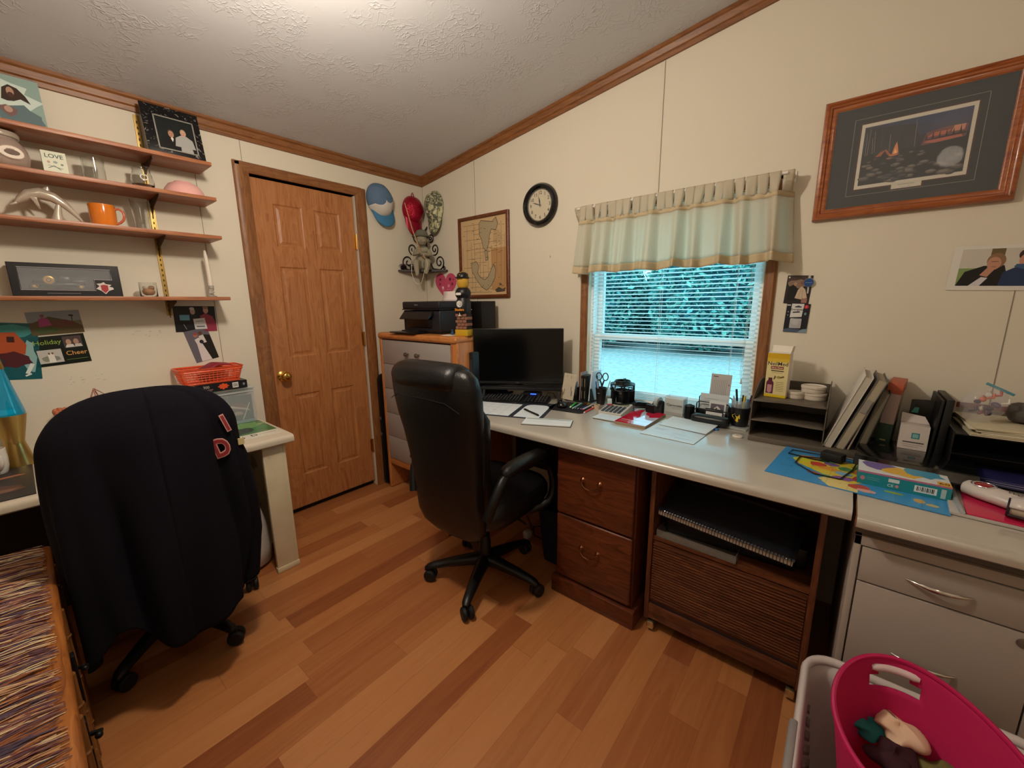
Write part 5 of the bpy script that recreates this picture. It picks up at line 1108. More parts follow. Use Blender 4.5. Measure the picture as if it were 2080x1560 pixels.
# ---- heart, map, clock
b = B(C('#cc4f72', .55)); hp = []
for i in range(40):
    a = 2*pi*i/40; x = 16*sin(a)**3; y = 13*cos(a)-5*cos(2*a)-2*cos(3*a)-cos(4*a); hp.append((x*.0075, (y+17)*.0074*(1 if y > 0 else 1)))
b.prism(hp, 0, .0015)
for (x, y, r, c) in ((-.06, .165, .010, '#7a2340'), (.05, .17, .012, '#5d1c34'), (.085, .168, .006, '#7a2340'), (-.065, .13, .012, '#9c2f50'), (.075, .135, .012, '#8c2846'), (.035, .12, .012, '#e68aa0'), (-.03, .105, .011, '#f0c9cc'), (.0, .06, .012, '#a83858'), (.04, .09, .008, '#b2455f')):
    b.mat(C(c, .5)); b.cyl((x, y, .0014), (x, y, .0022), r, seg=12)
b.mat(C('#f0c9cc', .5)); b.tube([(-.035, .088, .0018), (-.01, .092, .0018)], .0012, 5); b.tube([(.015, .095, .0018), (.05, .092, .0018), (.055, .10, .0018)], .0014, 5)
b.build('paper_heart', None, (.222, -.0015, 1.375), BWm(-3), label='pink paper heart with red spots on the wall under the iron shelf', cat='decoration')
FRM = wood('map_frame_wood', '#4a2412', '#6a381d', '#804726', 'Z', 70, .35, 12, .1)
def frame4(b, w, h, fw, prof, M=None):
    # mitred frame from a profile of (inward offset, height)
    def pt(o, z, k): return [(o, o), (w-o, o), (w-o, h-o), (o, h-o)][k]
    rings = [[Vector((*pt(o, z, k), z)) for k in range(4)] for o, z in prof]
    b.loft([[r[k] for r in rings] for k in range(4)], closed=True, M=M)
t = thing('framed_map', 'old lake map in a dark wood frame on the window wall beside the clock', 'framed map', (.402, -.002, 1.398), BW)
w, h = .472, .556
b = B(FRM); frame4(b, w, h, .03, [(0, 0), (0, .016), (.006, .020), (.018, .020), (.022, .013), (.022, 0)]); b.build('frame', t)
sh = [('r', .68, .06, .98, .60, '#b88e5f')]
q = random.Random(4); DK = '#4d4334'
for k in range(11): x = .05+k*.09+q.uniform(-.015, .015); sh.append(('l', x, q.uniform(.02, .3), x+q.uniform(-.02, .02), q.uniform(.6, .98), .0019, DK))
for k in range(15): y = .05+k*.063+q.uniform(-.01, .01); x0 = q.uniform(.02, .3); sh.append(('l', x0, y, x0+q.uniform(.3, .62), y+q.uniform(-.01, .012), .0019, DK))
lake = [(.42, .93), (.46, .97), (.70, .93), (.78, .98), (.82, .90), (.78, .82), (.68, .84), (.64, .76), (.62, .66), (.57, .57), (.50, .62), (.47, .72), (.42, .80)]
riv = [(.53, .58), (.58, .58), (.60, .46), (.55, .45)]
low = [(.22, .43), (.34, .45), (.40, .38), (.36, .30), (.42, .24), (.52, .20), (.60, .24), (.72, .40), (.76, .32), (.74, .22), (.66, .12), (.56, .06), (.46, .10), (.34, .20), (.24, .32)]
for pg in (lake, riv, low):
    sh.append(('p', pg, '#ab9c7c'))
    for k in range(len(pg)): a, c = pg[k], pg[(k+1) % len(pg)]; sh.append(('l', *a, *c, .0034, '#2b2820'))
for k in range(60): x, y = q.uniform(.04, .92), q.uniform(.04, .95); sh.append(('l', x, y, x+q.uniform(.015, .06), y+q.uniform(-.006, .008), .0024, '#5b4e3a'))
for k in range(12): y = .66+k*.014; sh.append(('l', .72, y, .72+q.uniform(.12, .22), y, .0012, '#5a4c38'))
sh += [('p', [(.74, .06), (.82, .10), (.90, .07), (.96, .09), (.95, .04), (.78, .03)], '#4d453a'), ('p', [(.82, .12), (.86, .15), (.90, .12)], '#5b5145')]
b = sheet(w-.04, h-.04, '#cdaf84', sh, M=T((.02, .02, .004)), th=.002, rough=.5); b.build('map_print', t)

t = thing('wall_clock', 'round black wall clock with a cream dial on the window wall', 'clock', (1.122, -.001, 1.942), BW)
b = B(C('#0b0b0d', .18, coat=.5)); b.lathe([(.090, .0), (.122, 0), (.126, .006), (.124, .020), (.114, .032), (.102, .034), (.092, .026), (.089, .012), (.088, .008)], seg=64, cap=False); b.build('rim', t)
b = B(C('#d3c6a8', .5)); b.cyl((0, 0, .001), (0, 0, .008), .0895, seg=64); b.build('dial', t)
b = B(C('#15120f', .5))
for k in range(1, 13): a = pi/2-k*pi/6; b.text(str(k), .027, T((.070*cos(a), .070*sin(a), .0082)), .0002, bold=.0004)
for k in range(60): a = k*pi/30; b.box(-.0004, .0850, 0, .0004, .0875, .0002, M=T((0, 0, .0082)) @ Matrix.Rotation(a, 4, 'Z'))
b.build('numerals', t)
def hand(l_, w_, ang, z, nm, back=.012):
    b = B(C('#0d0d0e', .4)); b.prism([(-w_/2, -back), (w_/2, -back), (w_*.75, l_*.55), (0, l_), (-w_*.75, l_*.55)], z, z+.0008, Matrix.Rotation(-R(ang), 4, 'Z')); b.build(nm, t)
hand(.045, .005, 354, .0095, 'hour_hand'); hand(.062, .004, 290, .011, 'minute_hand'); hand(.07, .0012, 348, .0125, 'second_hand')
b = B(C('#f2f5f5', .0, alpha=.06, spec=.8)); b.cyl((0, 0, .0175), (0, 0, .0185), .0905, seg=48); b.build('glass', t)
b = B(C('#14110f', .4)); b.cyl((0, 0, .0082), (0, 0, .0135), .004, seg=14); b.build('pivot', t)

# ---- framed print, far right
CH = wood('cherry_frame', '#7a3a18', '#9c5427', '#b06a38', 'X', 60, .3, 14, .08, coat=.2)
t = thing('framed_picture', 'large framed dusk campfire landscape print in a reddish oak frame, upper right', 'picture', (2.492, -.002, 1.672), BW)
w, h = .535, .430
b = B(CH); frame4(b, w, h, .04, [(0, 0), (0, .018), (.004, .026), (.012, .029), (.018, .024), (.022, .024), (.026, .019), (.034, .018), (.040, .012), (.040, 0)]); b.build('frame', t)
mw, mh = w-.076, h-.076
b = sheet(mw, mh, '#24272a', [('l', .13, .12, .87, .12, .0014, '#8b8678'), ('l', .13, .88, .87, .88, .0014, '#8b8678'), ('l', .13, .12, .13, .88, .0014, '#8b8678'), ('l', .87, .12, .87, .88, .0014, '#8b8678'), ('r', .168, .168, .832, .832, '#4b2a24'), ('r', .40, .125, .60, .175, '#4b2a24')], M=T((.038, .038, .004)), th=.003, rough=.9); b.build('mat_board', t)
b = B(C('#d2cbbb', .7)); px0, pz0, pw, ph = .038+mw*.178, .038+mh*.18, mw*.644, mh*.64
b.box(px0, pz0, .0076, px0+pw, pz0+ph, .0086); b.box(w/2-.040, .038+mh*.135, .0076, w/2+.040, pz0+.001, .0086); b.mat(C('#3a3632', .7)); b.box(w/2-.022, pz0-.0045, .0086, w/2+.022, pz0-.0035, .0088); b.box(w/2-.016, pz0-.0125, .0086, w/2+.016, pz0-.0119, .0088); b.build('title_border', t, plabel='cream border with a title tab')
sh = [('p', [(0, .62), (0, 1), (1, 1), (1, .62), (.6, .7)], '#2a3350'), ('p', [(.42, 1), (1, 1), (1, .86), (.75, .80), (.5, .92)], '#27355f'), ('p', [(.58, .52), (.62, .72), (.80, .76), (.98, .74), (.97, .52)], '#6d3f44'), ('p', [(.62, .64), (.70, .70), (.84, .70), (.80, .64)], '#b8604a'), ('p', [(.60, .56), (.66, .60), (.93, .60), (.95, .545), (.7, .53)], '#b06050'), ('p', [(.84, .66), (.86, .75), (.96, .75), (.95, .66)], '#c9846a'), ('p', [(.6, .60), (.97, .63), (.97, .60), (.65, .585)], '#1c1a24'), ('p', [(0, .55), (0, .98), (.25, .95), (.5, .9), (.58, .6), (.4, .5)], '#25252c')]
q = random.Random(8)
for k in range(16): x = q.uniform(.0, .55); sh.append(('l', x, q.uniform(.42, .55), x+q.uniform(-.02, .02), q.uniform(.75, .97), .0011 if k % 3 else .0018, '#6a6660' if k % 3 == 0 else '#3a3a40'))
for k in range(6): x = .62+k*.06; sh.append(('p', [(x-.012, .6), (x, .74+q.uniform(-.05, .03)), (x+.012, .6)], '#1e1a22'))
sh += [('p', [(0, 0), (0, .50), (.3, .52), (.6, .52), (1, .56), (1, 0)], '#16181e')]
for k in range(60):
    y = q.uniform(.02, .46); s_ = .012+.05*(.5-y)*q.uniform(.6, 1.4); x = q.uniform(.02, .97)
    if x > .62 and y > .3: continue
    sh.append(('p', blob(x, y, s_*1.7, s_*1.1, 10, .15, k), ('#3a3a3e', '#4b4642', '#2c2e35', '#59524b')[k % 4])); sh.append(('p', blob(x-.1*s_, y+.25*s_, s_*1.2, s_*.5, 8, .15, k), ('#5d5955', '#6d645c', '#44464c', '#7a7068')[k % 4]))
sh += [('p', [(.14, .46), (.20, .46), (.235, .54), (.27, .46), (.30, .46), (.25, .56), (.19, .53)], '#a25a3a'), ('p', [(.31, .47), (.33, .60), (.345, .66), (.36, .58), (.375, .47)], '#e0854c'), ('p', [(.325, .47), (.34, .55), (.36, .47)], '#f5c98a'), ('p', blob(.33, .45, .05, .02, 10, .2, 2), '#c0724a'), ('p', blob(.29, .40, .03, .015, 10, .2, 2), '#8b6a54')]
b = sheet(pw-.020, ph-.024, '#20222a', sh, M=T((px0+.010, pz0+.012, .0086)), th=.0004, rough=.5); b.build('print', t)
b = B(C('#eef3f3', .0, alpha=.05, spec=.7)); b.box(.038, .038, .0125, w-.038, h-.038, .0135); b.build('glass', t)

def onwall(name, label, cat, x, z, w, h, shapes, base, tilt=0, th=.0008, y=-.0008, **k):
    b = sheet(w, h, base, shapes, th=th, rough=.3); return b.build(name, None, (x, y, z), BWm(tilt), label=label, cat=cat, smooth=0, **k)
onwall('photograph', 'white bordered photo of two smiling people pinned below the framed print', 'photo', 2.912, 1.388, .262, .148,
    [('r', .08, .10, .97, .93, '#c9c3b8'), ('r', .08, .10, .30, .50, '#7f9a5c'), ('r', .62, .55, .97, .93, '#6f5560'), ('r', .34, .75, .46, .93, '#6b5a3c'), ('p', [(.08, .10), (.14, .42), (.30, .55), (.48, .56), (.56, .10)], '#17161c'), ('p', [(.20, .10), (.30, .30), (.36, .28), (.30, .10)], '#cfcdd0'), ('e', .40, .66, .082, .17, '#8a6a4c'), ('e', .385, .60, .062, .145, '#bd8a72'), ('p', [(.28, .34), (.34, .52), (.40, .46), (.35, .30)], '#bd8a72'), ('p', [(.46, .10), (.48, .40), (.60, .54), (.80, .54), (.96, .42), (.97, .10)], '#22355a'), ('e', .665, .78, .085, .14, '#3a2b26'), ('e', .665, .66, .072, .16, '#c08a72'), ('p', [(.56, .52), (.66, .46), (.76, .54), (.74, .58), (.58, .58)], '#3a5a7c'), ('l', .36, .64, .42, .64, .0014, '#4a3a34'), ('l', .63, .70, .71, .70, .0014, '#4a3a34'), ('l', .37, .53, .41, .53, .0016, '#8a4a48'), ('l', .64, .58, .70, .58, .0016, '#e8dcd4')], '#dedad2', -2, y=-.003)
onwall('photograph', 'small dark photo of a couple dancing, pinned right of the window', 'photo', 2.425, 1.345, .090, .118,
    [('r', .04, .78, .96, .97, '#4a3a34'), ('p', blob(.45, .7, .4, .16, 14, .2, 1), '#8a7464'), ('p', [(.1, .12), (.12, .6), (.3, .68), (.46, .55), (.5, .12)], '#131318'), ('e', .36, .70, .065, .065, '#b08a74'), ('p', [(.42, .2), (.5, .5), (.62, .62), (.78, .52), (.9, .22), (.7, .16)], '#c9b49c'), ('e', .62, .74, .07, .07, '#8a5c44'), ('l', .55, .22, .62, .5, .001, '#8f7a66'), ('l', .70, .2, .68, .5, .001, '#8f7a66'), ('e', .08, .93, .035, .03, '#e2ddd2'), ('r', .7, .04, .92, .2, '#9a7468')], '#2a2226', -3)
t = thing('badge_reel', 'round blue retractable badge reel hanging over the small pinned photo', 'badge', (2.508, -.002, 1.430), BW)
b = B(C('#1f4a86', .3)); b.cyl((0, 0, .002), (0, 0, .010), .0170, seg=32); b.mat(C('#7f9cc4', .4)); b.box(-.012, -.0008, .010, .012, .0008, .0104); b.build('disc', t)
b = B(C('#c9c9cc', .3, .8)); b.lathe([(.0170, .0015), (.0185, .003), (.0182, .009), (.0170, .0105)], seg=32, cap=False); b.box(-.004, .016, .003, .004, .028, .005); b.build('bezel', t)
b = B(C('#dcdcdc', .2, alpha=.6)); b.box(-.003, -.045, .003, .003, -.016, .0045); b.build('strap', t)
t = thing('battery_pack', 'hanging blister pack with a round battery, pinned below the small photo', 'battery pack', (2.436, -.0025, 1.222), BWm(-2))
w, h = .084, .122
b = sheet(w, h, '#141a26', [('p', [(0, .0), (0, .10), (.4, .16), (.9, .08), (1, 0)], '#4b5b70'), ('p', [(.62, 0), (.8, .12), (1, .14), (1, 0)], '#7f95a8'), ('p', [(.2, .52), (.22, 1), (.74, 1), (.70, .55)], '#d8d8d6'), ('t', 'Energizer', .47, .80, .075, '#22242a'), ('l', .30, .70, .60, .72, .005, '#22242a'), ('p', [(.34, .90), (.5, .94), (.66, .90), (.62, .87), (.38, .87)], '#3a4450'), ('e', .84, .90, .10, .065, '#c02a38'), ('t', '1', .84, .90, .06, '#f2dcdc'), ('t', 'x', .10, .72, .05, '#c5ccd4'), ('e', .10, .60, .03, .02, '#8a93a0'), ('e', .84, .66, .05, .05, '#6a8a88'), ('r', .02, .93, .18, .97, '#c9ccd0')], th=.001)
b.build('printed_card', t, smooth=0)
b = B(C('#dfe2e4', .12, alpha=.55, spec=.8)); b.box(.020, .018, .001, .062, .060, .009, bev=.004); b.build('blister', t)
b = B(C('#c9c5c0', .25, .7)); b.cyl((.042, .042, .002), (.042, .042, .007), .011, seg=28); b.cyl((.042, .042, .007), (.042, .042, .0078), .008, seg=28); b.build('coin_cell', t)
# ================================================================ THINGS ON THE WINDOW-WALL WORKTOP
Z = TOP+.0006
def onto(x, y, dz=0): return (x, y, Z+dz)
A20 = R(21)
# ---- monitor and its riser
t = thing('computer_monitor', 'wide black flat monitor with a dark screen on the desk riser', 'monitor', (1.142, -.262, Z), R(32))
b = B(C('#0b0b0d', .35)); b.box(-.272, -.004, .090, .272, .012, .425, bev=.003); b.box(-.20, .012, .14, .20, .035, .36, bev=.01); b.build('monitor_shell', t)
b = B(C('#050506', .16, spec=.6)); b.box(-.267, -.0055, .106, .267, -.0035, .420); b.build('screen', t)
b = B(C('#17171a', .3)); b.box(-.272, -.0075, .091, .272, -.0038, .105, bev=.0015); b.mat(C('#77777c', .4)); b.text('DELL', .009, Matrix.Translation((.0, -.0078, .098)) @ Matrix.Rotation(pi/2, 4, 'X'), .0001); b.build('chin_bar', t)
b = B(C('#121214', .4)); b.box(-.03, .02, .090, .03, .05, .25, bev=.005); b.box(-.11, -.03, .0785, .11, .075, .0835, bev=.002); b.build('stand', t)
t = thing('monitor_riser', 'black low riser shelf with slanted legs carrying the monitor', 'riser', (1.142, -.235, Z), R(30))
b = B(C('#16161a', .45)); b.box(-.235, -.075, .062, .250, .085, .0775, bev=.002); b.build('riser_top', t)
for x in (-.215, .240):
    for y in (-.065, .065): b = B(C('#1d1e22', .3)); b.loft([[(x-.007, y-.004, .062), (x+.007, y-.004, .062), (x+.007, y+.008, .062), (x-.007, y+.008, .062)], [(x-.013, y-.022 if y < 0 else y+.004, 0), (x+.001, y-.022 if y < 0 else y+.004, 0), (x+.001, y-.008 if y < 0 else y+.018, 0), (x-.013, y-.008 if y < 0 else y+.018, 0)]]); b.build('leg', t)
t = thing('computer_tower', 'dark slim computer case standing behind the monitor beside the dresser', 'computer', onto(.909, -.185))
b = B(C('#15191c', .4)); b.box(0, -.26, 0, .034, .04, .285, bev=.005); b.mat(C('#2c3238', .5)); b.box(.008, -.2615, .05, .026, -.2595, .24); b.build('case_shell', t)
t = thing('keyboard', 'full-size black keyboard lying in front of the monitor', 'keyboard', onto(1.150, -.330), R(24))
b = B(C('#131315', .5)); b.loft([[(-.222, y, 0), (.222, y, 0), (.222, y, z), (-.222, y, z)] for y, z in ((-.068, .010), (.068, .020))]); b.build('keyboard_base', t)
b = B(C('#1b1b1e', .4))
for r_ in range(6):
    y = -.052+r_*.0200; zz = .0145+(y+.068)/.136*.010
    cols_ = [(-.212+.0192*c) for c in range(15)]+[(.092+.0192*c) for c in range(3)]+[(.160-.004+.0175*c) for c in range(4)]
    for ci_, x in enumerate(cols_):
        if r_ == 0 and 4 <= ci_ <= 8: continue
        b.box(x-.0078, y-.0078, zz-.004, x+.0078, y+.0078, zz+.0035, bev=.0015, seg=1)
y = -.052; b.box(-.212+.0192*4-.0078, y-.0078, .0115, -.212+.0192*8+.0078, y+.0078, .0185, bev=.0015, seg=1)
b.build('keys', t)
b = B(C('#a9adb3', .5)); q = random.Random(2)
for r_ in range(1, 6):
    y = -.052+r_*.0200; zz = .0145+(y+.068)/.136*.010+.0037
    for x in [(-.212+.0192*c) for c in range(15)]+[(.156+.0175*c) for c in range(4)]: b.box(x-.0035, y, zz, x+.0005, y+.004, zz+.0002)
b.build('key_legends', t)
t = thing('modem', 'small grey router with glowing blue lights under the monitor riser', 'router', onto(1.20, -.180), R(26))
b = B(C('#5d6070', .4)); b.box(-.065, -.03, 0, .05, .03, .036, bev=.010, seg=3); b.build('router_shell', t)
b = B(C('#2f5bff', .3, emit=9))
for k in range(5): b.ell((-.012+k*.0075, -.0315, .026), (.0022, .0012, .0022), 8); b.ell((-.012+k*.0075, -.0315, .014), (.0022, .0012, .0022), 8)
b.build('indicator_lights', t, plabel='blue indicator lights')
b = B(BLKM); b.tube([(-.05, -.10, .004), (-.07, -.05, .03), (-.04, -.02, .038), (0, -.01, .034)], .0018, 6); b.tube([(.08, -.02, .003), (.085, .0, .03), (.12, .01, .028), (.14, -.02, .003)], .0018, 6); b.build('lead', t)
b = B(C('#1c2a55', .9)); b.grid(lambda u, v: ((u-.5)*.10, (v-.5)*.06, .012+.014*sin(u*9)*sin(v*7)*.6+.010*sin(u*pi)*sin(v*pi)), 20, 12); b.build('cleaning_cloth', None, onto(1.04, -.27, .012), (0, 0, .4), label='crumpled navy cloth under the left half of the monitor riser', cat='cloth', smooth=70, solid=.002)
# ---- desk calendar
t = thing('desk_calendar', 'large desk pad calendar open at June with a rounded notes panel on its right', 'calendar', onto(1.529, -.562), R(20))
w, h = .60, .325
sh = [('r', .04, .03, .70, .80, '#dfe6ea')]
for k in range(8): sh.append(('l', .04+k*.66/7, .03, .04+k*.66/7, .80, .0012, '#8b98a6'))
for k in range(6): sh.append(('l', .04, .03+k*.77/5, .70, .03+k*.77/5, .0012, '#8b98a6'))
sh += [('t', 'JUNE', .42, .90, .085, '#e8ebf0'), ('t', '2026', .56, .90, .085, '#ffffff')]
sh.append(('p', [(.745+.225*x, .03+.80*y) for x, y in ((0, 0), (1, 0), (1, .80), (.96, .91), (.85, .98), (.7, 1), (.3, 1), (.15, .98), (.04, .91), (0, .80))], '#dfe7ec'))
for k in range(7): sh.append(('l', .77, .14+k*.09, .95, .14+k*.09, .0009, '#a9b4c4'))
q = random.Random(6)
for k in range(30): x, y = q.uniform(.06, .66), q.uniform(.06, .75); sh.append(('l', x, y, x+q.uniform(.01, .04), y+.004, .0014, '#7f8aa0'))
b = sheet(w, h, '#2b2f3d', sh, M=T((-w, 0, 0)), th=.003, rough=.55); b.build('calendar_sheet', t, smooth=0)
def pen(label, x, y, a, ln, r, body, tip='#16161a', end=None, z=0, clip=True, name='pen'):
    t_ = thing(name, label, 'pen', onto(x, y, z+r), a)
    b = B(C(body, .3)); b.cyl((-ln/2+.012, 0, 0), (ln/2, 0, 0), r, r*.92, seg=12); b.build('barrel', t_)
    b = B(C(tip, .35)); b.cyl((-ln/2, 0, 0), (-ln/2+.012, 0, 0), r*.25, r*.95, seg=12); b.build('tip', t_)
    b = B(C(end or body, .3)); b.cyl((ln/2, 0, 0), (ln/2+.006, 0, 0), r*.7, seg=10)
    if clip: b.box(ln/2-.035, -.0015, r*.9, ln/2-.002, .0015, r*.9+.0015)
    b.build('clip', t_)
    return t_
pen('thick black pen lying on the notes panel of the desk calendar', 1.425, -.502, R(158), .145, .0055, '#101012', z=.003)
b = sheet(.232, .104, '#e3e9ec', [('r', .02, .82, .98, .95, '#9aa7a0'), ('l', .05, .7, .95, .7, .0015, '#8fa1b8'), ('l', .05, .35, .95, .35, .0012, '#8fa1b8'), ('l', .05, .5, .6, .5, .001, '#aab5c4')], th=.006, rough=.5)
b.mat(C('#5a4e46', .6)); b.box(-.003, -.003, -.0004, .235, .107, .0018); b.build('chequebook', None, onto(1.499, -.682, .0006), (0, 0, R(25)), label='open chequebook at the front edge of the desk beside the calendar', cat='chequebook', smooth=0)
b = B(C('#101013', .7)); b.prism(rrect(.215, .205, .03, 5), 0, .003); b.build('mouse_pad', None, onto(1.517, -.258), (0, 0, R(8)), label='black mouse pad holding the mouse and a row of pens', cat='mouse pad')
t = thing('computer_mouse', 'black glossy computer mouse on the mouse pad', 'mouse', onto(1.468, -.275, .0034), R(30))
b = B(C('#0d0d0f', .15, coat=.5)); b.loft([sring(.0, 0, z, a_, c_, 28, 2.3) for z, a_, c_ in ((0, .029, .050), (.006, .031, .053), (.016, .029, .050), (.026, .023, .042), (.033, .014, .028), (.035, .004, .008))]); b.build('mouse_shell', t, smooth=80)
b = B(C('#3a3a3e', .5)); b.cyl((-.003, .026, .029), (.003, .026, .029), .008, seg=12); b.build('wheel', t)
PZ = .0034
for i, (lb, x, y, a, ln, r, c, tp) in enumerate((('green highlighter on the mouse pad next to the mouse', 1.520, -.245, 104, .11, .006, '#35b34a', '#e8efe8'), ('pale teal pen second from the mouse on the pad', 1.542, -.240, 98, .13, .0042, '#9fc7c9', '#dfe6e6'),
    ('black pen beside the pale teal pen on the mouse pad', 1.556, -.232, 97, .135, .0042, '#1a1b22', '#8a8a90'), ('black pen with a silver tip in the middle of the pad pens', 1.570, -.226, 96, .135, .0042, '#15161c', '#b9b9c0'), ('dark blue pen among the pens on the mouse pad', 1.585, -.222, 95, .135, .0042, '#252a55', '#8a8a90'),
    ('white pen with a pink tip on the mouse pad', 1.602, -.228, 93, .14, .0046, '#cfd3d6', '#d83a70'))): pen(lb, x, y, R(a), ln, r, c, tp, z=PZ)
pen('red pen lying half off the right edge of the mouse pad', 1.632, -.262, R(96), .15, .0048, '#e2483e', '#f0e6e0', '#f2e4dc', z=.0)
# ---- black desk sorter with cheque, binders, envelope
t = thing('desk_organizer', 'black upright letter holder between the monitor and the scissors cup', 'organizer', onto(1.455, -.088), R(4))
b = B(C('#131316', .4)); b.box(-.075, -.048, 0, .105, .055, .010, bev=.002)
for x in (-.076, .015, .052, .100): b.box(x-.002, -.040, .008, x+.002, .052, .085, bev=.001)
b.build('holder', t)
b = B(C('#9c9ca6', .4)); b.grid(lambda u, v: (-.02+.0*v, -.047+.09*u, .012+v*(.075+.02*u)), 4, 4); b.build('divider', t, solid=.0015, plabel='pale grey divider')
b = sheet(.078, .155, '#c9bda8', [('l', .2, .2, .2, .4, .003, '#4b4038'), ('l', .8, .15, .8, .35, .003, '#4b4038'), ('l', .6, .8, .6, .93, .002, '#6b5f52'), ('l', .25, .85, .25, .93, .002, '#6b5f52'), ('l', .45, .5, .45, .6, .001, '#8a7d6c')], th=.001)
b.build('cheque_slip', None, onto(1.378, -.150, .012), (pi/2-R(10), R(5), R(10)), label='beige printed cheque slip leaning upright beside the monitor', cat='slip', smooth=0)
b = B(C('#a59390', .6)); b.box(0, 0, 0, .006, .075, .165, bev=.0008); b.build('pocket_folder', None, onto(1.486, -.120, .0105), (0, R(2), 0), label='dusty mauve folder standing left of the two black binders', cat='folder')
for k in (0, 1):
    t = thing('binder', ('slim black ring binder on the left, standing in the letter holder' if k == 0 else 'slim black ring binder on the right, against the white envelope'), 'binder', onto(1.4985+k*.0185, -.128, .0105))
    b = B(C('#17150f', .35)); b.box(0, 0, 0, .017, .085, .148, bev=.002); b.build('cover', t)
    b = B(C('#8c8270', .35, .4)); b.box(.006, -.0008, .015, .011, 0, .060); b.box(.006, -.0008, .085, .011, 0, .132); b.build('spine_label', t)
b = B(C('#d5e4ee', .55)); b.box(0, 0, 0, .010, .085, .178, bev=.001); b.build('envelope', None, onto(1.5385, -.110, .0105), (R(0), R(6), R(-8)), label='tall white envelope standing right of the black binders', cat='envelope')
t = thing('pen_cup', 'tapered black cup holding scissors and pens in front of the window frame', 'pen cup', onto(1.612, -.092))
b = B(C('#1c1917', .45)); b.lathe([(.001, 0), (.022, 0), (.023, .003), (.032, .092), (.033, .096), (.030, .096), (.021, .006), (.001, .005)], seg=32, cap=False); b.build('cup_shell', t)
b = B(C('#8a8a8c', .4)); b.box(-.006, -.0305, .066, .006, -.0285, .070); b.build('badge', t)
t = thing('scissors', 'black handled scissors standing in the tapered cup', 'scissors', onto(1.616, -.092, .008), R(10))
b = B(C('#2a2128', .35))
for s in (-1, 1): b.tube([(s*.0185+.0155*cos(a), 0, .152+.021*sin(a)) for a in [2*pi*k/20 for k in range(20)]], .0032, 8, closed=True); b.tube([(s*.012, 0, .133), (s*.004, 0, .110), (-s*.002, 0, .085)], [.004, .005, .004], 8)
b.build('handles', t)
b = B(C('#b9bcc0', .2, 1.)); b.box(-.008, -.001, .004, 0.000, .0, .09); b.box(0, .0002, .004, .008, .0012, .09); b.build('blades', t)
for lb, x, y, lx, ly, c, r, ln in (('blue marker standing in the tapered cup', -.016, -.008, -.012, 0, '#1f6bb0', .0065, .13), ('silver pen standing in the tapered cup', -.004, -.014, -.016, -.002, '#c3c8cc', .004, .145), ('dark pencil leaning left in the tapered cup', -.014, .008, -.02, .004, '#23252a', .0035, .16), ('clear ruler leaning right in the tapered cup', .014, .010, .035, .0, '#b9d4d6', .0035, .14)):
    b = B(C(c, .35)); b.cyl((x*.6, y*.6, .008), (x+lx, y+ly, ln), r, r*.85, seg=10); b.build('marker' if 'marker' in lb else 'pen' if 'pen ' in lb or 'pencil' in lb else 'ruler', None, onto(1.612, -.092), label=lb, cat='pen' if 'ruler' not in lb else 'ruler')
t = thing('padlock', 'brass padlock with key lying below the scissors cup', 'padlock', onto(1.572, -.172), R(-20))
b = B(C('#b08a3c', .3, .9)); b.box(-.02, -.013, 0, .018, .013, .016, bev=.003); b.build('lock_body', t)
b = B(C('#a9986a', .25, .9)); b.tube([(.016, -.009, .008), (.034, -.010, .008), (.040, 0, .008), (.034, .010, .008), (.016, .009, .008)], .0026, 8); b.tube([(.044+.006*cos(a), -.006+.006*sin(a), .003) for a in [2*pi*k/12 for k in range(12)]], .0012, 6, closed=True); b.build('shackle', t)
t = thing('tape_roll', 'small beige roll of tape standing before the scissors cup', 'tape', onto(1.643, -.195))
b = B(C('#c8b59a', .5)); b.lathe([(.010, 0), (.0165, 0), (.0165, .022), (.010, .022), (.010, 0)], seg=28, cap=False); b.build('tape', t)
b = B(C('#9c8a70', .5)); b.lathe([(.0085, 0), (.0100, 0), (.0100, .022), (.0085, .022), (.0085, 0)], seg=24, cap=False); b.build('core', t)
# ---- round mesh organizer
t = thing('desk_carousel', 'round black mesh organizer full of pens before the window', 'organizer', onto(1.742, -.098))
MS = C('#15181b', .4, .4)
b = B(MS); b.lathe([(.001, 0), (.066, 0), (.068, .003), (.070, .040), (.068, .040), (.066, .005), (.001, .004)], seg=40, cap=False)
b.tube([(.070*cos(a), .070*sin(a), .040) for a in [2*pi*k/32 for k in range(32)]], .0025, 6, closed=True); b.build('base_tray', t)
b = B(MS); b.lathe([(.032, .004), (.034, .105)], seg=28, cap=False); b.build('inner_tube', t, solid=.001)
b = B(MS)
for z in (.105, .135): b.tube([(.064*cos(a), .064*sin(a), z) for a in [2*pi*k/32 for k in range(32)]], .0026, 6, closed=True)
for k in range(44): a = 2*pi*k/44; b.tube([(.064*cos(a), .064*sin(a), .105), (.064*cos(a), .064*sin(a), .135)], .0011, 4)
b.tube([(.040*cos(a), .040*sin(a), .152) for a in [2*pi*k/24 for k in range(24)]], .0025, 6, closed=True); b.lathe([(.040, .152), (.050, .140), (.064, .135)], seg=32, cap=False); b.build('top_ring', t)
b = B(MS)
for k in range(5): a = 2*pi*k/5+.3; b.box(-.0015, .034, .004, .0015, .067, .105, M=Matrix.Rotation(a, 4, 'Z'))
b.build('divider', t)
q = random.Random(14); PC = ['#1c2026', '#26303a', '#184a3f', '#2d3138', '#3f5a63', '#b9c4c8', '#20242c', '#8fa4a8']
PN = ['tall green pencil', 'dark green pencil', 'black pen', 'dark grey pen', 'slate pen', 'silver pen', 'black marker', 'pale pen']
PW = ['at the top of', 'at the back of', 'at the left of', 'low in the front of', 'at the right of', 'leaning out of', 'in the middle of', 'at the rim of']
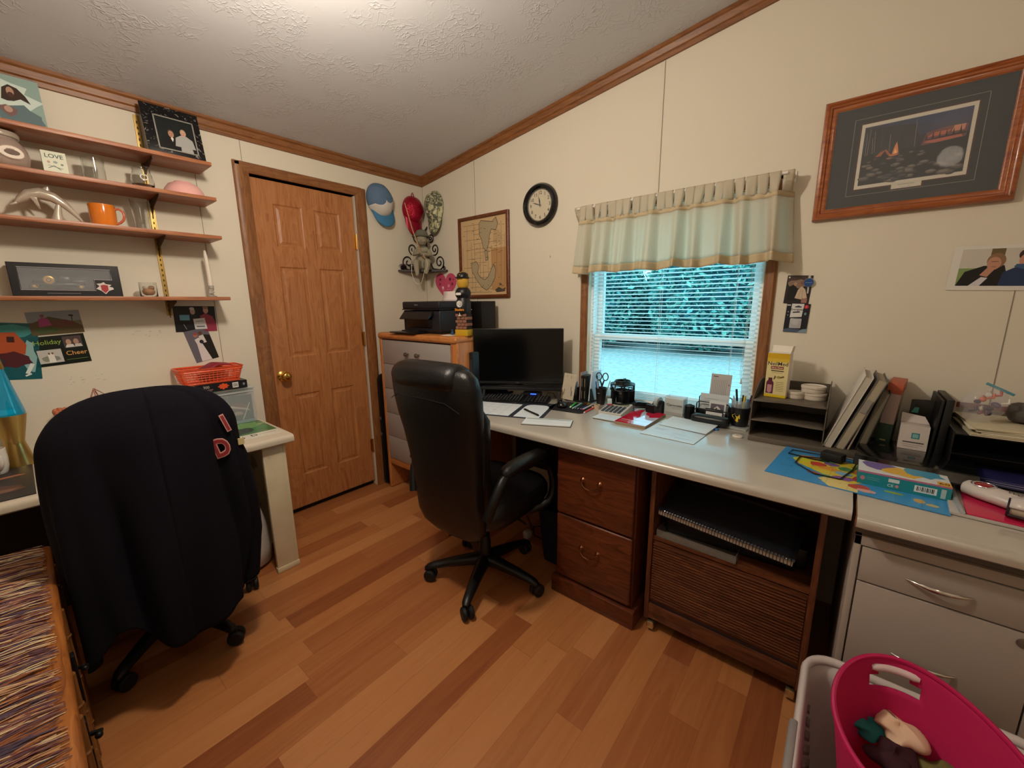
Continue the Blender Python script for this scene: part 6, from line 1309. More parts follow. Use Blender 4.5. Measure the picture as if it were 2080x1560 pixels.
for k in range(8):
    a = k*.8+.4; r_ = .05 if k > 1 else .012; top_ = .165 if k < 2 else q.uniform(.115, .150)
    b = B(C(PC[(k+2) % 8] if k > 1 else '#1f5546', .35)); b.cyl((r_*cos(a)*.9, r_*sin(a)*.9, .008), (r_*cos(a)*1.02+(.006 if k == 1 else -.006), r_*sin(a)*1.02, top_), .0037, .003, seg=8); b.build('pen', None, onto(1.742, -.098), label='%s %s the round mesh organizer' % (PN[k], PW[k]), cat='pen')
b = B(C('#c92d2f', .35)); b.box(-.014, -.009, 0, .014, .009, .034, bev=.002); b.mat(C('#cfe3e6', .3)); b.box(-.012, -.007, .034, .012, .007, .062, bev=.002); b.build('eraser_holder', None, onto(1.712, -.178, .0), (0, R(-4), R(20)), label='red and white box leaning on the left front of the mesh organizer', cat='box')
b = B(C('#17302f', .25)); b.tube([(-.05, 0, 0), (-.03, 0, .002), (.02, 0, .002), (.038, 0, 0)], [.006, .009, .009, .007], 12); b.mat(C('#cfd4d2', .3)); b.cyl((.038, 0, 0), (.048, 0, 0), .006, seg=12); b.build('correction_pen', None, onto(1.765, -.178, .0095), (0, 0, R(10)), label='dark green correction pen with a white cap in front of the mesh organizer', cat='pen')
# ---- calculator and notepad
t = thing('calculator', 'white desktop calculator with dark keys tilted towards the chair', 'calculator', onto(1.763, -.290, .001), R(2))
CK = Matrix.Rotation(R(7), 4, 'X')
b = B(C('#cfcac0', .4)); b.loft([[(-.062, y, 0), (.062, y, 0), (.062, y, z), (-.062, y, z)] for y, z in ((0, .014), (.16, .034))]); b.build('calculator_case', t)
SLP = math.atan(.020/.16); KM = Matrix.Translation((0, 0, .0142)) @ Matrix.Rotation(SLP, 4, 'X')
b = B(C('#8b917c', .2)); b.box(-.050, .118, 0, .050, .146, .0015, M=KM); b.build('display', t)
b = B(C('#39404f', .4))
for r_ in range(5):
    for c_ in range(5): b.box(-.054+c_*.0222, .010+r_*.0195, 0, -.054+c_*.0222+.0165, .010+r_*.0195+.0135, .004, bev=.0015, seg=1, M=KM)
b.build('keypad', t)
b = sheet(.118, .085, '#dbe6ec', [('l', .1, .7, .9, .7, .0012, '#9fb2c6'), ('l', .1, .45, .9, .45, .0012, '#9fb2c6'), ('l', .5, .8, .62, .74, .0012, '#4b5568')], th=.008); b.mat(C('#3f4244', .6)); b.box(0, 0, -.0003, .118, .085, .003); b.build('notepad', None, onto(1.718, -.382, .0006), (0, 0, R(1)), label='small white notepad in front of the calculator', cat='notepad', smooth=0)
# ---- red book
t = thing('softcover_book', 'glossy red and pale blue softcover book lying before the tape dispenser', 'book', onto(1.842, -.398), R(0))
b = B(C('#a08f78', .8)); b.box(.001, .001, .0005, .151, .269, .013); b.build('page_block', t)
b = sheet(.152, .270, C('#d31f3c', .12, coat=.6), [('p', [(.30, 1), (.55, 1), (.62, .7), (.75, .55), (1, .65), (1, 0), (.55, .0), (.42, .2), (.48, .5), (.32, .8)], '#d6cfe2'), ('p', [(.42, .95), (.60, .97), (.74, .80), (.62, .66), (.50, .74)], '#d8304c'), ('l', .08, .20, .45, .20, .007, '#f2d9dc'), ('l', .08, .12, .60, .12, .003, '#efc8cf'), ('l', .08, .07, .5, .07, .002, '#efc8cf')], M=T((0, 0, .0132)), th=.0006, rough=.12, coat=.6); b.build('cover', t, smooth=0)
b = sheet(.232, .285, '#d2e0e6', [('r', .02, .72, .98, .78, '#a3aab0'), ('p', [(.0, .62), (.5, .64), (1, .58), (1, .50), (.5, .56)], '#9ea5aa'), ('l', .05, .9, .9, .9, .001, '#8fa1b8'), ('l', .05, .68, .7, .68, .001, '#7f8b98'), ('l', .1, .42, .35, .42, .002, '#6b7684'), ('l', .1, .36, .3, .36, .002, '#6b7684'), ('l', .5, .3, .75, .3, .002, '#6b7684'), ('l', .5, .24, .9, .24, .001, '#8fa1b8'), ('l', .08, .2, .6, .2, .001, '#8fa1b8'), ('l', .6, .12, .9, .12, .002, '#6b7684'), ('l', .6, .42, .68, .42, .002, '#6b7684')], th=.002)
b.build('bank_statement', None, onto(1.996, -.466, .0004), (0, 0, R(-3)), label='open sheet of cheques with printed lines in front of the red book', cat='paper', smooth=0)
b = sheet(.215, .150, '#dbe7ec', [('l', .05, .5, .9, .5, .001, '#8fa1b8'), ('l', .05, .75, .9, .75, .001, '#8fa1b8')], th=.0012); b.build('paper_slip', None, onto(2.020, -.300, .0045), (R(3), R(0), R(-6)), label='upper loose page curling over the sheet of cheques', cat='paper', smooth=0)
# ---- stapler, tape dispenser, card box, mesh cup, glasses case
t = thing('stapler', 'black and silver stapler beside the tape dispenser', 'stapler', onto(1.866, -.092), R(62))
b = B(C('#17181a', .35)); b.box(-.065, -.016, 0, .055, .016, .006, bev=.002); b.build('base', t)
b = B(C('#1d1f22', .3)); b.loft([[(x, -w_, z0), (x, w_, z0), (x, w_*.85, z1), (x, -w_*.85, z1)] for x, w_, z0, z1 in ((-.068, .013, .036, .050), (-.05, .014, .034, .058), (.02, .013, .022, .044), (.055, .012, .006, .030))]); b.build('arm', t)
b = B(C('#b7bcc0', .25, 1.)); b.loft([[(x, -.008, z), (x, .008, z), (x, .008, z+.007), (x, -.008, z+.007)] for x, z in ((-.065, .026), (.05, .008))]); b.build('magazine', t)
t = thing('tape_dispenser', 'black tape dispenser with a clear roll between the stapler and white box', 'tape dispenser', onto(1.932, -.105), R(78))
b = B(C('#101113', .35)); b.prism([(-.052, 0), (.056, 0), (.060, .010), (.054, .052), (.036, .066), (.016, .064), (-.004, .040), (-.026, .038), (-.040, .054), (-.056, .056), (-.058, .030)], -.024, .024, Matrix.Rotation(pi/2, 4, 'X'), bev=.003); b.build('dispenser_body', t)
b = B(C('#c9d3d4', .15, alpha=.75)); b.lathe([(.013, -.0095), (.030, -.0095), (.030, .0095), (.013, .0095), (.013, -.0095)], M=Matrix.Translation((.022, 0, .055)) @ Matrix.Rotation(pi/2, 4, 'X'), seg=32, cap=False); b.build('tape', t)
b = B(C('#17181a', .4)); b.cyl((.018, -.019, .055), (.018, .019, .055), .0125, seg=20); b.build('hub', t)
t = thing('card_box', 'white acrylic box of business cards lettered John Deere before the blind', 'card box', onto(1.968, -.082), R(-6))
b = B(C('#cfc6bd', .6)); b.box(.003, .003, .016, .094, .050, .086); b.build('card_stack', t)
b = B(C('#dff0f2', .05, alpha=.30, spec=.8)); b.box(0, 0, 0, .097, .0018, .092); b.box(0, .052, 0, .097, .0538, .098); b.box(0, 0, 0, .0018, .0538, .095); b.box(.0952, 0, 0, .097, .0538, .095); b.box(0, 0, .0, .097, .0538, .004); b.build('clear_case', t)
b = B(C('#a5714e', .6)); b.box(.006, .003, .005, .091, .045, .0155); b.build('brown_base', t)
tm = Matrix.Translation((0, -.0006, 0)) @ Matrix.Rotation(pi/2, 4, 'X')
b = B(C('#23221f', .5)); b.text('JOHN DEERE', .0105, tm @ T((.061, .052, 0)), .0001, bold=.0002); b.box(.035, .0425, 0, .088, .0432, .0002, M=tm); b.box(.040, .036, 0, .084, .0365, .0002, M=tm)
b.tube([tuple(tm @ Vector(p)) for p in ((.010, .050, 0), (.014, .058, 0), (.022, .059, 0), (.028, .054, 0), (.030, .047, 0))], .0008, 5); b.tube([tuple(tm @ Vector(p)) for p in ((.012, .054, 0), (.018, .050, 0), (.026, .050, 0), (.022, .044, 0))], .0008, 5); b.build('logo_print', t)
t = thing('mesh_cup', 'small black mesh clip cup right of the white card box', 'cup', onto(2.098, -.098))
b = B(MS); b.lathe([(.001, 0), (.020, 0), (.022, .003), (.022, .066), (.020, .066), (.019, .005), (.001, .004)], seg=28, cap=False)
for k in range(16): a = 2*pi*k/16; b.tube([(.0224*cos(a), .0224*sin(a), .002), (.0224*cos(a), .0224*sin(a), .066)], .0007, 4)
b.tube([(.0222*cos(a), .0222*sin(a), .066) for a in [2*pi*k/20 for k in range(20)]], .002, 6, closed=True); b.tube([(.022, 0, .06), (.032, 0, .04), (.022, 0, .01)], .001, 5); b.build('cup_shell', t)
b = B(C('#2d3033', .4)); b.ell((0, 0, .066), (.016, .016, .010), 14); b.build('paper_clips', None, onto(2.098, -.098), label='dark clips heaped in the small mesh cup', cat='clips', kind='stuff')
t = thing('glasses_case', 'rounded black eyeglass case lying in front of the letter sorter', 'glasses case', onto(2.206, -.150), R(-4))
b = B(C('#14191b', .35)); b.loft([[Vector((x, .030*k*math.copysign(abs(cos(a))**.75, cos(a)), .024+.024*k*math.copysign(abs(sin(a))**.8, sin(a)))) for a in [2*pi*i/24 for i in range(24)]] for x, k in ((-.084, .35), (-.081, .7), (-.072, .92), (-.055, 1), (.055, 1), (.072, .92), (.081, .7), (.084, .35))]); b.build('case_shell', t, smooth=70)
b = B(C('#08090a', .5)); b.tube([(x, -.0305, .026) for x in (-.065, -.03, .03, .065)], .0007, 5); b.build('seam', t)
t = thing('letter_sorter', 'tiered black wire letter sorter holding cards against the blind', 'letter sorter', onto(2.198, -.062), R(-4))
b = B(C('#17191c', .4)); b.box(-.078, -.050, 0, .078, .045, .006, bev=.001)
for y, hh in ((-.046, .062), (-.012, .090), (.022, .118)):
    b.box(-.074, y, .004, .074, y+.002, hh*.62, bev=.0005); b.tube([(-.076, y, .004), (-.076, y, hh-.012), (-.066, y, hh), (.066, y, hh), (.076, y, hh-.012), (.076, y, .004)], .0028, 6)
b.build('rack', t)
def card(label, x, y, z, w_, h_, shapes, base='#cfd4d6', lean=8, name='card', rz=-4):
    b_ = sheet(w_, h_, base, shapes, th=.001); return b_.build(name, None, onto(x, y, z), (pi/2-R(lean), 0, R(rz)), label=label, cat='card', smooth=0)
LN = [('l', .15, .2+.085*k, .15+.6*(1-.2*(k % 3)), .2+.085*k, .0012, '#6f7a80') for k in range(8)]
card('grey printed card standing tallest at the back of the letter sorter', 2.165, -.030, .10, .092, .125, [('l', .1+.085*k, .1, .1+.085*k, .78, .0012, '#727b80') for k in range(9)]+[('l', .1, .9, .35, .9, .004, '#5a5560'), ('e', .9, .6, .03, .03, '#b05a68')], '#b9b6b4')
card('white appointment card standing in the middle tier of the letter sorter', 2.130, -.052, .010, .130, .118, LN, '#cdd6d8', 5)
card('photo card of a white building in the front tier of the letter sorter', 2.180, -.082, .012, .075, .090, [('r', .1, .3, .9, .85, '#6a6470'), ('p', [(.3, .35), (.3, .6), (.5, .75), (.7, .6), (.7, .35)], '#dcd8d8'), ('e', .45, .55, .05, .1, '#4a2c2c')], '#d5dadc', 5)
card('small white card clipped at the front of the letter sorter', 2.172, -.111, .018, .080, .052, [('r', .05, .1, .95, .7, '#dfe3e4')], '#26292d', 5)
# ---- cup with yellow emblem
t = thing('pen_cup', 'black plastic cup with a yellow bird-head emblem, holding pens', 'pen cup', onto(2.322, -.112, .0115))
b = B(C('#131417', .35)); b.lathe([(.001, 0), (.031, 0), (.033, .003), (.0385, .085), (.039, .088)], seg=40, cap=False); b.build('cup_shell', t, solid=.001)
b = B(C('#c9d4d8', .1, alpha=.35, spec=.8)); b.lathe([(.039, .086), (.0405, .118), (.041, .120)], seg=40, cap=False); b.build('clear_rim', t, solid=.001)
b = B(C('#e2c23a', .5)); HW = [(-.020, .030), (-.016, .020), (-.006, .018), (.000, .006), (.010, .0), (.016, .006), (.012, .012), (.020, .018), (.018, .034), (.008, .046), (-.006, .052), (-.018, .052), (-.014, .044), (-.002, .038), (-.008, .032)]
fan = [Vector((.0372*cos(-pi/2-.35+x/.037)*1.0, .0372*sin(-pi/2-.35+x/.037), .022+y)) for x, y in HW]; fan = [Vector((p_.x*(1+.0016*(p_.z/.01)*.8), p_.y*(1+.0016*(p_.z/.01)*.8), p_.z)) for p_ in fan]
tb = bmesh.new(); vv = [tb.verts.new(p_) for p_ in fan]; tb.faces.new(vv); bmesh.ops.triangulate(tb, faces=tb.faces); b._add(tb)
b.mat(C('#131417', .5)); 
for (x, y) in ((.006, .030), (.002, .022)): a = -pi/2-.35+x/.037; b.ell((.0392*cos(a), .0392*sin(a), .022+y), (.003, .003, .0022), 8)
b.build('bird_emblem', t, solid=.0006)
for lb, x, y, lx, c, r_, ln in (('fat dark marker standing tallest in the emblem cup', -.010, .006, -.016, '#2e3438', .0055, .165), ('white pen at the left of the emblem cup', -.020, -.008, -.012, '#cdd2d4', .004, .135), ('yellow highlighter in the middle of the emblem cup', .010, -.010, .004, '#d8c23c', .0055, .140), ('dark grey pen leaning right in the emblem cup', .020, .0, .018, '#4a3f55', .004, .145), ('blue pen at the right of the emblem cup', .022, -.012, .006, '#2a78b8', .0045, .128), ('bright pink pen at the right rim of the emblem cup', .026, .010, .010, '#d42a5c', .004, .125), ('black pen at the back of the emblem cup', .0, .018, .002, '#23262a', .0042, .138)):
    b = B(C(c, .35)); b.cyl((x*.6, y*.6, .008), (x+lx, y, ln), r_, r_*.85, seg=10); b.build('pen', None, onto(2.322, -.112, .0115), label=lb, cat='pen')
b = B(C('#d7dcd8', .12, alpha=.5, spec=.8)); b.box(-.042, -.045, 0, .045, .045, .010, bev=.003); b.build('coaster', None, onto(2.322, -.118), (0, 0, R(-8)), label='clear square coaster under the emblem cup', cat='coaster')
b = B(C('#2f78b8', .35)); b.box(0, 0, 0, .042, .022, .006, bev=.002); b.mat(C('#9cc4dc', .3)); b.box(.012, .004, .006, .03, .018, .0065); b.build('glue_sachet', None, onto(2.215, -.215), (0, 0, R(-15)), label='small blue packet lying in front of the glasses case', cat='packet')
b = B(C('#dcd2c6', .4)); b.lathe([(.001, 0), (.020, 0), (.021, .003), (.018, .007), (.010, .008), (.001, .009)], seg=28); b.mat(C('#a5673f', .5)); b.ell((0, -.004, .0085), (.006, .003, .0012), 10); b.build('pin_button', None, onto(2.345, -.262), label='round cream button badge lying left of the tray organizer', cat='button')

# ---- letter trays
TR = C('#5f564b', .42)
t = thing('letter_tray', 'taupe plastic letter tray with three tiers right of the window', 'letter tray', onto(2.385, -.280))
b = B(TR); b.box(0, 0, 0, .360, .275, .022, bev=.004); b.build('base_plinth', t)
b = B(TR)
for x in (0, .245):
    b.loft([[(x, y, .022), (x+.0035, y, .022), (x+.0035, y, z1), (x, y, z1)] for y, z1 in ((0.012, .150), (.04, .19), (.15, .235), (.262, .245))])
b.bm.free()
for x in (0, .245): b = B(TR); b.loft([[(x, y, .022), (x+.0035, y, .022), (x+.0035, y, z1), (x, y, z1)] for y, z1 in ((0.012, .155), (.04, .185), (.15, .228), (.262, .238))]); b.build('side_wall', t)
b = B(TR); b.box(.0035, .258, .022, .245, .262, .225); b.build('back_wall', t)
for k, z in enumerate((.088, .170)):
    b = B(TR); b.grid(lambda u, v: (.0035+u*.2415, .004+v*.254+(.014*math.exp(-((u-.5)/.22)**2)*(1-v) if 1 else 0), z), 16, 4); b.build('tier', t, solid=.003)
t = thing('product_box', 'yellow NeilMed nasal rinse box standing in the top tray', 'box', onto(2.412, -.168, .1730), R(-6))
w, h, dd = .078, .185, .055
b = B(C('#e6dfd2', .5)); b.box(0, 0, 0, w, dd, h, bev=.0008); b.loft([[(0.001, dd, h), (w-.001, dd, h)], [(.002, dd+.006, h+.028), (w-.002, dd+.004, h+.026)]], cap=False, cyc=False); b.loft([[(w, .002, h), (w, dd-.002, h)], [(w+.006, .006, h+.030), (w+.006, dd-.01, h+.030)]], cap=False, cyc=False); b.build('carton', t)
b = sheet(w, h, '#dccf98', [('r', 0, .88, 1, 1, '#cfa51e'), ('r', 0, .80, 1, .88, '#d6b63c'), ('r', 0, 0, 1, .06, '#dcc01e'), ('t', 'NeilMed', .50, .76, .085, '#2a1a18'), ('r', .2, .64, .78, .705, '#7c2a2c'), ('t', 'Sinus Rinse', .49, .672, .035, '#e8d2b0'), ('l', .22, .605, .80, .60, .004, '#3a2520'), ('l', .25, .56, .75, .56, .001, '#5a4030'), ('p', [(.06, .08), (.06, .33), (.12, .38), (.32, .38), (.40, .33), (.40, .08)], '#5e2440'), ('p', [(.12, .12), (.12, .28), (.33, .28), (.33, .12), (.22, .09)], '#c58f96'), ('r', .14, .38, .32, .44, '#4a1c34'), ('e', .60, .46, .10, .03, '#a8985a'), ('p', [(.36, .40), (.42, .50), (.48, .47), (.44, .42)], '#6a5a2a'), ('p', [(.62, .46), (.82, .50), (.86, .47), (.7, .44)], '#6a5a2a')]+[('l', .50, .15+.04*k, .86, .15+.04*k, .001, '#7a6a3a') for k in range(6)], M=Matrix.Rotation(pi/2, 4, 'X') , th=.0006)
b.build('printed_front', t, smooth=0)
LID = C('#d3c9ba', .35)
def lidthing(label, x, y, z, r): 
    b = B(LID); b.lathe([(.001, 0), (r*.93, 0), (r*.95, .003), (r*.95, .016), (r, .018), (r, .026), (r*.93, .028), (r*.86, .024), (.001, .024)], seg=44); return b.build('plastic_container', None, onto(x, y, z), label=label, cat='container', smooth=35)
lidthing('small round white container at the left of the stacked pair', 2.520, -.128, .1725, .032); lidthing('round white container under the other, in the top tray', 2.583, -.112, .1725, .042); lidthing('round white container stacked on top of another in the top tray', 2.577, -.114, .2012, .043)

# ---- leaning binders and books
def leanbox(name, label, cat, x, y, w_, d_, h_, ang, shell, pages=None, spine=None, rz=0, z=.0225, spine_text=None):
    """upright thing d_ deep, leaning by ang (to the right when positive)"""
    t_ = thing(name, label, cat, onto(x, y, z), (0, R(ang), R(rz)))
    if pages:
        b_ = B(shell); b_.box(0, 0, 0, .003, d_, h_, bev=.001); b_.box(w_-.003, 0, 0, w_, d_, h_, bev=.001); b_.box(0, -.003 if spine else 0, 0, w_, 0, h_, bev=.0008) if spine else None; b_.build('cover', t_)
        b_ = B(C(pages, .8)); b_.box(.0032, .003, .004, w_-.0032, d_-.004, h_-.006); b_.build('page_block', t_)
    else: b_ = B(shell); b_.box(0, 0, 0, w_, d_, h_, bev=.002); b_.build('shell', t_)
    return t_
leanbox('ring_binder', 'thick white binder leaning furthest left beside the tray', 'binder', 2.632, -.262, .026, .225, .300, 18, C('#cfc9c0', .3), '#b9b2a4')
t = leanbox('ring_binder', 'grey marbled binder leaning behind the white one', 'binder', 2.668, -.255, .030, .225, .292, 18.5, C('#5f5b5a', .5), '#a79c86')
b = B(C('#77726e', .6)); b.box(-.001, .02, .06, 0, .12, .22); b.mat(C('#8f8a84', .4)); b.box(.006, -.0015, .16, .024, 0, .21); b.build('label_pocket', t)
leanbox('folder', 'thin cream folder leaning between the grey binder and the dark books', 'folder', 2.706, -.250, .006, .21, .235, 15, C('#b3a594', .7))
leanbox('hardback_book', 'tall dark olive book leaning left of the green book', 'book', 2.728, -.240, .026, .20, .236, 12, C('#37352b', .6), '#6b6454')
t = thing('slipcase_book', 'upright green book in a terracotta topped sleeve', 'book', onto(2.782, -.165, .0045), (0, R(3), R(-8)))
b = B(C('#1d3b2a', .5)); b.box(0, 0, 0, .040, .15, .118, bev=.001); b.build('green_spine', t, plabel='green lower spine with gold marks')
b = B(C('#b09a94', .5)); b.box(.001, .001, .118, .039, .149, .232, bev=.001); b.build('upper_sleeve', t, plabel='mauve-grey sleeve')
b = B(C('#b4593f', .5)); b.box(-.001, -.001, .232, .041, .151, .272, bev=.001); b.build('top_cap', t, plabel='terracotta top band')
b = B(C('#a8a468', .5))
for k in range(3): b.box(.012, -.0008, .030+k*.012, .028, 0, .034+k*.012)
b.build('spine_marks', t)
t = thing('document_tray', 'low black flat paper tray in front of the books, reflecting the white box', 'tray', onto(2.722, -.448, .0475), (R(0), R(0), R(-4)))
BT = C('#0f1113', .14, coat=.4); b = B(BT); b.box(0, .06, 0, .285, .33, .004, bev=.001); b.loft([[(0, y, z), (.285, y, z), (.285, y, z+.004), (0, y, z+.004)] for y, z in ((0, -.014), (.05, -.004), (.065, .0))]); b.build('tray_plate', t)
b = B(BT)
for x in (.012, .265):
    b.box(x, .30, -.0470, x+.012, .312, 0); b.box(x, .09, -.0470, x+.012, .102, 0)
b.build('feet', t)
t = thing('medicine_box', 'open white carton with a teal square logo on the black tray', 'box', onto(2.842, -.215, .0520), (0, 0, R(-3)))
b = B(C('#c9bfb9', .5)); b.box(0, 0, 0, .074, .05, .086, bev=.0008); b.loft([[(0, .05, .086), (.074, .05, .086)], [(.0, .062, .118), (.060, .060, .110)]], cap=False, cyc=False); b.build('carton', t)
b = sheet(.074, .086, '#cdc3bd', [('r', .42, .46, .70, .70, '#2f7f86'), ('r', .46, .50, .66, .66, '#7fb4b8'), ('l', .15, .30, .88, .30, .004, '#4a4444'), ('l', .15, .20, .88, .20, .001, '#6a6262'), ('l', .15, .12, .7, .12, .0008, '#6a6262')], M=Matrix.Rotation(pi/2, 4, 'X'), th=.0005); b.build('printed_front', t, smooth=0)
b = B(C('#3f8f86', .5)); b.box(0, 0, 0, .022, .003, .020); b.build('teal_tab', None, onto(2.868, -.118, .166), (R(-12), 0, R(-20)), label='small teal tag sticking up behind the white carton', cat='tag')
leanbox('folder', 'dark grey folder standing behind the white carton', 'folder', 2.862, -.105, .005, .095, .215, 4, C('#36352f', .6), z=.0003, rz=-70)
leanbox('folder', 'black pocket folder standing left of the bagged toys', 'folder', 2.918, -.215, .008, .20, .236, 3, C('#0b0b0d', .5), z=.0003)
leanbox('magazine_file', 'black file box standing beside the right hand trays', 'file box', 2.933, -.215, .020, .20, .240, 2, C('#0f0e10', .45), z=.0003)
# ---- right hand trays
t = thing('letter_tray', 'black tiered letter tray overflowing with papers at the far right', 'letter tray', onto(2.962, -.272))
BK = C('#0d0d10', .35)
for x in (0, .318): b = B(BK); b.box(x, 0.0, 0, x+.004, .265, .150, bev=.001); b.build('side_wall', t)
b = B(BK); b.box(.004, .261, 0, .318, .265, .16); b.build('back_wall', t)
for z in (.004, .075, .140): b = B(BK); b.box(.004, .0, z, .318, .261, z+.003); b.build('tier', t)
q = random.Random(31)
LBL = ['bottom of the loose papers stacked on the right hand tray', 'second sheaf up in the papers on the right hand tray', 'third sheaf up in the papers on the right hand tray', 'fourth sheaf up in the papers on the right hand tray', 'fifth sheaf up in the papers on the right hand tray', 'topmost cream sheaf on the right hand tray']
for k in range(6):
    c = ('#d6ccb4', '#c9bfa0', '#dcd4bf', '#bfb79b', '#d9d2b8', '#d2c9ac')[k]
    b = B(C(c, .7)); b.box(0, 0, 0, .235+q.uniform(-.01, .04), .235, .0042, bev=.0006); b.mat(C('#8c8672', .7))
    for m_ in range(5): b.box(.06, .03+m_*.03, .0042, .19, .0312+m_*.03, .0044)
    b.build('paper_sheaf', None, onto(3.000+q.uniform(-.008, .03), -.272+q.uniform(-.012, .004), .1435+k*.0048), (0, 0, R(q.uniform(-4, 4))), label=LBL[k], cat='papers', smooth=0)
b = B(C('#6b2a20', .6)); b.box(0, 0, 0, .15, .006, .018); b.build('red_folder', None, onto(2.995, -.022, .185), (0, 0, R(-2)), label='edge of a dark red folder behind the papers on the right tray', cat='folder')
b = B(C('#4f4a46', .6, bump=.2)); b.loft([[Vector((x, .045*k*math.copysign(abs(cos(a))**.8, cos(a)), .032+.032*k*math.copysign(abs(sin(a))**.8, sin(a)))) for a in [2*pi*i/24 for i in range(24)]] for x, k in ((0, .5), (.006, .82), (.02, 1), (.12, 1), (.14, .85), (.146, .4))]); b.build('zip_pouch', None, onto(3.095, -.120, .1735), (0, 0, R(-6)), label='dark grey fabric pouch resting on the papers at the far right', cat='pouch', smooth=70)
# bag of toys
t = thing('toy_bag', 'clear plastic bag of small coloured toys resting against the right tray papers', 'bag', onto(2.995, -.185, .160), (R(-8), R(26), R(-10)))
b = B(C('#d5d3d8', .12, alpha=.20, spec=.9)); b.grid(lambda u, v: Vector((.048*cos(u*2*pi)*sin(.25+v*2.7)**.6*(1+.08*sin(u*31)), .022*sin(u*2*pi)*sin(.25+v*2.7)**.6*(1+.12*sin(u*23+v*9)), .015+.125*v)), 48, 14); b.build('plastic_film', t, smooth=60)
b = B(C('#4f8d9c', .35)); b.box(-.035, -.003, .136, .035, .003, .144, bev=.001); b.build('zip_strip', t)
q = random.Random(17)
for k in range(16):
    c = ('#c94a4a', '#d96a3c', '#3a2a44', '#d9d4cf', '#5a4a68', '#8a4a5c', '#c9b8a0', '#2f2a38')[k % 8]
    b = B(C(c, .4)); p = (q.uniform(-.028, .028), q.uniform(-.009, .009), q.uniform(.03, .118))
    if k % 3: b.ell(p, (q.uniform(.006, .011), .007, q.uniform(.008, .014)), 10, rot=(q.uniform(0, 3), q.uniform(0, 3), 0))
    else: b.tube([p, (p[0]+.012, p[1], p[2]+.01), (p[0]+.006, p[1]+.004, p[2]+.022)], .004, 7)
    b.build('toy_piece', t)
# purple folders in the lowest tray
b = B(C('#2b2c5c', .2, coat=.5)); b.box(0, 0, 0, .26, .27, .020, bev=.003); b.mat(C('#8f8ea8', .3)); b.box(.004, -.0006, .006, .25, 0, .008); b.box(.05, -.0006, .012, .22, 0, .014); b.build('plastic_folder', None, onto(2.990, -.325, .0080), (0, 0, R(-5)), label='navy blue plastic folder jutting from the lowest right hand tray', cat='folder')

# ---- map puzzle, charger, puzzle box, pink folder, tape gun
sea = '#3f93cf'
def puz(pc): return pc
sh = [('p', [(.10, .62), (.16, .78), (.30, .84), (.42, .80), (.52, .86), (.62, .80), (.62, .50), (.58, .30), (.48, .14), (.42, .22), (.34, .30), (.24, .40), (.16, .48)], '#d9c43c'),
    ('p', blob(.22, .76, .08, .05, 12, .2, 1), '#c98a54'), ('p', blob(.32, .74, .06, .06, 12, .2, 2), '#4e8f4a'), ('p', blob(.18, .62, .07, .06, 12, .2, 3), '#cfd23a'), ('p', blob(.28, .58, .06, .07, 12, .2, 4), '#c9483a'), ('p', blob(.36, .66, .05, .05, 12, .2, 5), '#7a5a9c'), ('p', blob(.36, .50, .07, .06, 12, .2, 6), '#dd9a35'), ('p', blob(.45, .60, .05, .07, 12, .2, 7), '#4f8f58'), ('p', blob(.45, .44, .06, .06, 12, .2, 8), '#7fb0cf'), ('p', blob(.54, .56, .06, .07, 12, .2, 9), '#cc7a3c'), ('p', blob(.46, .30, .06, .06, 12, .2, 10), '#8c5aa0'), ('p', blob(.56, .38, .06, .08, 12, .2, 11), '#b9434a'), ('p', blob(.54, .70, .07, .05, 12, .2, 12), '#7f9a4a'), ('p', blob(.40, .82, .07, .03, 12, .2, 13), '#c8c06a'),
    ('p', [(.32, .16), (.36, .24), (.44, .22), (.55, .20), (.56, .0), (.40, .0)], '#e2cf83'), ('p', blob(.36, .26, .045, .04, 12, .2, 14), '#4aa083'), ('p', blob(.28, .28, .04, .03, 12, .2, 15), '#b9563f'), ('p', blob(.56, .16, .06, .07, 12, .2, 16), '#c4503c'), ('p', blob(.60, .10, .05, .04, 12, .2, 17), '#dfa8a0'), ('p', blob(.74, .22, .05, .03, 12, .2, 18), '#8fb04a'), ('p', blob(.86, .16, .03, .05, 12, .2, 19), '#c9a85a'), ('p', blob(.92, .12, .03, .03, 12, .2, 20), '#c9b87a')]
q = random.Random(12)
for k in range(46): x, y = q.uniform(.04, .62), q.uniform(.1, .85); sh.append(('l', x, y, x+q.uniform(.012, .035), y+q.uniform(-.01, .01), .0016, '#2c3a4a'))
for k in range(1, 8): sh.append(('l', k/8, 0, k/8+.004, 1, .0004, '#2f6f9c'))
for k in range(1, 6): sh.append(('l', 0, k/6, 1, k/6+.004, .0004, '#2f6f9c'))
b = sheet(.436, .325, sea, sh, th=.003, rough=.3); b.build('jigsaw_puzzle', None, onto(2.494, -.606), (0, 0, R(-5)), label='finished jigsaw of a bright coloured map lying across the worktop joint', cat='puzzle', smooth=0)
t = thing('power_adapter', 'black charger with a looped cable lying on the map jigsaw', 'charger', onto(2.672, -.360, .0036), R(-20))
b = B(BLKM); b.box(-.035, -.022, 0, .030, .022, .030, bev=.005); b.build('adapter_body', t)
b = B(BLKM); b.tube([(-.03, 0, .012), (-.08, .01, .003), (-.13, -.01, .003), (-.12, -.06, .003), (-.04, -.05, .003), (.0, -.03, .003)], .0022, 6)
b.tube([(-.02, -.02, .006), (-.08, -.06, .003), (-.06, -.14, .003), (.02, -.19, .003), (.085, -.17, .003), (.075, -.05, .003), (.06, .03, .012), (.03, .0, .02)], .0022, 6); b.build('cable', t)
t = thing('jigsaw_box', 'teal children\'s jigsaw box marked 60 beside the map jigsaw', 'puzzle box', onto(2.735, -.535, .0034), R(-1))
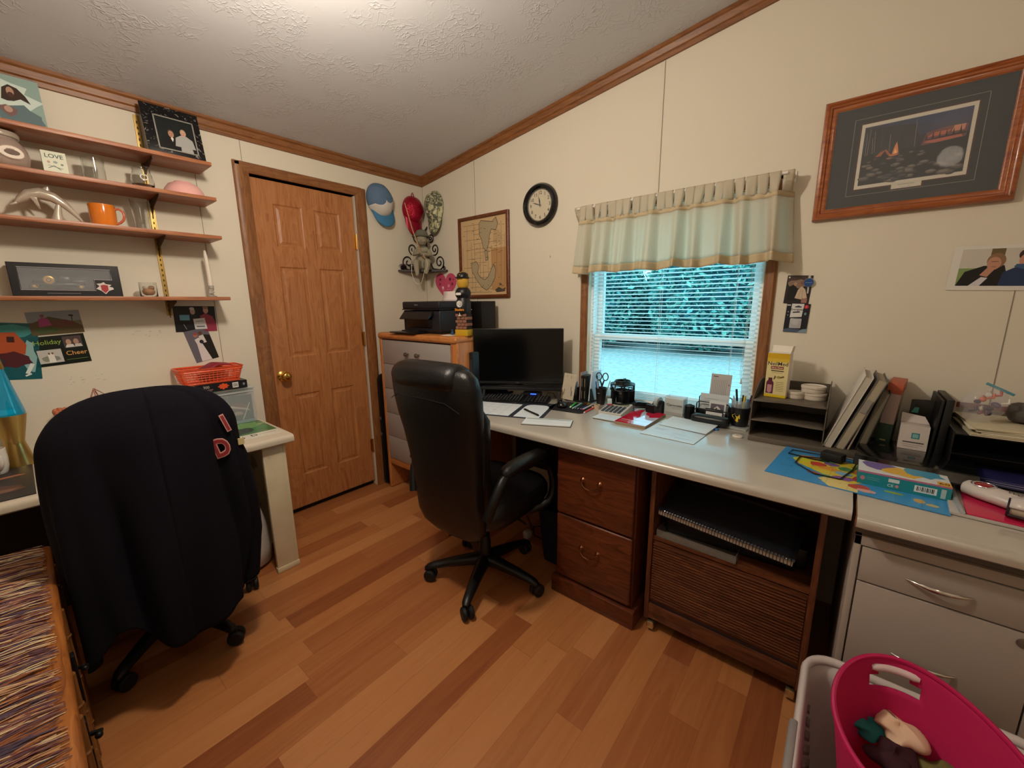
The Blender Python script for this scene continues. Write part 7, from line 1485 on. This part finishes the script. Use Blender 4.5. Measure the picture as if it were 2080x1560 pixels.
b = B(C('#1d7f87', .4)); b.box(0, 0, 0, .205, .140, .040, bev=.001); b.build('carton', t)
b = sheet(.205, .140, '#d9dde0', [('p', blob(.25, .6, .2, .3, 14, .3, 1), '#7a6aa8'), ('p', blob(.5, .4, .2, .3, 14, .3, 2), '#e0b54a'), ('p', blob(.75, .6, .2, .3, 14, .3, 3), '#4a9cc0'), ('r', 0, 0, 1, .03, '#b8477c'), ('r', .86, .02, 1, .26, '#dfa842'), ('t', '60', .93, .13, .12, '#2a2420')], M=T((0, 0, .0401)), th=.0004); b.build('printed_top', t, smooth=0)
b = sheet(.205, .040, '#1f8790', [('r', .0, .93, 1, 1, '#c05a88'), ('e', .06, .5, .028, .17, '#b0808c'), ('l', .11, .6, .25, .6, .0008, '#8fc4c8'), ('l', .11, .45, .25, .45, .0008, '#8fc4c8'), ('r', .35, .55, .47, .82, '#d2dcda'), ('t', 'CE', .38, .28, .22, '#dfe8e8'), ('e', .45, .3, .02, .12, '#c98a94'), ('r', .63, .22, .86, .72, '#dfe6e4')]+[('r', .655+k*.017, .32, .655+k*.017+(.006 if k % 3 else .011), .66, '#20262a') for k in range(11)]+[('r', .90, .1, .95, .8, '#a9c4c4')], M=Matrix.Rotation(pi/2, 4, 'X') @ T((0, 0, .0002)), th=.0004); b.build('printed_side', t, smooth=0)
t = thing('plastic_folder', 'pink plastic folder with silver closure at the right end of the worktop', 'folder', onto(2.938, -.628), R(-4))
b = B(C('#b9b2ac', .3)); b.box(-.010, 0, 0, .26, .245, .008, bev=.001); b.build('papers_inside', t)
b = B(C('#c4234f', .2, coat=.3)); b.box(.020, .004, .0082, .262, .25, .0125, bev=.001); b.build('pink_cover', t)
b = B(C('#c9cdd2', .15, .5)); b.tube([(.012, .0, .012), (.006, .08, .013), (.004, .16, .013), (.008, .24, .012)], .006, 8); b.build('silver_binding', t)
b = B(C('#e8853f', .5)); b.box(0, 0, 0, .016, .075, .0015); b.build('orange_tab', None, onto(2.921, -.618), (0, 0, R(8)), label='orange paper tab poking from under the pink folder', cat='paper')
t = thing('tape_gun', 'white hand-held tape gun with a dark red window on the pink folder', 'dispenser', onto(3.020, -.500, .0130), R(-38))
WG = C('#cfc6c0', .3)
b = B(WG); b.loft([[Vector((x, w_*cos(a), .022+h_*sin(a))) for a in [2*pi*i/20 for i in range(20)]] for x, w_, h_ in ((-.06, .012, .012), (-.052, .026, .020), (-.02, .034, .0215), (.04, .036, .0215), (.11, .030, .018), (.125, .018, .010))]); b.build('gun_body', t, smooth=70)
b = B(C('#8c1f2a', .12, coat=.5)); b.ell((-.018, 0, .038), (.022, .020, .010), 18); b.build('red_window', t)
b = B(C('#d9d9dc', .15, .9)); b.tube([(-.018+.025*cos(a), .023*sin(a), .042) for a in [2*pi*k/20 for k in range(20)]], .0016, 6, closed=True); b.build('ring', t)
b = B(C('#3a2630', .4)); b.text('WC', .018, T((.045, 0, .0438)), .0002); b.build('lettering', t)
t = thing('paper_roll', 'cream roll in a white dark-edged holder in front of the tape gun', 'roll', onto(3.035, -.590, .0135), R(-14))
b = B(C('#b9aa98', .6)); b.cyl((0, 0, .026), (.10, 0, .026), .021, seg=28); b.build('roll', t)
b = B(C('#1f1b24', .4)); b.cyl((-.004, 0, .026), (.002, 0, .026), .0245, seg=28); b.tube([(0, -.022, .012), (.10, -.022, .010)], .003, 6); b.build('dark_rim', t)
b = B(WG); b.grid(lambda u, v: (u*.10, .026*cos(.5+v*2.4), .028+.026*sin(.5+v*2.4)), 4, 12); b.build('holder', t, solid=.003)

# ---- painted totem post on the dresser (faces left out)
t = thing('painted_post', 'painted wooden post with a round emblem and the word Steelers on a brick base', 'ornament', (.868, -.435, DH+.0006), R(12))
b = B(C('#c19a1e', .6)); b.box(-.045, -.032, 0, .045, .032, .038, bev=.002); b.build('yellow_plinth', t)
b = B(C('#8a5f4c', .8)); 
for r_ in range(5):
    for c_ in range(3):
        x = -.040+c_*.027+(.0135 if r_ % 2 else 0)-.004; b.box(max(x, -.042), -.030, .040+r_*.0185, min(x+.025, .042), .028, .040+r_*.0185+.0165, bev=.002, seg=1)
b.build('brick_stack', t, plabel='stack of small brown bricks')
b = B(C('#2a1f1c', .8)); b.box(-.038, -.027, .038, .038, .026, .132); b.build('mortar_core', t)
b = B(C('#121014', .4)); b.lathe([(.001, .132), (.040, .132), (.043, .14), (.043, .205), (.038, .215), (.036, .222), (.045, .235), (.047, .255), (.040, .272), (.030, .282), (.001, .282)], seg=32, cap=False); b.build('black_drum', t)
K = Matrix.Translation((0, -.0435, .188)) @ Matrix.Rotation(pi/2, 4, 'X')
b = B(C('#d8d8d4', .5)); b.cyl(K @ Vector((0, 0, -.002)), K @ Vector((0, 0, .001)), .021, seg=32); b.mat(C('#55565a', .5)); b.tube([K @ Vector((.020*cos(a), .020*sin(a), .001)) for a in [2*pi*k/28 for k in range(28)]], .0011, 5, closed=True)
for (x, y, c) in ((.006, .008, '#c9a52a'), (.011, .0, '#7c2a2c'), (.006, -.009, '#2c3a5c')):
    b.mat(C(c, .5)); b.prism([(x-.005, y), (x-.0015, y+.0015), (x, y+.005), (x+.0015, y+.0015), (x+.005, y), (x+.0015, y-.0015), (x, y-.005), (x-.0015, y-.0015)], .001, .0016, K)
b.mat(C('#22232a', .5)); b.box(-.014, -.001, .001, -.002, .001, .0015, M=K); b.build('round_emblem', t, plabel='white disc with three small diamonds')
b = B(C('#d68a2a', .5)); b.text('Steelers', .020, Matrix.Translation((0, -.0445, .155)) @ Matrix.Rotation(pi/2, 4, 'X'), .0006, bold=.0006); b.build('team_lettering', t)
b = B(C('#dcdad4', .6)); b.prism([(-.010, 0), (.010, 0), (.004, .008), (.0, .020), (-.004, .008)], 0, .002, Matrix.Translation((0, -.0435, .118)) @ Matrix.Rotation(pi/2, 4, 'X')); b.build('white_crest', t)
b = B(C('#c4952e', .5)); b.lathe([(.001, .282), (.026, .282), (.033, .292), (.035, .318), (.034, .335), (.030, .34), (.001, .34)], seg=28, cap=False); b.build('yellow_block', t)
b = B(C('#131114', .35)); b.lathe([(.040, .336), (.041, .340), (.035, .344), (.032, .360), (.020, .370), (.001, .372)], seg=28, cap=False); b.box(-.022, -.052, .338, .022, -.03, .342, bev=.002); b.mat(C('#c9a52a', .4)); b.tube([(0, -.034, .352), (0, -.02, .368), (0, .0, .374), (0, .02, .368)], .003, 6); b.build('hard_hat_top', t)
b = B(C('#dedbd4', .5)); b.prism(rrect(.036, .014, .006, 4), 0, .003, Matrix.Translation((0, -.0475, .246)) @ Matrix.Rotation(pi/2, 4, 'X')); b.build('white_band', t)
b = B(C('#28506e', .3)); b.lathe([(.001, 0), (.009, 0), (.010, .002), (.009, .022), (.004, .026), (.007, .034), (.001, .038)], seg=16); b.build('figurine', None, (.800, -.470, DH+.0006), label='tiny blue glass ornament beside the painted post', cat='ornament')

# ---- repeats carry a group
GR = {'pens lying on the mouse pad': lambda o: o['category'] == 'pen' and ('mouse pad' in o['label'] or 'on the pad' in o['label'] or 'pad pens' in o['label']),
      'pens in the round mesh organizer': lambda o: o['category'] == 'pen' and 'round mesh organizer' in o['label'],
      'pens in the emblem cup': lambda o: o['category'] == 'pen' and 'emblem cup' in o['label'],
      'pens in the tapered cup': lambda o: o['category'] == 'pen' and 'tapered cup' in o['label'],
      'crumpled cloths in the pink tote': lambda o: o['category'] == 'cloth' and 'pink tote' in o['label'],
      'sheaves of paper on the right hand tray': lambda o: o['category'] == 'papers',
      'caps hung in the corner': lambda o: o['category'] == 'cap',
      'cards in the letter sorter': lambda o: o['category'] == 'card' and 'letter sorter' in o['label'],
      'round white containers in the top tray': lambda o: o['category'] == 'container',
      'slim black binders in the letter holder': lambda o: o['category'] == 'binder' and 'slim black' in o['label'],
      'thick binders leaning by the taupe tray': lambda o: o.name.startswith('ring_binder'),
      'clear glasses on the shelves': lambda o: o['category'] == 'glass',
      'ceiling lights': lambda o: o.name.startswith('ceiling_light'),
      'worktops under the window': lambda o: o.name.startswith('worktop'),
      'photos pinned on the walls': lambda o: o['category'] == 'photo',
      'office chairs': lambda o: o['category'] == 'office chair'}
for o in list(COL.objects):
    if o.parent is None and 'category' in o and 'group' not in o:
        for g_, f_ in GR.items():
            if f_(o): o['group'] = g_; break
